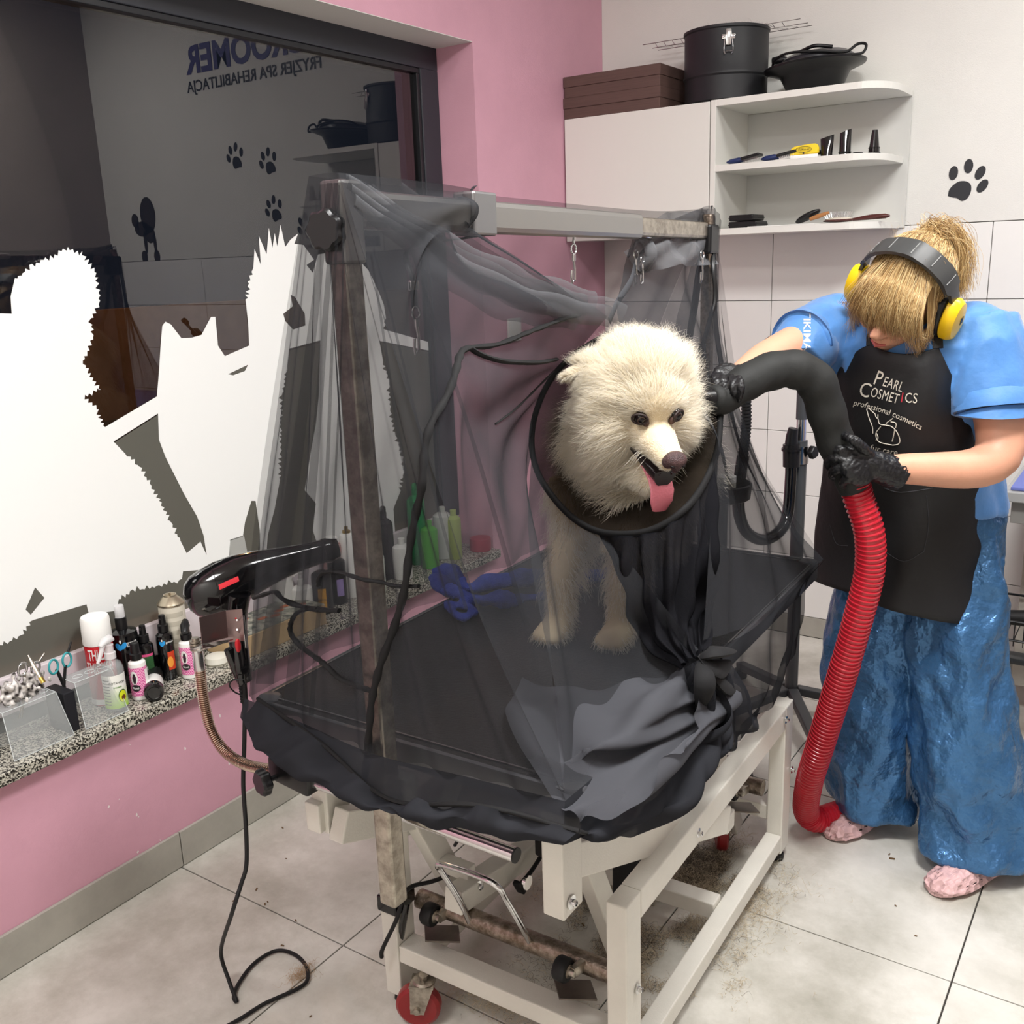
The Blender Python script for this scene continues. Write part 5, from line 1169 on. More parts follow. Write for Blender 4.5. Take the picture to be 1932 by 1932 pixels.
tag(obj('blue_towel', me, M_TOWEL, smooth=180), 'crumpled royal blue towel lying on the grooming table behind the net', 'towel')
bm = BM(); bmesh.ops.create_circle(bm, cap_ends=True, segments=8, radius=.01, matrix=Matrix.Translation(PZ(895, 1107, TZ+.052)))
bm.free()
# ================================================================== BLACK NET COVER OVER ARM, TABLE AND DOG
def net_mat(name, a0, a1, col, pw=2.2):
    m = bpy.data.materials.new(name); m.use_nodes = True; nt = m.node_tree; nt.nodes.clear()
    out = nt.nodes.new('ShaderNodeOutputMaterial'); mx = nt.nodes.new('ShaderNodeMixShader'); tr = nt.nodes.new('ShaderNodeBsdfTransparent')
    df = nt.nodes.new('ShaderNodeBsdfDiffuse'); df.inputs['Color'].default_value = (*lin(col), 1)
    lw = nt.nodes.new('ShaderNodeLayerWeight'); lw.inputs['Blend'].default_value = .5
    p = nt.nodes.new('ShaderNodeMath'); p.operation = 'POWER'; p.inputs[1].default_value = pw
    r = nt.nodes.new('ShaderNodeMapRange'); r.inputs['To Min'].default_value = a0; r.inputs['To Max'].default_value = a1
    tc = nt.nodes.new('ShaderNodeTexCoord'); nz = nt.nodes.new('ShaderNodeTexNoise'); nz.inputs['Scale'].default_value = 7; nz.inputs['Detail'].default_value = 4
    ad = nt.nodes.new('ShaderNodeMath'); ad.operation = 'MULTIPLY_ADD'; ad.inputs[1].default_value = .16; ad.inputs[2].default_value = -.08; s2 = nt.nodes.new('ShaderNodeMath'); s2.operation = 'ADD'; s2.use_clamp = True
    nt.links.new(tc.outputs['Object'], nz.inputs['Vector']); nt.links.new(nz.outputs['Fac'], ad.inputs[0]); nt.links.new(ad.outputs[0], s2.inputs[0])
    nt.links.new(lw.outputs['Facing'], p.inputs[0]); nt.links.new(p.outputs[0], r.inputs['Value']); nt.links.new(r.outputs[0], s2.inputs[1]); nt.links.new(s2.outputs[0], mx.inputs[0])
    nt.links.new(tr.outputs[0], mx.inputs[1]); nt.links.new(df.outputs[0], mx.inputs[2]); nt.links.new(mx.outputs[0], out.inputs[0]); MATS[name] = m
    return m
M_NET = net_mat('black_net', .49, .98, '38393c'); M_NETD = net_mat('dense_black_net', .95, 1.0, '2f3034'); M_CLOTH = net_mat('gathered_black_net', .955, 1.0, '1b1b1e')
net = thing('net_cover', 'sheer black net tent draped over the overhead arm and grooming table around the dog', 'net')
Pt = Vector((1.075, -2.725, 1.643))
CZ = TZ+.004
# shared edge lines
front_left = [Vector((1.04, -2.722, 1.642)), Vector((.935, -2.715, 1.36)), Vector((.815, -2.70, 1.05)), Vector((.722, -2.670, CZ))]
front_right = [Vector((1.10, -2.728, 1.642)), Vector((1.20, -2.735, 1.36)), Vector((1.30, -2.725, 1.05)), Vector((1.392, -2.672, CZ))]
mid = [[Vector((1.075, -2.728, 1.643)), Vector((1.09, -2.745, 1.36)), Vector((1.095, -2.75, 1.05)), Vector((1.09, -2.735, .80))],]
def lerp3(a, b_, c, n):
    return [a, a.lerp(c, .5)+(a.lerp(b_, .5)-a.lerp(b_, .5)), c, c.lerp(b_, .5), b_]
rows = [[front_left[k], front_left[k].lerp(mid[0][k], .5), mid[0][k], mid[0][k].lerp(front_right[k], .5), front_right[k]] for k in range(4)]
def pleats(fr, amp, ph=0.0, top=0.0):
    return lambda u, v, p: amp*(sin(v*fr*2*pi+ph+u*1.2)*.55+.45*sin(v*fr*3.7*pi+ph*2+u*2.0))*min(1, u*2.5+top)
skirt_mid = [Vector((.719, -2.682, .745)), Vector((.86, -2.745, .735)), Vector((1.07, -2.765, .735)), Vector((1.25, -2.75, .735)), Vector((1.405, -2.70, .735))]
hem_f = [PY(486, 1318, -2.69), PY(606, 1402, -2.735), PY(735, 1508, -2.765), PY(905, 1520, -2.75), PY(1092, 1568, -2.70)]
bm = BM(); grid_patch(bm, rows, 30, 12, pleats(5, .010)); 
netA = obj('front_panel', bm, M_NET, net, smooth=180)
bm = BM(); grid_patch(bm, [rows[3], skirt_mid, [a.lerp(b_, .55)+Vector((.004 if i == 0 else 0, -.02 if i else 0, 0)) for i, (a, b_) in enumerate(zip(skirt_mid, hem_f))], hem_f], 26, 10, lambda u, v, p: (.010*sin(v*34+u*7)*u+.005*sin(v*71+u*3)*u)*min(1, v*6)*min(1, (1-v)*6)); obj('front_skirt', bm, M_NETD, net, smooth=180)
# gathered folds running down the front left
bm = BM()
for (x0, y0, x1, y1, w0, w1, yy) in ((622, 345, 505, 1290, 10, 34, -2.735), (634, 345, 552, 1330, 7, 24, -2.742), (640, 350, 592, 1350, 4, 10, -2.745), (648, 430, 632, 1100, 3, 5, -2.75), (700, 480, 800, 1100, 4, 9, -2.755), (705, 470, 880, 1150, 4, 7, -2.755), (760, 420, 1000, 1180, 5, 10, -2.74)):
    L_, R_ = [], []
    for k in range(13):
        t = k/12; wv = w0+(w1-w0)*t; cx = x0+(x1-x0)*t+6*sin(t*5+x0)*t; cy = y0+(y1-y0)*t
        L_.append(bm.verts.new(PY(cx-wv/2, cy, yy))); R_.append(bm.verts.new(PY(cx+wv/2, cy, yy+.004)))
    for k in range(12): bm.faces.new((L_[k], R_[k], R_[k+1], L_[k+1]))
obj('fold', bm, net_mat('net_fold', .45, .95, '2e2f32'), net, smooth=180, kind='stuff')
# collar ring around the dog's neck
ring_px = [(1150, 628, -2.04), (1085, 668, -2.06), (1040, 715, -2.09), (1012, 775, -2.13), (1003, 835, -2.15), (1014, 890, -2.17), (1045, 940, -2.19), (1085, 980, -2.20), (1130, 1003, -2.205), (1185, 1008, -2.21), (1240, 996, -2.20), (1295, 958, -2.16), (1332, 905, -2.07), (1354, 845, -1.98), (1360, 775, -1.90)]
ring = [PY(*q) for q in ring_px]
face_px = [(1165, 640, -1.98), (1115, 690, -1.99), (1100, 730, -2.0), (1100, 770, -2.01), (1105, 820, -2.03), (1115, 860, -2.0), (1135, 885, -2.0), (1160, 900, -2.0), (1185, 905, -2.0), (1210, 905, -2.0), (1240, 895, -2.0), (1270, 880, -2.0), (1305, 850, -1.98), (1325, 800, -1.95), (1335, 740, -1.90)]
inner = [PY(a, b_, y+.0) for a, b_, y in face_px]
bm = BM(); grid_patch(bm, [ring, [a.lerp(b_, .5)+Vector((0, -.012, 0)) for a, b_ in zip(ring, inner)], inner], 8, 8, lambda u, v, p: .005*sin(v*62)*(.3+.7*u)); obj('collar_mesh', bm, net_mat('collar_net', .86, 1.0, '1f1a16'), net, smooth=180)
bm = BM(); tube(bm, catmull(ring, 8), .0075, 10, flat=.8); obj('collar_band', bm, mat('black_binding', '09090b', .8), net, smooth=60)
# side panel from the arm down to the collar
cl = on_beam(.24, .045); s0 = [front_right[0], cl+Vector((.01, 0, 0)), PY(860, 396, -2.42), PY(1010, 492, -2.27), ring[0]+Vector((-.01, .01, .03))]
s1 = [front_right[1], PY(795, 500, -2.62), PY(905, 575, -2.50), PY(1010, 625, -2.32), ring[1]]
s2 = [front_right[1].lerp(front_right[2], .5), PY(850, 700, -2.66), PY(920, 735, -2.55), PY(975, 740, -2.35), ring[2]]
s3 = [front_right[2], PY(900, 900, -2.66), PY(935, 860, -2.52), PY(970, 820, -2.33), ring[3]]
s4 = [front_right[3], PY(1040, 1240, -2.62), PY(1015, 1050, -2.5), PY(1000, 930, -2.34), ring[4]]
def band(u, v, p): return (.016*sin(u*60+v*2)*math.exp(-(u/.16)**2)+.006*sin(u*26+v*9))*math.sin(min(1, v*3)*pi/2)*math.sin(min(1, (1-v)*5)*pi/2)
bm = BM(); grid_patch(bm, [s0, s1, s2, s3, s4], 16, 22, band); netB = obj('side_panel', bm, M_NET, net, smooth=180)
# long folds pulled from the post to the dog's neck
bm = BM()
for k, (qa, qb, w_) in enumerate((((650, 338, -2.71), (1120, 572, -2.10), .022), ((655, 345, -2.71), (1100, 585, -2.12), .028), ((662, 360, -2.71), (1150, 600, -2.08), .020), ((668, 378, -2.715), (1085, 598, -2.14), .026), ((755, 348, -2.42), (1175, 592, -2.06), .020), ((700, 350, -2.6), (1060, 560, -2.15), .016))):
    a, b_ = PY(*qa), PY(*qb); m_ = a.lerp(b_, .5)+Vector((0, 0, -.025-.006*k)); path = catmull([a, m_, b_], 14); N = len(path)
    dd = (b_-a).normalized(); up_ = Vector((0, 0, 1))-dd*dd.z; up_.normalize(); ot = dd.cross(up_)
    g = []
    for i, p in enumerate(path):
        t = i/(N-1); ww = w_*(.35+.65*sin(min(1, t*1.4)*pi*.5)) 
        g.append([bm.verts.new(p+up_*(ww*cos(q*pi/6))+ot*(ww*.35*sin(q*pi/6))+Vector((0, 0, .003*sin(i*.9+k)))) for q in range(0, 7)])
    for i in range(N-1):
        for q in range(6): bm.faces.new((g[i][q], g[i+1][q], g[i+1][q+1], g[i][q+1]))
obj('tension_fold', bm, net_mat('net_tension', .36, .96, '5e5f62'), net, smooth=180, kind='stuff')
# the lower side: collar to the table edge and over it
tie = PX(1318, 1236, 1.43)
te = [front_right[3], Vector((1.400, -2.50, CZ+.004)), Vector((1.405, -2.34, CZ+.012)), Vector((1.41, -2.22, CZ+.02)), tie]
low_top = [ring[4], ring[6], ring[8], PY(1230, 1110, -2.25), tie+Vector((0, 0, .01))]
c1 = [ring[4].lerp(te[0], .35)+Vector((-.0, -.03, 0)), PY(1045, 1080, -2.33), PY(1130, 1130, -2.30), PY(1220, 1180, -2.25), tie+Vector((0, -.005, .006))]
c2 = [te[0].lerp(ring[4], .22)+Vector((0, .01, -.04)), Vector((1.30, -2.44, .83)), Vector((1.32, -2.30, .84)), Vector((1.37, -2.22, .85)), tie+Vector((0, -.008, .003))]
bm = BM(); grid_patch(bm, [low_top, c1, c2, te], 20, 14, lambda u, v, p: .010*sin(u*9+v*5)*sin(v*pi)+.006*sin(v*22+u*6)*sin(u*pi)); netC = obj('lap_panel', bm, M_NET, net, smooth=180)
zz_ = TZ+.012
k0 = [PZ(985, 1275, zz_), PZ(1070, 1292, zz_+.01), PZ(1150, 1300, zz_+.02), PZ(1240, 1275, zz_+.03), tie+Vector((-.01, 0, .012))]
k1 = [PZ(955, 1345, zz_), PZ(1045, 1350, zz_+.012), PZ(1130, 1345, zz_+.03), PZ(1225, 1318, zz_+.04), PX(1320, 1262, 1.43)]
k2 = [PZ(1000, 1440, zz_), PZ(1075, 1430, zz_+.02), PZ(1150, 1405, zz_+.035), PZ(1235, 1360, zz_+.04), PX(1322, 1290, 1.44)]
k3 = [te[0]+Vector((.006, -.010, .002)), te[1]+Vector((.030, 0, -.004)), te[2]+Vector((.055, 0, -.02)), te[3]+Vector((.055, 0, -.03)), PX(1322, 1340, 1.475)]
k4 = [PX(1095, 1540, 1.41), PX(1160, 1540, 1.46), PX(1225, 1490, 1.49), PX(1280, 1430, 1.495), PX(1316, 1385, 1.48)]
bm = BM(); grid_patch(bm, [k0, k1, k2, k3, k4], 16, 14, lambda u, v, p: .009*sin(u*11+v*9)+.006*sin(v*17-u*7)+.010*fbm(p, 7, 2)); obj('lap_drape', bm, net_mat('net_lap_lit', .80, .99, '505156'), net, smooth=180)  # same net in paler grey: the light on the drape is painted in
hem_s = [hem_f[-1], PX(1150, 1582, 1.42), PX(1225, 1527, 1.43), PX(1290, 1440, 1.435), PX(1308, 1395, 1.44)]
sk = [Vector((p.x+.012+.035*sin(i*.75), p.y, .742)) for i, p in enumerate(te[:-1])]+[tie+Vector((.004, 0, -.03))]
sk[0] = skirt_mid[-1]; sk2 = [a.lerp(b_, .45)+Vector((.045, 0, -.01)) for a, b_ in zip(sk, hem_s)]; sk2[0] = skirt_mid[-1].lerp(hem_f[-1], .55)+Vector((0, -.02, 0))
bm = BM(); grid_patch(bm, [te, sk, sk2, hem_s], 18, 16, lambda u, v, p: (.012*sin(v*17+u*5)+.006*sin(v*39+u*2))*min(1, u*2)*min(1, v*6)); obj('side_skirt', bm, M_NETD, net, smooth=180)
# opaque gathered cloth hanging from the collar to the tie
top_ = [ring[8]+Vector((0, -.004, 0)), ring[9]+Vector((.01, -.006, 0)), ring[10], ring[11], ring[12], ring[13]]
m1_ = [PY(1165, 1110, -2.22), PY(1205, 1110, -2.25), PY(1250, 1105, -2.25), PY(1290, 1100, -2.22), PY(1335, 1040, -2.15), PY(1350, 1020, -2.06)]
m2_ = [PY(1195, 1190, -2.24), PY(1230, 1200, -2.27), PY(1265, 1195, -2.27), PY(1290, 1185, -2.24), PY(1320, 1150, -2.15), PY(1350, 1110, -2.06)]
b_ = [PX(1285, 1262, 1.40), PX(1292, 1255, 1.42), PX(1302, 1245, 1.43), PX(1312, 1238, 1.44), PX(1322, 1232, 1.44), PX(1332, 1222, 1.43)]
bm = BM(); grid_patch(bm, [top_, m1_, m2_, b_], 20, 14, lambda u, v, p: (.013*sin(v*34+u*3)+.006*sin(v*61+u*8))*(1-.6*u)*min(1, .15+u*5)+.004*sin(u*20+v*11)*min(1, u*4)); netE = obj('gathered_cloth', bm, M_CLOTH, net, smooth=180)
e1 = [PX(1290, 1262, 1.41), PX(1310, 1250, 1.44), PX(1345, 1240, 1.44), PX(1375, 1262, 1.42)]
e2 = [PX(1300, 1320, 1.41), PX(1330, 1310, 1.46), PX(1375, 1300, 1.46), PX(1410, 1315, 1.43)]
e3 = [PX(1298, 1392, 1.41), PX(1330, 1400, 1.45), PX(1385, 1385, 1.45), PX(1425, 1352, 1.43)]
e4 = [PX(1290, 1428, 1.40), PX(1335, 1430, 1.42), PX(1400, 1395, 1.42), PX(1445, 1345, 1.40)]
bm = BM(); grid_patch(bm, [e1, e2, e3, e4], 12, 14, lambda u, v, p: .010*sin(v*24+u*4)); obj('cloth_tail', bm, net_mat('net_tail', .75, 1.0, '2a2b2f'), net, smooth=180)
bm = BM()
for a, b_2, c_ in (((1318, 1236), (1350, 1262), (1378, 1250)), ((1318, 1240), (1352, 1230), (1385, 1228)), ((1322, 1238), (1330, 1290), (1320, 1340)), ((1325, 1240), (1360, 1290), (1395, 1300))):
    tube(bm, catmull([PX(*a, 1.44), PX(*b_2, 1.465), PX(*c_, 1.45)], 6), lambda t: .006+.012*sin(t*pi), 8, flat=.5)
obj('tie_knot', bm, mat('black_net_knot', '141416', .85), net, smooth=60)
# rear right side: from the rear post to the collar and the table's rear right corner
Rt = Vector((MR.x, MR.y, 1.628)); RRc = T(.342, .625, CZ)
r0 = [PY(1195, 445, -1.66), Rt+Vector((-.01, -.03, -.0)), Rt+Vector((.012, .0, .004)), Rt+Vector((.03, .01, -.03))]
r1 = [PY(1175, 520, -1.80), PY(1290, 520, -1.50), PY(1345, 480, -1.36), PY(1357, 480, -1.33)]
r2 = [ring[0]+Vector((.02, .02, .0)), PY(1330, 650, -1.62), PY(1352, 640, -1.40), PY(1362, 640, -1.33)]
r3 = [PY(1340, 800, -2.05), PY(1360, 830, -1.75), PY(1395, 830, -1.48), PY(1415, 830, -1.34)]
r4 = [PY(1345, 900, -2.05), PY(1400, 980, -1.75), PY(1455, 960, -1.50), PY(1475, 965, -1.375)]
r5 = [tie+Vector((0, .02, .02)), T(.338, .10, CZ+.01), T(.339, .40, CZ+.006), RRc]
bm = BM(); grid_patch(bm, [r0, r1, r2, r3, r4, r5], 14, 18, lambda u, v, p: (.008*sin(v*16+u*4)+.005*sin(v*37))*sin(v*pi)); netF = obj('rear_side_panel', bm, M_NET, net, smooth=180)
bm = BM()
for pa in (((1330, 395, -1.38), (1345, 520, -1.36), (1340, 640, -1.36), (1350, 760, -1.37), (1350, 860, -1.5), 14, 30), ((1318, 470, -1.45), (1300, 560, -1.55), (1290, 620, -1.65), (1300, 700, -1.8), (1330, 760, -1.9), 12, 34), ((1362, 750, -1.45), (1400, 830, -1.42), (1430, 920, -1.42), (1450, 1010, -1.42), (1452, 1045, -1.42), 10, 12), ((1372, 740, -1.40), (1430, 880, -1.39), (1480, 960, -1.38), (1505, 1010, -1.38), (1522, 1052, -1.38), 6, 8)):
    path = catmull([PY(*q) for q in pa[:5]], 6); N = len(path); L_, R_ = [], []
    for i, p in enumerate(path):
        wv = (pa[5]+(pa[6]-pa[5])*math.sin(i/(N-1)*pi))*.00055; L_.append(bm.verts.new(p-RIGHT*wv)); R_.append(bm.verts.new(p+RIGHT*wv+FWD*.006))
    for i in range(N-1): bm.faces.new((L_[i], R_[i], R_[i+1], L_[i+1]))
obj('rear_fold', bm, MATS['net_fold'], net, smooth=180, kind='stuff')
sr0 = [tie, T(.342, .10, CZ), T(.344, .40, CZ), RRc+Vector((.004, 0, 0))]
sr1 = [PX(1345, 1300, 1.42), PX(1412, 1245, 1.40), PX(1478, 1160, 1.385), PX(1522, 1100, 1.365)]
sr2 = [PX(1330, 1380, 1.40), PX(1415, 1340, 1.395), PX(1478, 1260, 1.38), PX(1512, 1160, 1.36)]
sr3 = [PX(1292, 1432, 1.37), PX(1380, 1395, 1.37), PX(1452, 1320, 1.36), PX(1502, 1200, 1.34)]
bm = BM(); grid_patch(bm, [sr0, sr1, sr2, sr3], 12, 16, lambda u, v, p: .010*sin(v*21+u*4)*u+.005*sin(v*47)*u); obj('rear_side_skirt', bm, net_mat('net_rear', .60, .98, '2c2d30'), net, smooth=180)
# wall side and rear end
FLc = front_left
w0 = [FLc[0], on_beam(.35, .035), on_beam(.75, .035), Rt]
w1 = [FLc[1], Vector((.93, -2.35, 1.34)), Vector((.90, -1.85, 1.32)), Vector((.95, -1.40, 1.40))]
w2 = [FLc[2], Vector((.79, -2.30, 1.04)), Vector((.77, -1.80, 1.02)), Vector((.80, -1.37, 1.08))]
w3 = [FLc[3], T(-.345, -.2, CZ), T(-.345, .25, CZ), T(-.342, .63, CZ)]
bm = BM(); grid_patch(bm, [w0, w1, w2, w3], 20, 16, pleats(5, .010, 1.0)); obj('wall_side_panel', bm, net_mat('net_far', .30, .9, '38393c'), net, smooth=180)
q1 = [Vector((.95, -1.40, 1.40)), Vector((1.045, -1.34, 1.40)), PY(1357, 480, -1.33)]
q2 = [Vector((.80, -1.37, 1.08)), Vector((1.05, -1.33, 1.08)), PY(1415, 830, -1.34)]
q3 = [T(-.342, .63, CZ), T(0, .64, CZ), RRc]
bm = BM(); grid_patch(bm, [[Rt+Vector((-.01, .015, 0)), Rt+Vector((0, .018, 0)), Rt+Vector((.012, .016, 0))], q1, q2, q3], 14, 12, pleats(4, .008, 2.0)); obj('rear_panel', bm, net_mat('net_far2', .26, .8, '38393c'), net, smooth=180)
# bundle of net around the beam's far end
j0 = [PY(1175, 470, -1.70), PY(1205, 440, -1.66), PY(1260, 402, -1.52), Rt+Vector((-.02, 0, .0))]
j1 = [PY(1195, 500, -1.74), PY(1230, 470, -1.70), PY(1290, 450, -1.52), PY(1335, 430, -1.37)]
j2 = [PY(1215, 520, -1.70), PY(1262, 505, -1.66), PY(1310, 500, -1.50), PY(1352, 500, -1.35)]
bm = BM(); grid_patch(bm, [j0, j1, j2], 14, 12, lambda u, v, p: .010*fbm(p, 14, 2)+.007*sin(u*14+v*9)); obj('bunched_net', bm, net_mat('net_bunch', .45, .95, '77787b'), net, smooth=180)
bm = BM(); tube(bm, catmull([PY(1190, 447, -1.68), PY(1215, 452, -1.70), PY(1228, 475, -1.71), PY(1222, 505, -1.70), PY(1200, 512, -1.69)], 6), lambda t: .008+.008*sin(t*pi), 10, flat=.6); obj('net_twist', bm, net_mat('net_twist', .55, 1.0, '77787b'), net, smooth=60)
# bindings: zip edge and elastic cords, laid on the net where they hang
bpy.context.view_layer.update()
trees = []
for o in (netA, netB, netC, netE, netF):
    me = o.data; trees.append(BVHTree.FromPolygons([v.co.copy() for v in me.vertices], [tuple(p.vertices) for p in me.polygons]))
def on_net(px, py, off=.006, fallback=-2.70):
    d = ray(px, py).normalized(); best = None
    for t in trees:
        h = t.ray_cast(CAM, d)
        if h[0] is not None and (best is None or h[3] < best): best = h[3]
    if best is None: return PY(px, py, fallback)
    return CAM+d*(best-off)
def cord(pts, r, name, m=None):
    bm = BM(); P = catmull([on_net(*p) for p in pts], 5); Q = [p.copy() for p in P]
    for _ in range(3): Q = [Q[0]]+[(Q[i-1]+Q[i]*2+Q[i+1])/4 for i in range(1, len(Q)-1)]+[Q[-1]]
    tube(bm, Q, lambda t: r*(1+.18*sin(t*160)), 8, flat=.7); return obj(name, bm, m or mat('black_binding', '09090b', .8), net, smooth=60)
cord([(1092, 594), (1060, 603), (1010, 622), (985, 632), (935, 652), (880, 656), (866, 675), (860, 700), (845, 745), (812, 800), (800, 860), (796, 920), (782, 980), (772, 1040), (764, 1110), (745, 1180), (722, 1240), (708, 1290), (700, 1330), (696, 1390), (690, 1450), (684, 1510)], .0058, 'zip_binding')
cord([(480, 1128), (498, 1122), (520, 1116), (532, 1130), (560, 1142), (600, 1150), (640, 1152)], .0048, 'elastic_cord')
cord([(600, 1148), (565, 1152), (550, 1172), (548, 1195), (568, 1220), (600, 1243), (622, 1262), (640, 1280), (668, 1292), (704, 1305)], .0046, 'elastic_cord')
cord([(600, 1105), (604, 1085), (620, 1078), (650, 1082), (685, 1094), (720, 1098), (745, 1106), (790, 1106)], .0042, 'elastic_cord')
cord([(1050, 678), (1020, 684), (980, 684), (940, 680), (905, 668), (885, 655)], .0050, 'elastic_cord')
cord([(1045, 700), (1010, 735), (975, 770), (935, 800)], .0022, 'elastic_cord')
bm = BM(); tube(bm, catmull(hem_f, 10), .0035, 6); tube(bm, catmull(hem_s, 10), .0035, 6); obj('hem', bm, mat('black_binding', '09090b', .8), net, smooth=60)
# ================================================================== THE GROOMER
person = thing('person', 'groomer in blue scrubs, black apron and yellow earmuffs bending towards the dog', 'person')
M_SKIN = mat('skin', 'dba387', .5, sss=.12, var=.04, vscale=14, bump=.08, bscale=300)
M_SCRUB = mat('blue_scrub_cloth', '4d84c4', .55, sheen=.3, var=.07, vscale=16, bump=.4, bscale=45)
M_SATIN = mat('blue_satin_trousers', '426f9d', .28, .45, var=.14, vscale=9, bump=1.0, bscale=30)
[n for n in M_SATIN.node_tree.nodes if n.type == 'BUMP'][0].inputs['Distance'].default_value = .012
M_GLOVE = mat('black_nitrile_glove', '1b1b1d', .38, bump=.5, bscale=120)
M_APRON = mat('black_apron', '151517', .62, bump=.25, bscale=50, var=.15, vscale=8)
def CV(a, b_, c): return (RIGHT*a+UP*b_-FWD*c)
HW = PY(1706, 556, -1.475)
FW = CV(-.66, -.64, .38).normalized(); LW = CV(.74, -.48, .52); LW = (LW-FW*LW.dot(FW)).normalized(); UW = FW.cross(LW).normalized()
if UW.dot(UP) < 0: UW = -UW
MW = Matrix(((FW.x, LW.x, UW.x, HW.x), (FW.y, LW.y, UW.y, HW.y), (FW.z, LW.z, UW.z, HW.z), (0, 0, 0, 1)))
def W(f, l, u): return MW @ Vector((f, l, u))
Lb = Vector((1, -.05, 0)).normalized(); Bk = Vector((.05, 1, 0)).normalized()
def ringb(c, rx, ry, n=28, squ=2.3):
    out = []
    for k in range(n):
        a = 2*pi*k/n; ca_, sa_ = cos(a), sin(a); q = (abs(ca_)**squ+abs(sa_)**squ)**(-1/squ)
        out.append(Vector(c)+Lb*(rx*ca_*q)+Bk*(ry*sa_*q))
    return out
TORSO = [((1.555, -1.20, .80), .165, .115), ((1.555, -1.205, .90), .172, .125), ((1.547, -1.235, 1.02), .155, .112), ((1.538, -1.28, 1.12), .160, .115), ((1.527, -1.325, 1.22), .172, .118), ((1.517, -1.36, 1.31), .172, .095), ((1.513, -1.375, 1.365), .12, .07), ((1.512, -1.385, 1.395), .06, .055)]
SH_R, SH_L = Vector((1.355, -1.345, 1.335)), Vector((1.685, -1.355, 1.325))
EL_R, WR_R = PY(1462, 672, -1.585), PY(1392, 716, -1.80)
EL_L, WR_L = PY(1880, 862, -1.42), PY(1672, 886, -1.615)
bm = BM()
ring_loft(bm, [ringb(c, a, b_) for c, a, b_ in TORSO])
tube(bm, [Vector((1.512, -1.375, 1.36)), HW-FW*.02-UW*.09, HW-UW*.03-FW*.02], [.060, .050, .050], 18)
ell(bm, (-.012, 0, .012), .098, .076, .096, MW); ell(bm, (.030, 0, -.040), .062, .056, .068, MW); ell(bm, (.050, 0, -.088), .030, .028, .026, MW)
tube(bm, [W(.082, 0, .006), W(.100, 0, -.018), W(.112, 0, -.034), W(.103, 0, -.042)], [.008, .011, .0135, .010], 10)
for s in (-1, 1):
    ell(bm, (.101, s*.011, -.040), .009, .008, .007, MW); ell(bm, (.068, s*.034, -.030), .028, .024, .022, MW); ell(bm, (-.008, s*.076, -.018), .016, .008, .028, MW)
    ell(bm, (.080, s*.030, .018), .012, .026, .008, MW)
for z_, r_ in ((-.064, .0072), (-.074, .0085)): tube(bm, [W(.083, -.020, z_), W(.092, 0, z_+.001), W(.083, .020, z_)], [.003, r_, .003], 8)
def limb(a, b_, c, r, bulge=.0):
    tube(bm, catmull([a, b_, c], 8), lambda t: np.interp(t, [0, .25, .5, .6, 1], r), 20)
limb(SH_R, EL_R, WR_R, [.056, .052, .044, .043, .030]); limb(SH_L, EL_L, WR_L, [.058, .056, .050, .046, .030])
LEGS = [[(1.475, -1.21, .86), (1.462, -1.27, .46), (1.480, -1.215, .07)], [(1.635, -1.21, .86), (1.690, -1.29, .46), (1.765, -1.27, .07)]]
for L3 in LEGS: tube(bm, catmull(L3, 8), lambda t: np.interp(t, [0, .5, .7, 1], [.085, .055, .052, .036]), 18)
bme = remesh(bm, .007, 3, 'body'); obj('body', bme, M_SKIN, person, smooth=180)
# eyes (cast down) and lips
bm = BM()
for s in (-1, 1): tube(bm, [W(.083, s*.018, .000), W(.089, s*.030, -.002), W(.082, s*.043, .000)], [.0015, .0025, .0015], 6)
obj('eyelashes', bm, mat('dark_lash', '2a1d18', .7), person, smooth=60)
bm = BM(); tube(bm, [W(.088, -.017, -.069), W(.0985, 0, -.069), W(.088, .017, -.069)], [.002, .0055, .002], 8); obj('lips', bm, mat('lips', 'b8605c', .5), person, smooth=60)
# ---- scrub top
bm = BM()
ring_loft(bm, [ringb((c[0], c[1], c[2]), a+.022, b_+.020) for c, a, b_ in TORSO[1:6]]+[ringb((1.513, -1.372, 1.372), .135, .082)])
def sleeve(a, b_, r0, r1):
    d = (b_-a).normalized(); tube(bm, [a-d*.03, a+d*.03, a.lerp(b_, .5), b_], [r0*.9, r0, (r0+r1)/2, r1], 26)
SR_END = SH_R.lerp(EL_R, .55); SL_END = SH_L.lerp(EL_L, .60)
sleeve(SH_R+Vector((.01, .01, 0)), SR_END, .086, .076); sleeve(SH_L+Vector((-.01, .0, 0)), SL_END, .088, .084)
ell(bm, SH_L+Vector((-.03, .0, .0)), .085, .08, .075); ell(bm, SH_R+Vector((.03, .0, .0)), .085, .08, .072)
sme = remesh(bm, .007, 4, 'scrub_top')
def wrinkle(me, amp, fr, seed=0.0, dirs=None):
    me.update(); nr = [v.normal.copy() for v in me.vertices]
    for v, n_ in zip(me.vertices, nr):
        p = v.co*fr+Vector((seed, seed*.7, 0)); q = Vector((p.x, p.y, p.z*.55)); a = 1-abs(noise.noise(q+noise.noise_vector(q*.7)*.9))*2.2
        v.co += n_*(amp*a+amp*.4*noise.noise(q*3))
    me.update()
wrinkle(sme, .0065, 11, 3); top = obj('scrub_top', sme, M_SCRUB, person, smooth=180)
bm = BM()
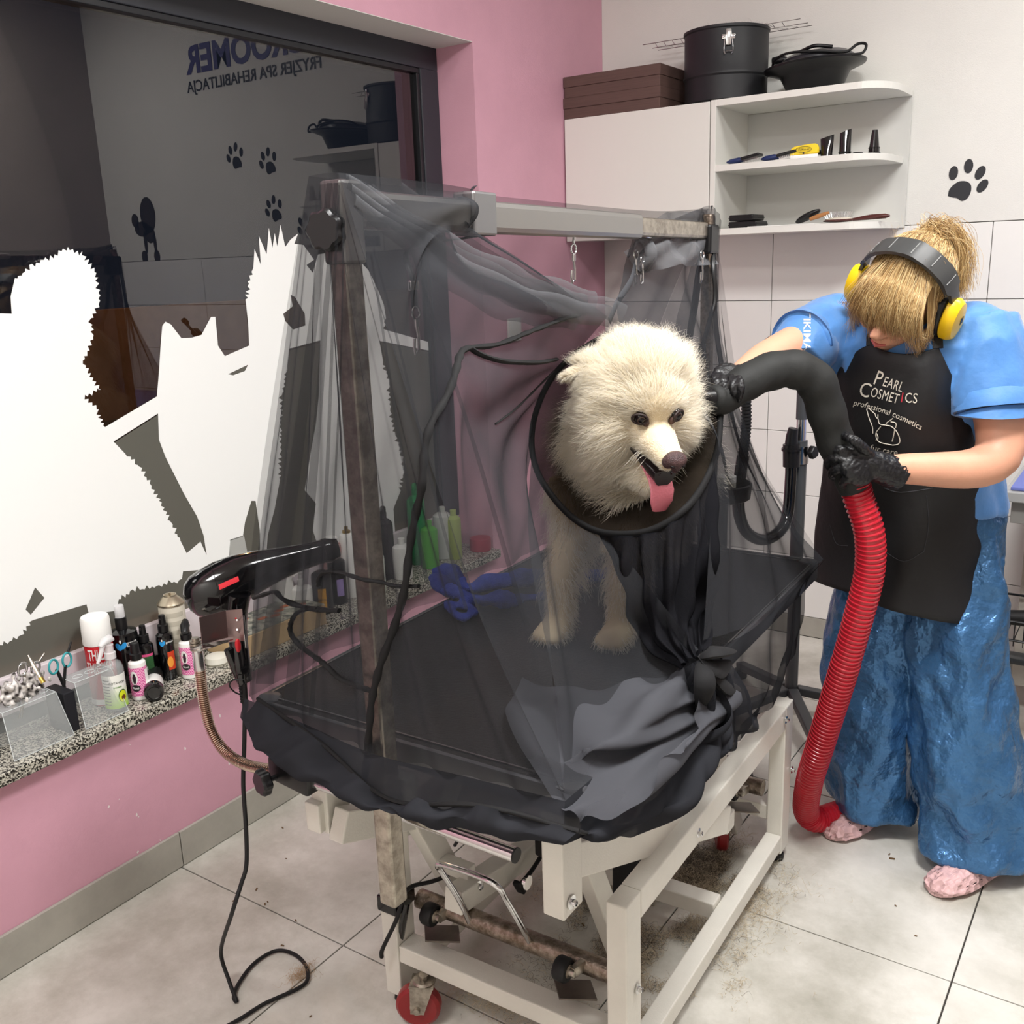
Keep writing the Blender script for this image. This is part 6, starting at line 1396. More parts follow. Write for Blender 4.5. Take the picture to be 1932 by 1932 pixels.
for e, d0, r in ((SR_END, (SR_END-SH_R), .0755), (SL_END, (SL_END-SH_L), .085)):
    bm = BM(); d = d0.normalized(); tube(bm, [e-d*.034, e-d*.030, e+d*.006, e+d*.010, e+d*.006], [r+.001, r+.005, r+.005, r+.002, r-.006], 30, caps=False)
    m_c = bpy.data.meshes.new('sleeve_cuff'); bm.to_mesh(m_c); bm.free(); wrinkle(m_c, .002, 14, 2); obj('sleeve_cuff', m_c, M_SCRUB, person, smooth=60)
    if e is SR_END: cme = m_c
bm = BM()
for s in (-1, 1): prism(bm, [Vector((1.512+s*.035, -1.452, 1.375)), Vector((1.512+s*.085, -1.44, 1.372)), Vector((1.512+s*.075, -1.455, 1.315)), Vector((1.512+s*.012, -1.468, 1.300))], (0, -.005, 0))
obj('collar', bm, M_SCRUB, person)
# ---- trousers: two wide satin legs and a seat
def trouser(L3, r, seed):
    path = catmull([Vector(p) for p in L3], 22); N = len(path); rings = []
    for i, p in enumerate(path):
        t = i/(N-1); rr = np.interp(t, [0, .15, .5, .8, 1], r); z = p.z; row = []
        for k in range(72):
            a = 2*pi*k/72
            w_ = .0085*sin(3*a+seed+t*5)+.006*sin(5*a-t*11+seed*2)+.012*(1-abs(noise.noise(Vector((cos(a)*1.6+seed, sin(a)*1.6, t*7+a*.35))))*2.4)
            w_ += .016*max(0, sin(t*26+a*1.0+seed)) * max(0, (t-.62)/.38) * (.6+.4*cos(a+1))
            row.append(Vector((p.x, p.y, z))+Lb*((rr+w_)*cos(a))+Bk*((rr*.92+w_)*sin(a)))
        rings.append(row)
    return rings
bm = BM()
t1 = [(1.478, -1.205, .88), (1.465, -1.25, .46), (1.480, -1.22, .055)]; t2 = [(1.632, -1.205, .88), (1.680, -1.275, .46), (1.762, -1.285, .05)]
ring_loft(bm, trouser(t1, [.085, .098, .100, .108, .112], 1.0)); ring_loft(bm, trouser(t2, [.090, .108, .110, .122, .128], 2.7))
ring_loft(bm, [ringb((1.555, -1.205, .97), .172, .13), ringb((1.555, -1.20, .88), .188, .142), ringb((1.555, -1.205, .80), .185, .135), ringb((1.555, -1.21, .74), .16, .10)])
tme = remesh(bm, .0065, 2, 'trousers'); wrinkle(tme, .0075, 9, 9); wrinkle(tme, .0014, 30, 4); obj('trousers', tme, M_SATIN, person, smooth=180)
# ---- clogs
M_CLOG = mat('pale_pink_foam', 'dcb4b4', .5); nt = M_CLOG.node_tree; b = nt.nodes['Principled BSDF']; tc = nt.nodes.new('ShaderNodeTexCoord'); vo = nt.nodes.new('ShaderNodeTexVoronoi'); vo.inputs['Scale'].default_value = 48
bp = nt.nodes.new('ShaderNodeBump'); bp.inputs['Strength'].default_value = 1; bp.inputs['Distance'].default_value = .012; nt.links.new(tc.outputs['Object'], vo.inputs['Vector']); nt.links.new(vo.outputs['Distance'], bp.inputs['Height']); nt.links.new(bp.outputs[0], b.inputs['Normal'])
def clog(toe, heel, s):
    d = (toe-heel); L = d.length; d.normalize(); sd = Vector((d.y, -d.x, 0))
    rings = []
    prof = [(0, .010, .012), (.04, .030, .034), (.15, .037, .058), (.35, .040, .068), (.55, .048, .062), (.75, .050, .052), (.90, .042, .042), (.97, .028, .030), (1, .010, .014)]
    for t, w_, h_ in prof:
        c = heel+d*(L*t); n = 32
        rings.append([c+sd*(w_*cos(a)*(1.0 if sin(a) < 0 else .94))+Vector((0, 0, max(.004, .018+(h_-.018)*sin(a) if sin(a) > 0 else .018+.016*sin(a)*1.2))) for a in [2*pi*k/n for k in range(n)]])
    bm = BM(); ring_loft(bm, rings); bmesh.ops.subdivide_edges(bm, edges=bm.edges[:], cuts=1, use_grid_fill=True, smooth=.5)
    me = bpy.data.meshes.new('clog'); bm.to_mesh(me); bm.free(); me.update()
    for v in me.vertices:
        if v.co.z > .012:
            dd = noise.voronoi(v.co*52)[0]; v.co += v.normal*(.011*(dd[1]-dd[0])-.003)
    o = obj('clog', me, M_CLOG, person, smooth=12)
    bm = BM(); tr = BVHTree.FromPolygons([v.co.copy() for v in me.vertices], [tuple(p.vertices) for p in me.polygons])
    for t, l in ((.62, -.024), (.62, 0), (.62, .024), (.70, -.012), (.70, .014), (.70, .034), (.78, -.026), (.79, 0.002), (.78, .024), (.86, -.010), (.86, .014)):
        h = tr.ray_cast(heel+d*(L*t)+sd*l+Vector((0, 0, .2)), Vector((0, 0, -1)))
        if h[0] is not None:
            a_, b_2 = frame_of(h[1]); q = h[0]+h[1]*.0002; vs = [bm.verts.new(q+a_*(.0045*cos(k*pi/5))+b_2*(.0036*sin(k*pi/5))) for k in range(10)]; bm.faces.new(vs)
    for t in (.50, .60, .70):
        for sg in (-1, 1):
            h = tr.ray_cast(heel+d*(L*t)+sd*sg*.2+Vector((0, 0, .026)), -sd*sg)
            if h[0] is not None:
                q = h[0]+h[1]*.0003; vs = [bm.verts.new(q+d*(.008*cos(k*pi/6))+Vector((0, 0, .0048*sin(k*pi/6)))) for k in range(12)]; bm.faces.new(vs)
    obj('vent_hole', bm, mat('dark_hole', '2a2020', .9), o, kind='stuff')
toeL, toeR = PZ(1562, 1585, 0), PZ(1757, 1690, 0)
clog(Vector((toeL.x+.0, toeL.y, 0)), Vector((toeL.x+.095, toeL.y+.215, 0)), 1); clog(Vector((toeR.x, toeR.y, 0)), Vector((toeR.x+.115, toeR.y+.205, 0)), 1)
# ---- apron
def row(*q): return [PY(*p) for p in q]
arows = [row((1642, 650, -1.475), (1670, 662, -1.490), (1706, 668, -1.497), (1740, 664, -1.492), (1770, 655, -1.470)),
         row((1612, 668, -1.462), (1650, 690, -1.492), (1700, 700, -1.505), (1750, 700, -1.495), (1786, 690, -1.462)),
         row((1577, 712, -1.42), (1625, 750, -1.487), (1695, 765, -1.505), (1765, 765, -1.482), (1812, 755, -1.41)),
         row((1556, 830, -1.35), (1610, 850, -1.452), (1692, 860, -1.482), (1775, 855, -1.45), (1838, 840, -1.36)),
         row((1548, 920, -1.29), (1610, 940, -1.395), (1700, 950, -1.430), (1790, 945, -1.39), (1872, 925, -1.27)),
         row((1540, 1010, -1.27), (1610, 1030, -1.375), (1700, 1045, -1.415), (1790, 1050, -1.38), (1870, 1040, -1.255)),
         row((1536, 1096, -1.28), (1605, 1120, -1.385), (1690, 1152, -1.425), (1770, 1173, -1.40), (1852, 1176, -1.28))]
bm = BM(); grid_patch(bm, arows, 14, 10, lambda u, v, p: .004*sin((u*1.2+v)*11)*u+.004*fbm(p, 9, 2)+.006*u*u*sin(v*16+u*3)); apron = obj('apron', bm, M_APRON, person, smooth=180)
ame = apron.data; md = apron.modifiers.new('thick', 'SOLIDIFY'); md.thickness = .0025; md.offset = -1
atree = BVHTree.FromPolygons([v.co.copy() for v in ame.vertices], [tuple(p.vertices) for p in ame.polygons])
def on_apron(p, off=.0045):
    d = (p-CAM).normalized(); h = atree.ray_cast(CAM, d)
    return h[0]-d*off if h[0] is not None else p
bm = BM(); tube(bm, catmull([PY(1770, 657, -1.472), PY(1768, 630, -1.46), PY(1764, 600, -1.43), PY(1758, 585, -1.38)], 5), .011, 8, flat=.2); tube(bm, catmull([PY(1642, 652, -1.478), PY(1645, 625, -1.46), PY(1665, 590, -1.42)], 5), .009, 8, flat=.2)
obj('apron_strap', bm, M_APRON, person, smooth=60)
M_PRINT = mat('cream_print', 'd8d2c4', .7); M_PRINTR = mat('red_print', 'c03040', .7)
def print_text(txt, size, cx, cy, tilt, arc=0.0, m=M_PRINT, bold=0.0, name='apron_print', sp=1.0, fs=1.0):
    me = text_mesh(txt, size, 0.0, bold=bold, spacing=sp); mid_ = Vector(PY(cx, cy, -1.50)); ca_, sa_ = cos(tilt), sin(tilt)
    def fn(c):
        x = c.x*fs; y = c.y+arc*x*x; X, Y = x*ca_+y*sa_, -x*sa_+y*ca_
        return on_apron(mid_+Lb*X+Vector((0, 0, Y)))
    return obj(name, warp(me, fn), m, person)
for w_, sz, cx_, cy_, tl_, fs_, mm_ in (('P', .046, 1657, 715, .30, .72, M_PRINT), ('EARL', .031, 1685, 726, .28, .60, M_PRINT), ('C', .046, 1632, 737, .22, .80, M_PRINT), ('OSMET', .031, 1669, 747, .22, .60, M_PRINT), ('I', .031, 1702, 751, .1, .8, M_PRINTR), ('CS', .031, 1719, 752, .02, .72, M_PRINT)):
    print_text(w_, sz, cx_, cy_, tl_, m=mm_, fs=fs_, sp=1.08)
print_text('professional cosmetics', .0185, 1676, 778, .30, arc=-1.1, sp=1.02, fs=.90); print_text('fur care', .019, 1668, 850, .12, arc=.9)
bm = BM()
def line(px, r=.0011): tube(bm, [on_apron(PY(x, y, -1.5), .0040) for x, y in [((p.x), (p.y)) for p in catmull([Vector((a, b_, 0)) for a, b_ in px], 5)]], r, 5)
S = lambda L_: [(1440+x/3.927, 400+y/3.927) for x, y in L_]
line(S([(765, 1460), (785, 1530), (808, 1590), (812, 1640)])); line(S([(765, 1460), (780, 1452), (800, 1472), (828, 1495)])); line(S([(828, 1495), (835, 1518), (848, 1528), (850, 1500)])); line(S([(850, 1530), (862, 1570), (905, 1580)]))
line(S([(905, 1580), (918, 1560), (940, 1545), (960, 1530)])); line(S([(945, 1555), (975, 1560), (985, 1575), (980, 1600)])); line(S([(905, 1580), (950, 1590), (990, 1630), (1012, 1690), (1000, 1720), (960, 1728)])); line(S([(870, 1590), (835, 1640), (845, 1690), (880, 1712), (960, 1728)])); line(S([(975, 1610), (965, 1660), (955, 1700)])); line(S([(840, 1640), (850, 1675), (835, 1690)]))
obj('apron_logo', bm, M_PRINT, person, smooth=60)
bm = BM()
for q in (((1668, 921), (1700, 929), (1760, 921)), ((1566, 990), (1578, 1025), (1600, 1030)), ((1668, 1040), (1705, 1059), (1743, 1041)), ((1748, 935), (1752, 990), (1743, 1041))): tube(bm, [on_apron(PY(x, y, -1.45), .0034) for x, y in [(p.x, p.y) for p in catmull([Vector((a, b_, 0)) for a, b_ in q], 4)]], .0010, 5)
obj('pocket_seam', bm, mat('grey_thread', '3a3a3e', .8), person, smooth=60)
bm = BM(); tube(bm, catmull([PY(1850, 1172, -1.27), PY(1855, 1180, -1.26), PY(1856, 1196, -1.26)], 4), [.004]*4+[.0035]*4+[.002], 6); obj('apron_tie', bm, M_APRON, person, smooth=60)
me = text_mesh('TIKIMA', .028, .0003, bold=.0006)
cc = SR_END; dsl = (SR_END-SH_R).normalized()
stree = BVHTree.FromPolygons([v.co.copy() for v in cme.vertices], [tuple(p.vertices) for p in cme.polygons])
c0 = PY(1522, 624, cc.y-.09)
def tk(c):
    p = c0+UP*(-c.x)+RIGHT*(c.y*.8); d = (p-CAM).normalized(); h = stree.ray_cast(CAM, d); return h[0]-d*.0015 if h[0] is not None else p
obj('sleeve_print', warp(me, tk), M_WPL, person)
# ---- earmuffs
bm = BM(); N = 40; secs = []
for k in range(N+1):
    a = radians(-12)+radians(204)*k/N; c = W(-.012+.030*sin(a), .100*cos(a), .010+.119*sin(a)); nrm = (LW*cos(a)+UW*sin(a)).normalized()
    wd = .027 if 6 < k < N-6 else .016; rid = .0015*(1 if (k//3) % 3 == 0 else 0)
    secs.append([c+FW*(-wd)+nrm*0, c+FW*(-wd)+nrm*(.007+rid), c+FW*0+nrm*(.0085+rid), c+FW*wd+nrm*(.007+rid), c+FW*wd+nrm*0])
ring_loft(bm, secs); bmesh.ops.recalc_face_normals(bm, faces=bm.faces); obj('earmuff_headband', bm, mat('dark_grey_band', '3a3b3b', .4), person, smooth=35)
bm = BM()
for k in (9, 14, 19, 24, 29):
    a = radians(-12)+radians(204)*k/N; c = W(-.012+.030*sin(a), .100*cos(a), .010+.119*sin(a)); nrm = (LW*cos(a)+UW*sin(a)).normalized()
    tube(bm, [c-FW*.019+nrm*.0090, c+FW*.019+nrm*.0090], .0012, 6)
obj('band_rib', bm, mat('light_grey_rib', '8e8f8e', .4), person, smooth=60)
for s in (1, -1):
    Mc = MW @ Matrix.Translation((-.004, s*.086, -.020)) @ Matrix.Rotation(-s*pi/2, 4, 'X') @ Matrix.Diagonal((1.0, 1.38, 1.05, 1))
    bm = BM(); lathe(bm, [(.030, -.012), (.037, -.006), (.037, .006), (.033, .010), (0, .010)], Mc, 32); obj('ear_cushion', bm, M_BLACK, person, smooth=50)
    bm = BM(); lathe(bm, [(.033, .009), (.0365, .012), (.0365, .026), (.031, .036), (.018, .040), (0, .041)], Mc, 32); cup = obj('ear_cup', bm, mat('earmuff_yellow', 'f2c81c', .32), person, smooth=40)
    if s > 0:
        me = text_mesh('M', .016, .0004, bold=.0008); warp(me, lambda c: Mc @ Vector((c.x*.9, c.y-.004, .0412+c.z))); obj('cup_print', me, M_BLACK, cup)
    bm = BM(); tube(bm, [W(-.012, s*.100, .03), W(-.010, s*.118, .0), W(-.005, s*.124, -.022)], .0024, 6); obj('cup_wire', bm, M_BLACK, person, smooth=60)
# ---- hair: scalp, long strands, fringe, ponytail
M_HAIRB = mat('blonde_scalp', 'a98a5a', .6, bump=.6, bscale=200)
bm = BM(); ell(bm, (-.016, 0, .018), .104, .084, .102, MW, 32, 20)
for v in list(bm.verts):
    q = MW.inverted() @ v.co
    if q.x > .045 and q.z < .035 or q.z < -.055: bm.verts.remove(v)
obj('scalp_hair', bm, M_HAIRB, person, smooth=180)
M_HAIR = bpy.data.materials.new('blonde_hair'); M_HAIR.use_nodes = True; nt = M_HAIR.node_tree; b = nt.nodes['Principled BSDF']; b.inputs['Roughness'].default_value = .35
hi = nt.nodes.new('ShaderNodeHairInfo'); cr = nt.nodes.new('ShaderNodeValToRGB'); cr.color_ramp.elements[0].color = (*lin('6e5232'), 1); cr.color_ramp.elements[1].color = (*lin('efd8a4'), 1); cr.color_ramp.elements.new(.5).color = (*lin('b8935c'), 1)
nt.links.new(hi.outputs['Random'], cr.inputs[0]); nt.links.new(cr.outputs[0], b.inputs['Base Color'])
PONY = np.array([-.088, .000, .065])
def strands(n, gen, seg=9):
    P = np.zeros((n, seg, 3))
    for i in range(n):
        pts = gen(i); c = catmull([Vector(p) for p in pts], 8)
        for k in range(seg): P[i, k] = MW @ c[int(round(k*(len(c)-1)/(seg-1)))]
    return P
def on_skull(th, ph, r=1.0):   # th from the crown, ph around
    return (-.016+.107*r*sin(th)*cos(ph), .087*r*sin(th)*sin(ph), .018+.105*r*cos(th))
def back_strand(i):
    ph = random.uniform(-pi, pi); th = random.uniform(.25, 1.5)
    a = np.array(on_skull(th, ph, random.uniform(1.0, 1.03)))
    if a[0] > .035: a[0] = .035*random.random()
    m_ = (a+PONY)/2; d = m_-np.array([-.016, 0, .018]); d = d/np.linalg.norm(d/np.array([.107, .087, .105]))*random.uniform(1.01, 1.06); m_ = np.array([-.016, 0, .018])+d
    return [a, (a*.6+m_*.4)*1.0, m_, PONY+rng.normal(size=3)*.005]
def fringe(i):
    cl = i % 46; r_ = random.Random(cl*7+1); cc_ = r_.gauss(0, .042); l = max(-.076, min(.078, cc_+random.gauss(0, .0065))); ln = r_.uniform(.18, 1.25)*random.uniform(.8, 1.1)
    if l < -.02: ln *= .62
    a = (.015+random.uniform(-.03, .03), l*.75, .118-.35*abs(l)); sw = r_.gauss(-.004, .020); out = random.uniform(.0, .010)
    return [a, (.070, l*.95, .090-abs(l)*.25), (.094+out, l*1.05+sw*.3, .048), (.102+out, l*1.10+sw*.7+random.gauss(0, .003), .016-ln*.022), (.094+out-.01*ln, l*1.10+sw+random.gauss(0, .005), .020-ln*.075)]
def side_(i):
    s = 1 if random.random() < .5 else -1; a = on_skull(random.uniform(.7, 1.1), s*random.uniform(.9, 1.3), 1.02)
    return [a, (a[0]+.02, s*.086, -.0), (a[0]+.025+random.gauss(0, .006), s*(.082+random.gauss(0, .006)), -.04), (a[0]+.02+random.gauss(0, .012), s*(.078+random.gauss(0, .01)), -.055-random.random()*.07)]
hair_points('hair_crown', strands(5200, back_strand), M_HAIR, person, .00042, .6)
hair_points('fringe', strands(1500, fringe), M_HAIR, person, .00034, .3); hair_points('side_lock', strands(420, side_), M_HAIR, person, .00036, .3)
dn = MW.to_3x3().inverted() @ Vector((.15, -.1, -1)).normalized()
def pony(i):
    a = Vector(PONY)+Vector(rng.normal(size=3)*.010); up_ = MW.to_3x3().inverted() @ (Vector((0, 0, .034))+RIGHT*random.gauss(.012, .012)-FWD*random.gauss(.0, .015)); L_ = random.uniform(.07, .125)
    tip = a+up_*.7+dn*L_+(MW.to_3x3().inverted() @ (RIGHT*random.gauss(.030, .013)))
    return [a, a+up_*.9+Vector(rng.normal(size=3)*.006), a+up_*1.0+dn*.04+(MW.to_3x3().inverted() @ (RIGHT*.026))+Vector(rng.normal(size=3)*.007), tip]
hair_points('ponytail', strands(2800, pony), M_HAIR, person, .00042, .4)
def wisp(i):
    ph = random.uniform(-pi, pi); a = np.array(on_skull(random.uniform(.1, 1.4), ph, 1.01)); n_ = a-np.array([-.016, 0, .018]); n_ /= np.linalg.norm(n_)
    d = n_*random.uniform(.008, .028)+(PONY-a)*random.uniform(.1, .4)
    return [a, a+d*.5+n_*.004, a+d+rng.normal(size=3)*.006, a+d*1.4+rng.normal(size=3)*.010]
hair_points('stray_hair', strands(160, wisp), M_HAIR, person, .0002, .4)
bm = BM(); c = MW @ Vector(PONY); tube(bm, [c+(LW*cos(a)+UW*sin(a))*.017 for a in [2*pi*k/20 for k in range(21)]], .006, 8); obj('hair_tie', bm, M_RUBBER, person, smooth=60)
# ---- gloves: palm and five fingers each
def glove(name, wrist, wdir, chains, palm):
    bm = BM()
    for pts, r in chains: tube(bm, catmull(pts, 5), lambda t, r=r: np.interp(t, [0, .5, .93, 1], [r*1.12, r, r*.88, r*.5]), 12)
    for c, rx, M_ in palm: ell(bm, (0, 0, 0), *rx, M_ @ Matrix.Identity(4))
    me = remesh(bm, .0032, 2, name)
    for v in me.vertices: v.co += v.normal*.0011*sin(noise.noise(v.co*70)*9)
    return obj(name, me, M_GLOVE, person, smooth=180)
def basis(c, x, y):
    x = x.normalized(); z = x.cross(y).normalized(); y = z.cross(x); return Matrix(((x.x, y.x, z.x, c.x), (x.y, y.y, z.y, c.y), (x.z, y.z, z.z, c.z), (0, 0, 0, 1)))
HY = -1.86
pc = PY(1372, 722, HY-.005); xd = (PY(1358, 745, HY)-WR_R)
chR = []
for k, (bx, by, mx, my, ex_, ey_) in enumerate(((1352, 712, 1352, 735, 1356, 760), (1362, 712, 1366, 738, 1370, 765), (1376, 714, 1384, 738, 1380, 762), (1390, 718, 1398, 738, 1390, 760))):
    chR.append(([PY(bx, by, HY), PY(mx-4, my-22, HY-.035), PY(mx, my-2, HY-.052), PY(ex_, ey_, HY-.036)], .0088 if k < 3 else .0078))
chR.append(([PY(1378, 725, HY+.02), PY(1360, 748, HY+.045), PY(1352, 772, HY+.03), PY(1358, 786, HY+.005)], .0098))
bmP = [(None, (.042, .036, .016), basis(PY(1373, 716, HY), xd, FWD.cross(xd)))]
glove('glove', WR_R, None, chR+[([WR_R+(WR_R-pc).normalized()*.025, WR_R, pc], .030)], bmP)
pc2 = PY(1622, 868, -1.665); chL = []
for k, (ax_, ay_, bx, by, cx_, cy_) in enumerate(((1585, 845, 1566, 852, 1572, 868), (1580, 862, 1562, 872, 1574, 890), (1585, 882, 1570, 893, 1588, 908), (1598, 900, 1590, 912, 1608, 922))):
    chL.append(([PY(1620, 858+k*14, -1.675), PY(ax_, ay_+2, -1.70), PY(bx, by+2, -1.675), PY(cx_, cy_, -1.64)], .0098 if k < 3 else .0088))
chL.append(([PY(1640, 858, -1.665), PY(1620, 838, -1.70), PY(1602, 826, -1.705), PY(1590, 820, -1.69)], .0105))
glove('glove', WR_L, None, chL+[([WR_L+(WR_L-pc2).normalized()*.035, WR_L, WR_L.lerp(pc2, .5), pc2], .033)], [(None, (.045, .042, .020), basis(PY(1620, 880, -1.675), pc2-WR_L, UP))])
# ================================================================== BLOWER HOSE
hose = thing('blower_hose', 'red ribbed blower hose with thick black sleeve, held in both gloved hands', 'hose')
hp = [PY(1340, 752, -1.93), PY(1362, 752, -1.90), PY(1400, 726, -1.86), PY(1450, 702, -1.80), PY(1500, 697, -1.755), PY(1540, 722, -1.72), PY(1561, 782, -1.69), PY(1578, 838, -1.665), PY(1598, 885, -1.645), PY(1612, 920, -1.63)]
bm = BM(); P = catmull(hp, 12); N = len(P); tube(bm, P, [np.interp(i/(N-1), [0, .03, .10, .3, .55, .8, 1], [.022, .029, .032, .038, .040, .038, .034])*(1+.035*sin(i*.55)*(1 if 20 < i < 95 else 0)) for i in range(N)], 26)
obj('black_sleeve', bm, mat('black_neoprene', '212221', .7, bump=.25, bscale=60, var=.1, vscale=14), hose, smooth=180)
bm = BM(); tube(bm, [P[0], P[0]+(P[0]-P[2]).normalized()*.03], [.020, .013], 18); obj('nozzle', bm, M_BLACK, hose, smooth=50)
rp = [PY(1612, 905, -1.635), PY(1620, 940, -1.625), PY(1640, 1005, -1.615), PY(1640, 1080, -1.60), PY(1618, 1170, -1.59), PY(1590, 1270, -1.57), PY(1562, 1360, -1.54), PY(1540, 1430, -1.51), PY(1527, 1475, -1.47)]
e = Vector((1.352, -1.365, .0)); rp += [e+Vector((.004, -.035, .085)), e+Vector((.018, .0, .041)), e+Vector((.05, .05, .036)), e+Vector((.09, .13, .036)), e+Vector((.13, .30, .036)), e+Vector((.10, .55, .036))]
P = catmull(rp, 14); acc = [0]
for a, b_ in zip(P, P[1:]): acc.append(acc[-1]+(b_-a).length)
def arc2(s):
    i = int(np.searchsorted(acc, s))-1; i = max(0, min(len(P)-2, i)); return P[i].lerp(P[i+1], (s-acc[i])/(acc[i+1]-acc[i]+1e-9))
pts, rad = [], []; s = 0.0; k = 0
while s < acc[-1]:
    for ds, r in ((0, .0305), (.0030, .0298), (.0062, .0295), (.0078, .0330), (.0096, .0330)): 
        pts.append(arc2(min(s+ds, acc[-1]))); rad.append(r*(1.03 if s > .45 else 1.0))
    s += .0113
bm = BM(); tube(bm, pts, rad, 28)
M_HOSE = mat('red_hose', 'bb2433', .28, var=.06, vscale=10, coat=.3); obj('red_ribbed_hose', bm, M_HOSE, hose, smooth=35)
# ================================================================== STAND BEHIND THE TABLE
st = thing('hose_stand', 'grey floor stand with black hose holder and star knob behind the table', 'stand')
sy = -.72; base = PY(1500, 1052, sy); SXx, SYy = base.x+.004, sy
topz = PY(1505, 735, sy).z; bm = BM(); tube(bm, [(SXx, SYy, .10), (SXx, SYy, PY(1500, 830, sy).z)], .021, 20); obj('lower_pole', bm, mat('grey_pole', '55575a', .4, .4), st, smooth=50)
bm = BM(); tube(bm, [(SXx, SYy, PY(1500, 850, sy).z), (SXx, SYy, topz)], .0155, 20); obj('upper_pole', bm, M_CHROME, st, smooth=50)
bm = BM(); z = PY(1500, 790, sy).z; tube(bm, [(SXx, SYy, z), (SXx, SYy, topz+.06)], .018, 20); obj('pole_sleeve', bm, mat('grey_pole', '55575a', .4, .4), st, smooth=50)
bm = BM(); z = PY(1500, 855, sy).z; tube(bm, [(SXx, SYy, z-.03), (SXx, SYy, z+.025)], .026, 20); obj('clamp_sleeve', bm, M_CHROME, st, smooth=50)
star_knob(Vector((SXx+.035, SYy-.01, z+.01)), (1, -.3, 0), .020, st, lobes=5); star_knob(Vector((SXx+.024, SYy, PY(1500, 772, sy).z)), (1, 0, 0), .012, st, lobes=5)
for a in (.35, 2.45, 4.1, 5.3):
    bm = BM(); beam(bm, (SXx+.02*cos(a), SYy+.02*sin(a), .095), (SXx+.34*cos(a), SYy+.34*sin(a), .045), .035, .028, .004); obj('leg', bm, mat('dark_grey_leg', '3d3e40', .45), st)
    bm = BM(); lathe(bm, [(.010, 0), (.024, .002), (.024, .03), (.010, .034), (0, .034)], Matrix.Translation((SXx+.335*cos(a), SYy+.335*sin(a), 0)), 16); obj('castor', bm, M_BLACK, st, smooth=40)
# corrugated vacuum hose looping beside it
vh = thing('vacuum_hose', 'black corrugated hose hanging in a U between the stand and the arm', 'hose')
def cor(path, r, n=14, pitch=.010, name='corrugated_hose'):
    P = catmull(path, 12); acc = [0]
    for a, b_ in zip(P, P[1:]): acc.append(acc[-1]+(b_-a).length)
    pts, rad = [], []; s = 0
    while s < acc[-1]:
        for ds, rr in ((0, r*.86), (pitch*.45, r*.86), (pitch*.55, r), (pitch*.9, r)):
            q = min(s+ds, acc[-1]-1e-6); i = max(0, min(len(P)-2, int(np.searchsorted(acc, q))-1)); pts.append(P[i].lerp(P[i+1], (q-acc[i])/(acc[i+1]-acc[i]+1e-9))); rad.append(rr)
        s += pitch
    bm = BM(); tube(bm, pts, rad, n); return obj(name, bm, M_RUBBER, vh, smooth=35)
cor([PY(1446, 655, -1.0), PY(1418, 680, -1.02), PY(1408, 720, -1.02), PY(1408, 800, -1.02), PY(1402, 860, -1.02)], .0155)
bm = BM(); tube(bm, catmull([PY(1402, 860, -1.02), PY(1394, 920, -1.02), PY(1395, 970, -1.0), PY(1410, 1005, -.96), PY(1440, 1018, -.90), PY(1470, 1003, -.84), PY(1486, 970, -.79), PY(1492, 900, -.765), PY(1492, 868, -.76)], 10), .0185, 18); obj('smooth_hose', bm, M_GBLACK, vh, smooth=60)
bm = BM(); tube(bm, [PY(1493, 880, -.76), PY(1493, 838, -.76)], .026, 20); tube(bm, [PY(1493, 850, -.76), PY(1493, 845, -.76)], .030, 20); obj('hose_cuff', bm, M_BLACK, vh, smooth=50)
bm = BM(); tube(bm, [PY(1493, 838, -.76), PY(1494, 822, -.76), PY(1497, 808, -.76)], [.020, .018, .015], 16); obj('hose_end', bm, M_BLACK, vh, smooth=50)
bm = BM(); beam(bm, PY(1430, 662, -1.0), PY(1462, 640, -1.0), .03, .03, .005); ell(bm, PY(1500, 612, -1.0), .012, .012, .012); ell(bm, PY(1488, 618, -1.0), .008, .008, .012); tube(bm, [PY(1462, 645, -1.0), PY(1495, 620, -1.0)], .006, 8)
obj('arm_joint', bm, M_BLACK, vh, smooth=50)
# tray with jars clipped on the far side of the table
tray = thing('round_tray', 'black round tray hanging behind the dog, seen through the net', 'tray')
tc_ = PY(1362, 912, -1.22); bm = BM(); lathe(bm, [(.070, -.045), (.078, -.04), (.082, 0), (.078, .003), (.074, -.038), (0, -.040)], Matrix.Translation(tc_), 36); obj('tray_body', bm, M_BLACK, tray, smooth=40)
bm = BM(); tube(bm, [tc_+Vector((0, .0, -.045)), Vector((tc_.x, tc_.y, .02))], .018, 12); tube(bm, [Vector((tc_.x, tc_.y, .0)), Vector((tc_.x, tc_.y, .02))], [.11, .105], 30); obj('tray_post', bm, M_MBLACK, tray, smooth=50)
t = thing('cream_jar', 'small white capped jar standing in the black round tray', 'jar')
bm = BM(); lathe(bm, [(.026, 0), (.028, .003), (.028, .045), (0, .046)], Matrix.Translation(tc_+Vector((.015, -.01, -.036))), 24); obj('jar_body', bm, mat('milky_jar', 'c9c6ba', .4), t, smooth=40)
bm = BM(); lathe(bm, [(.0285, .044), (.0285, .060), (.02, .063), (0, .064)], Matrix.Translation(tc_+Vector((.015, -.01, -.036))), 24); obj('jar_cap', bm, M_WPL, t, smooth=40)
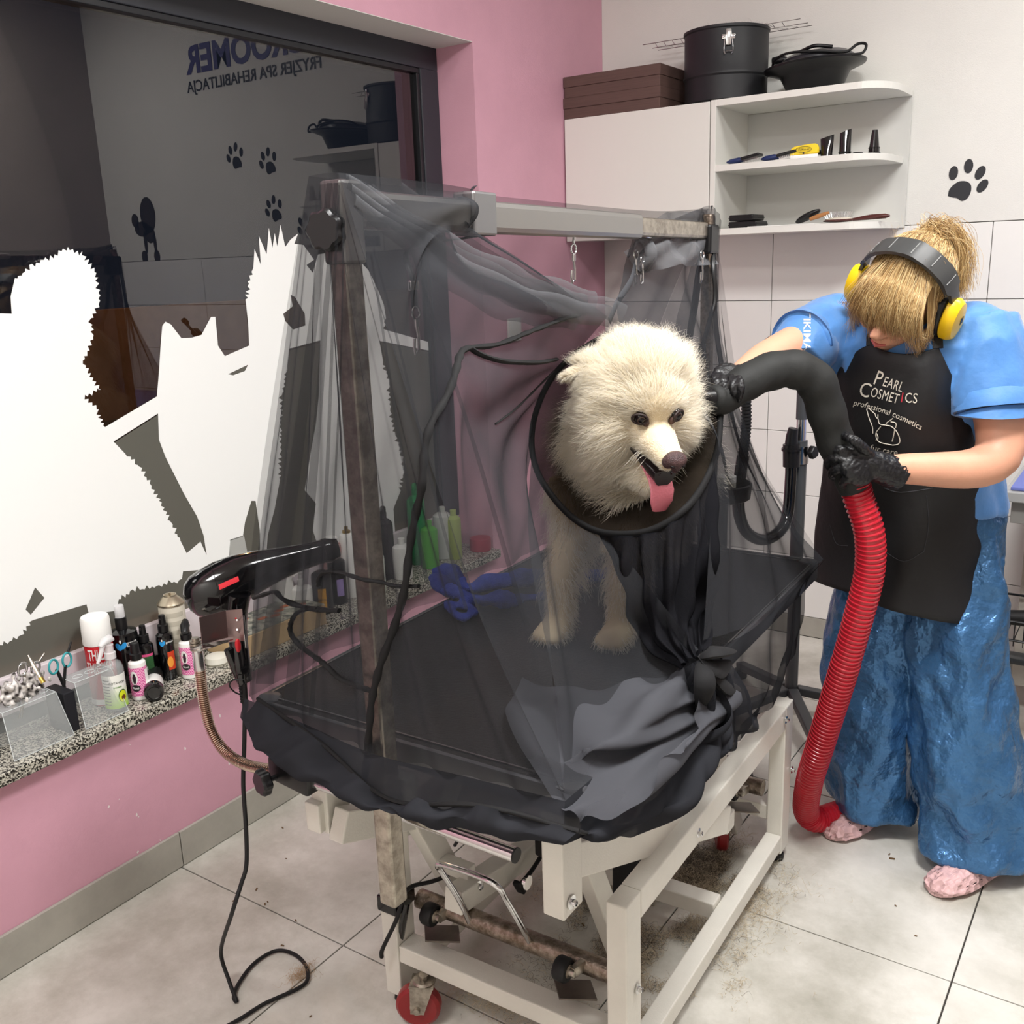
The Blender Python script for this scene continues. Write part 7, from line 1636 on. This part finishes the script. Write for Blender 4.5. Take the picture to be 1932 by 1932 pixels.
# ================================================================== COUNTER AT THE RIGHT EDGE
ct = thing('side_counter', 'grey topped counter with a blue mat at the right photo edge behind the groomer', 'counter')
cz0 = .815; bm = BM(); box(bm, 1.66, ROOM_X-.01, -.62, -.01, cz0-.03, cz0, None, .003); obj('counter_top', bm, mat('grey_counter', 'a6a6a4', .35), ct)
bm = BM(); box(bm, 1.68, ROOM_X-.02, -.59, -.57, cz0-.10, cz0-.031, None, .002); obj('apron_board', bm, mat('grey_board', '8d8b86', .5), ct)
bm = BM(); box(bm, 1.70, ROOM_X-.02, -.34, -.02, .10, cz0-.032, None, .002); obj('cabinet_body', bm, mat('greige_front', 'b0aaa0', .5), ct)
bm = BM(); box(bm, 1.675, ROOM_X-.03, -.60, -.02, cz0+.0005, cz0+.012, None, .004); tag(obj('blue_mat', bm, mat('periwinkle_mat', '6f7bc0', .6), smooth=40), 'flat periwinkle blue mat lying on the counter at the right edge', 'mat')
bm = BM(); box(bm, 1.70, 2.6, -.075, -.055, cz0+.0125, cz0+.10, None, .004); tag(obj('white_board', bm, M_LAM), 'white panel standing at the back of the counter, right edge', 'panel')
bk = thing('wire_basket', 'black wire shelf basket under the counter at the right edge', 'basket')
z0_, z1_ = .36, .42; bm = BM(); x0, x1, y0, y1 = 1.62, 2.30, -.62, -.36
for z in (z0_, z1_):
    for p, q in (((x0, y0, z), (x1, y0, z)), ((x0, y1, z), (x1, y1, z)), ((x0, y0, z), (x0, y1, z))): tube(bm, [p, q], .004, 6)
obj('frame_wire', bm, M_BLACK, bk, smooth=60)
bm = BM()
for k in range(26): x = x0+k*.026; tube(bm, [(x, y0, z0_), (x, y0, z1_)], .0018, 5); tube(bm, [(x, y0, z0_), (x, y1, z0_)], .0018, 5); tube(bm, [(x, y0, z0_), (x+.0005, y0, z0_-.018)], .0016, 5)
obj('thin_wire', bm, M_BLACK, bk, kind='stuff')
bm = BM(); tube(bm, [(1.68, -.52, z0_+.035), (1.8, -.50, z0_+.04), (2.0, -.50, z0_+.04)], [.022, .03, .03], 12); tag(obj('rolled_pouch', bm, M_RUBBER, smooth=60), 'dark rolled pouch lying in the black wire basket', 'pouch')
bm = BM(); box(bm, 1.63, 1.95, -.70, -.64, .315, .335, None, .004); tag(obj('steel_tray', bm, mat('scratched_tray', '4a4b4b', .3, .5), smooth=40), 'dark scratched metal tray edge under the wire basket', 'tray')
bm = BM(); ell(bm, PY(1873, 1062, -.66), .028, .035, .055)
pp = PY(1873, 1062, -.66); tube(bm, [pp, pp+Vector((0, .02, .06)), Vector((pp.x, pp.y+.04, .783))], [.01, .004, .003], 8)
me = remesh(bm, .006, 1, 'bag'); 
for v in me.vertices: v.co += v.normal*.006*fbm(v.co, 30, 2)
tag(obj('pink_pouch', me, mat('dusky_pink', '8d6f7a', .6, col2='5b4450', vscale=25), smooth=180), 'dusky pink pouch hanging beside the apron above the wire basket', 'pouch')
bm = BM(); box(bm, 3.02, 3.045, -1.35, -.75, 1.05, 1.80, None, .02); tag(obj('navy_panel', bm, mat('navy_panel', '23285c', .6), smooth=40), 'navy padded panel on the right wall, seen only as a mirror image in the window', 'panel')
# ================================================================== CLIPPED FUR AND DUST ON THE FLOOR
def fluff_pile(cx, cy, sx, sy, n, l0, l1, m, name, lab, z=.001, top=True):
    P0 = np.stack([rng.normal(cx, sx, n), rng.normal(cy, sy, n), np.full(n, z)+np.abs(rng.normal(0, .008, n))], 1)
    c = np.array([noise.noise(Vector((p[0]*9, p[1]*9, 0))) for p in P0]); P0 = P0[c > -.05]; n = len(P0)
    D = rng.normal(size=(n, 3)); D[:, 2] = np.abs(D[:, 2])*.25; D /= np.linalg.norm(D, axis=1, keepdims=True)
    return P0, D, rng.uniform(l0, l1, n)
M_LINT = mat('beige_lint', 'cbbda4', .95); M_LINTD = mat('grey_lint', '6a6258', .95)
Ps, Ds, Ls = [], [], []
for a in ((1.24, -1.72, .07, .10, 5000, .01, .03), (1.10, -1.90, .12, .15, 6000, .01, .03), (1.22, -2.12, .05, .06, 1500, .01, .03), (1.29, -2.25, .03, .05, 1200, .01, .03), (1.39, -2.0, .02, .06, 300, .005, .02), (.98, -2.33, .06, .02, 700, .008, .02)):
    p, d, l = fluff_pile(*a, M_LINT, '', ''); Ps.append(p); Ds.append(d); Ls.append(l)
o = hair('clipped_fur', np.concatenate(Ps), np.concatenate(Ds), np.concatenate(Ls), M_LINT, None, 5, .00035, 0, .5); tag(o, 'tufts of clipped beige dog fur on the floor under the grooming table', 'fur', kind='stuff')
Ps, Ds, Ls = [], [], []
for a in ((1.20, -1.66, .06, .05, 4000, .008, .03), (1.12, -1.95, .1, .16, 7000, .008, .025), (1.30, -2.28, .02, .04, 500, .008, .03), (.84, -2.31, .012, .012, 90, .005, .02)):
    p, d, l = fluff_pile(*a, M_LINTD, '', ''); Ps.append(p); Ds.append(d); Ls.append(l)
o = hair('dark_dust', np.concatenate(Ps), np.concatenate(Ds), np.concatenate(Ls), M_LINTD, None, 5, .00030, 0, .5); tag(o, 'darker grey dust and hair under the grooming table', 'dust', kind='stuff')
bm = BM()
for px, py, s in ((533, 1562, .004), (484, 1678, .005), (500, 1706, .004), (505, 1702, .003), (558, 1737, .004), (533, 1784, .004), (586, 1918, .003), (1683, 1620, .007), (1678, 1612, .004), (1690, 1709, .003), (1728, 1766, .003), (1910, 1518, .006), (1100, 1745, .006), (540, 1620, .002), (440, 1700, .003)):
    p = PZ(px, py, .001); a = random.random()*3; box(bm, -s, s, -s*.35, s*.35, 0, .0015, Matrix.Translation(p) @ Matrix.Rotation(a, 4, 'Z'))
tag(obj('floor_crumbs', bm, mat('brown_crumbs', '6b5238', .9)), 'small brown crumbs and bits scattered over the floor tiles', 'crumbs', kind='stuff')
P0 = []; D0 = []
c = PZ(570, 1838, .004)
for k in range(220): P0.append((c.x+random.gauss(0, .010), c.y+random.gauss(0, .016), .002+abs(random.gauss(0, .004)))); d = rng.normal(size=3); d[2] = abs(d[2])*.4; D0.append(d/np.linalg.norm(d))
o = hair('fur_tuft', P0, D0, rng.uniform(.008, .022, 220), mat('tan_lint', 'b99b78', .9), None, 5, .00025, 0, .5); tag(o, 'small tan fur tuft caught by the looped cord on the floor', 'fur', kind='stuff')
# ================================================================== origins at the base of every top-level thing
bpy.context.view_layer.update()
def descend(o):
    for c in o.children:
        yield c; yield from descend(c)
for o in [o for o in COL.objects if o.parent is None and o.type in ('EMPTY', 'MESH')]:
    pts = []
    for q in [o]+list(descend(o)):
        if q.type == 'MESH' and q.data.vertices:
            co = np.empty(len(q.data.vertices)*3, np.float32); q.data.vertices.foreach_get('co', co); co = co.reshape(-1, 3)
            mw = np.array(q.matrix_world); co = co@mw[:3, :3].T+mw[:3, 3]; pts += [co.min(0), co.max(0)]
    if not pts or o.location.length > 1e-9: continue
    a, b = np.min(pts, 0), np.max(pts, 0); c = Vector(((a[0]+b[0])/2, (a[1]+b[1])/2, a[2]))
    o.location = c
    if o.type == 'MESH': o.data.transform(Matrix.Translation(-c))
    for q in o.children: q.location = q.location-c
bpy.context.view_layer.update()
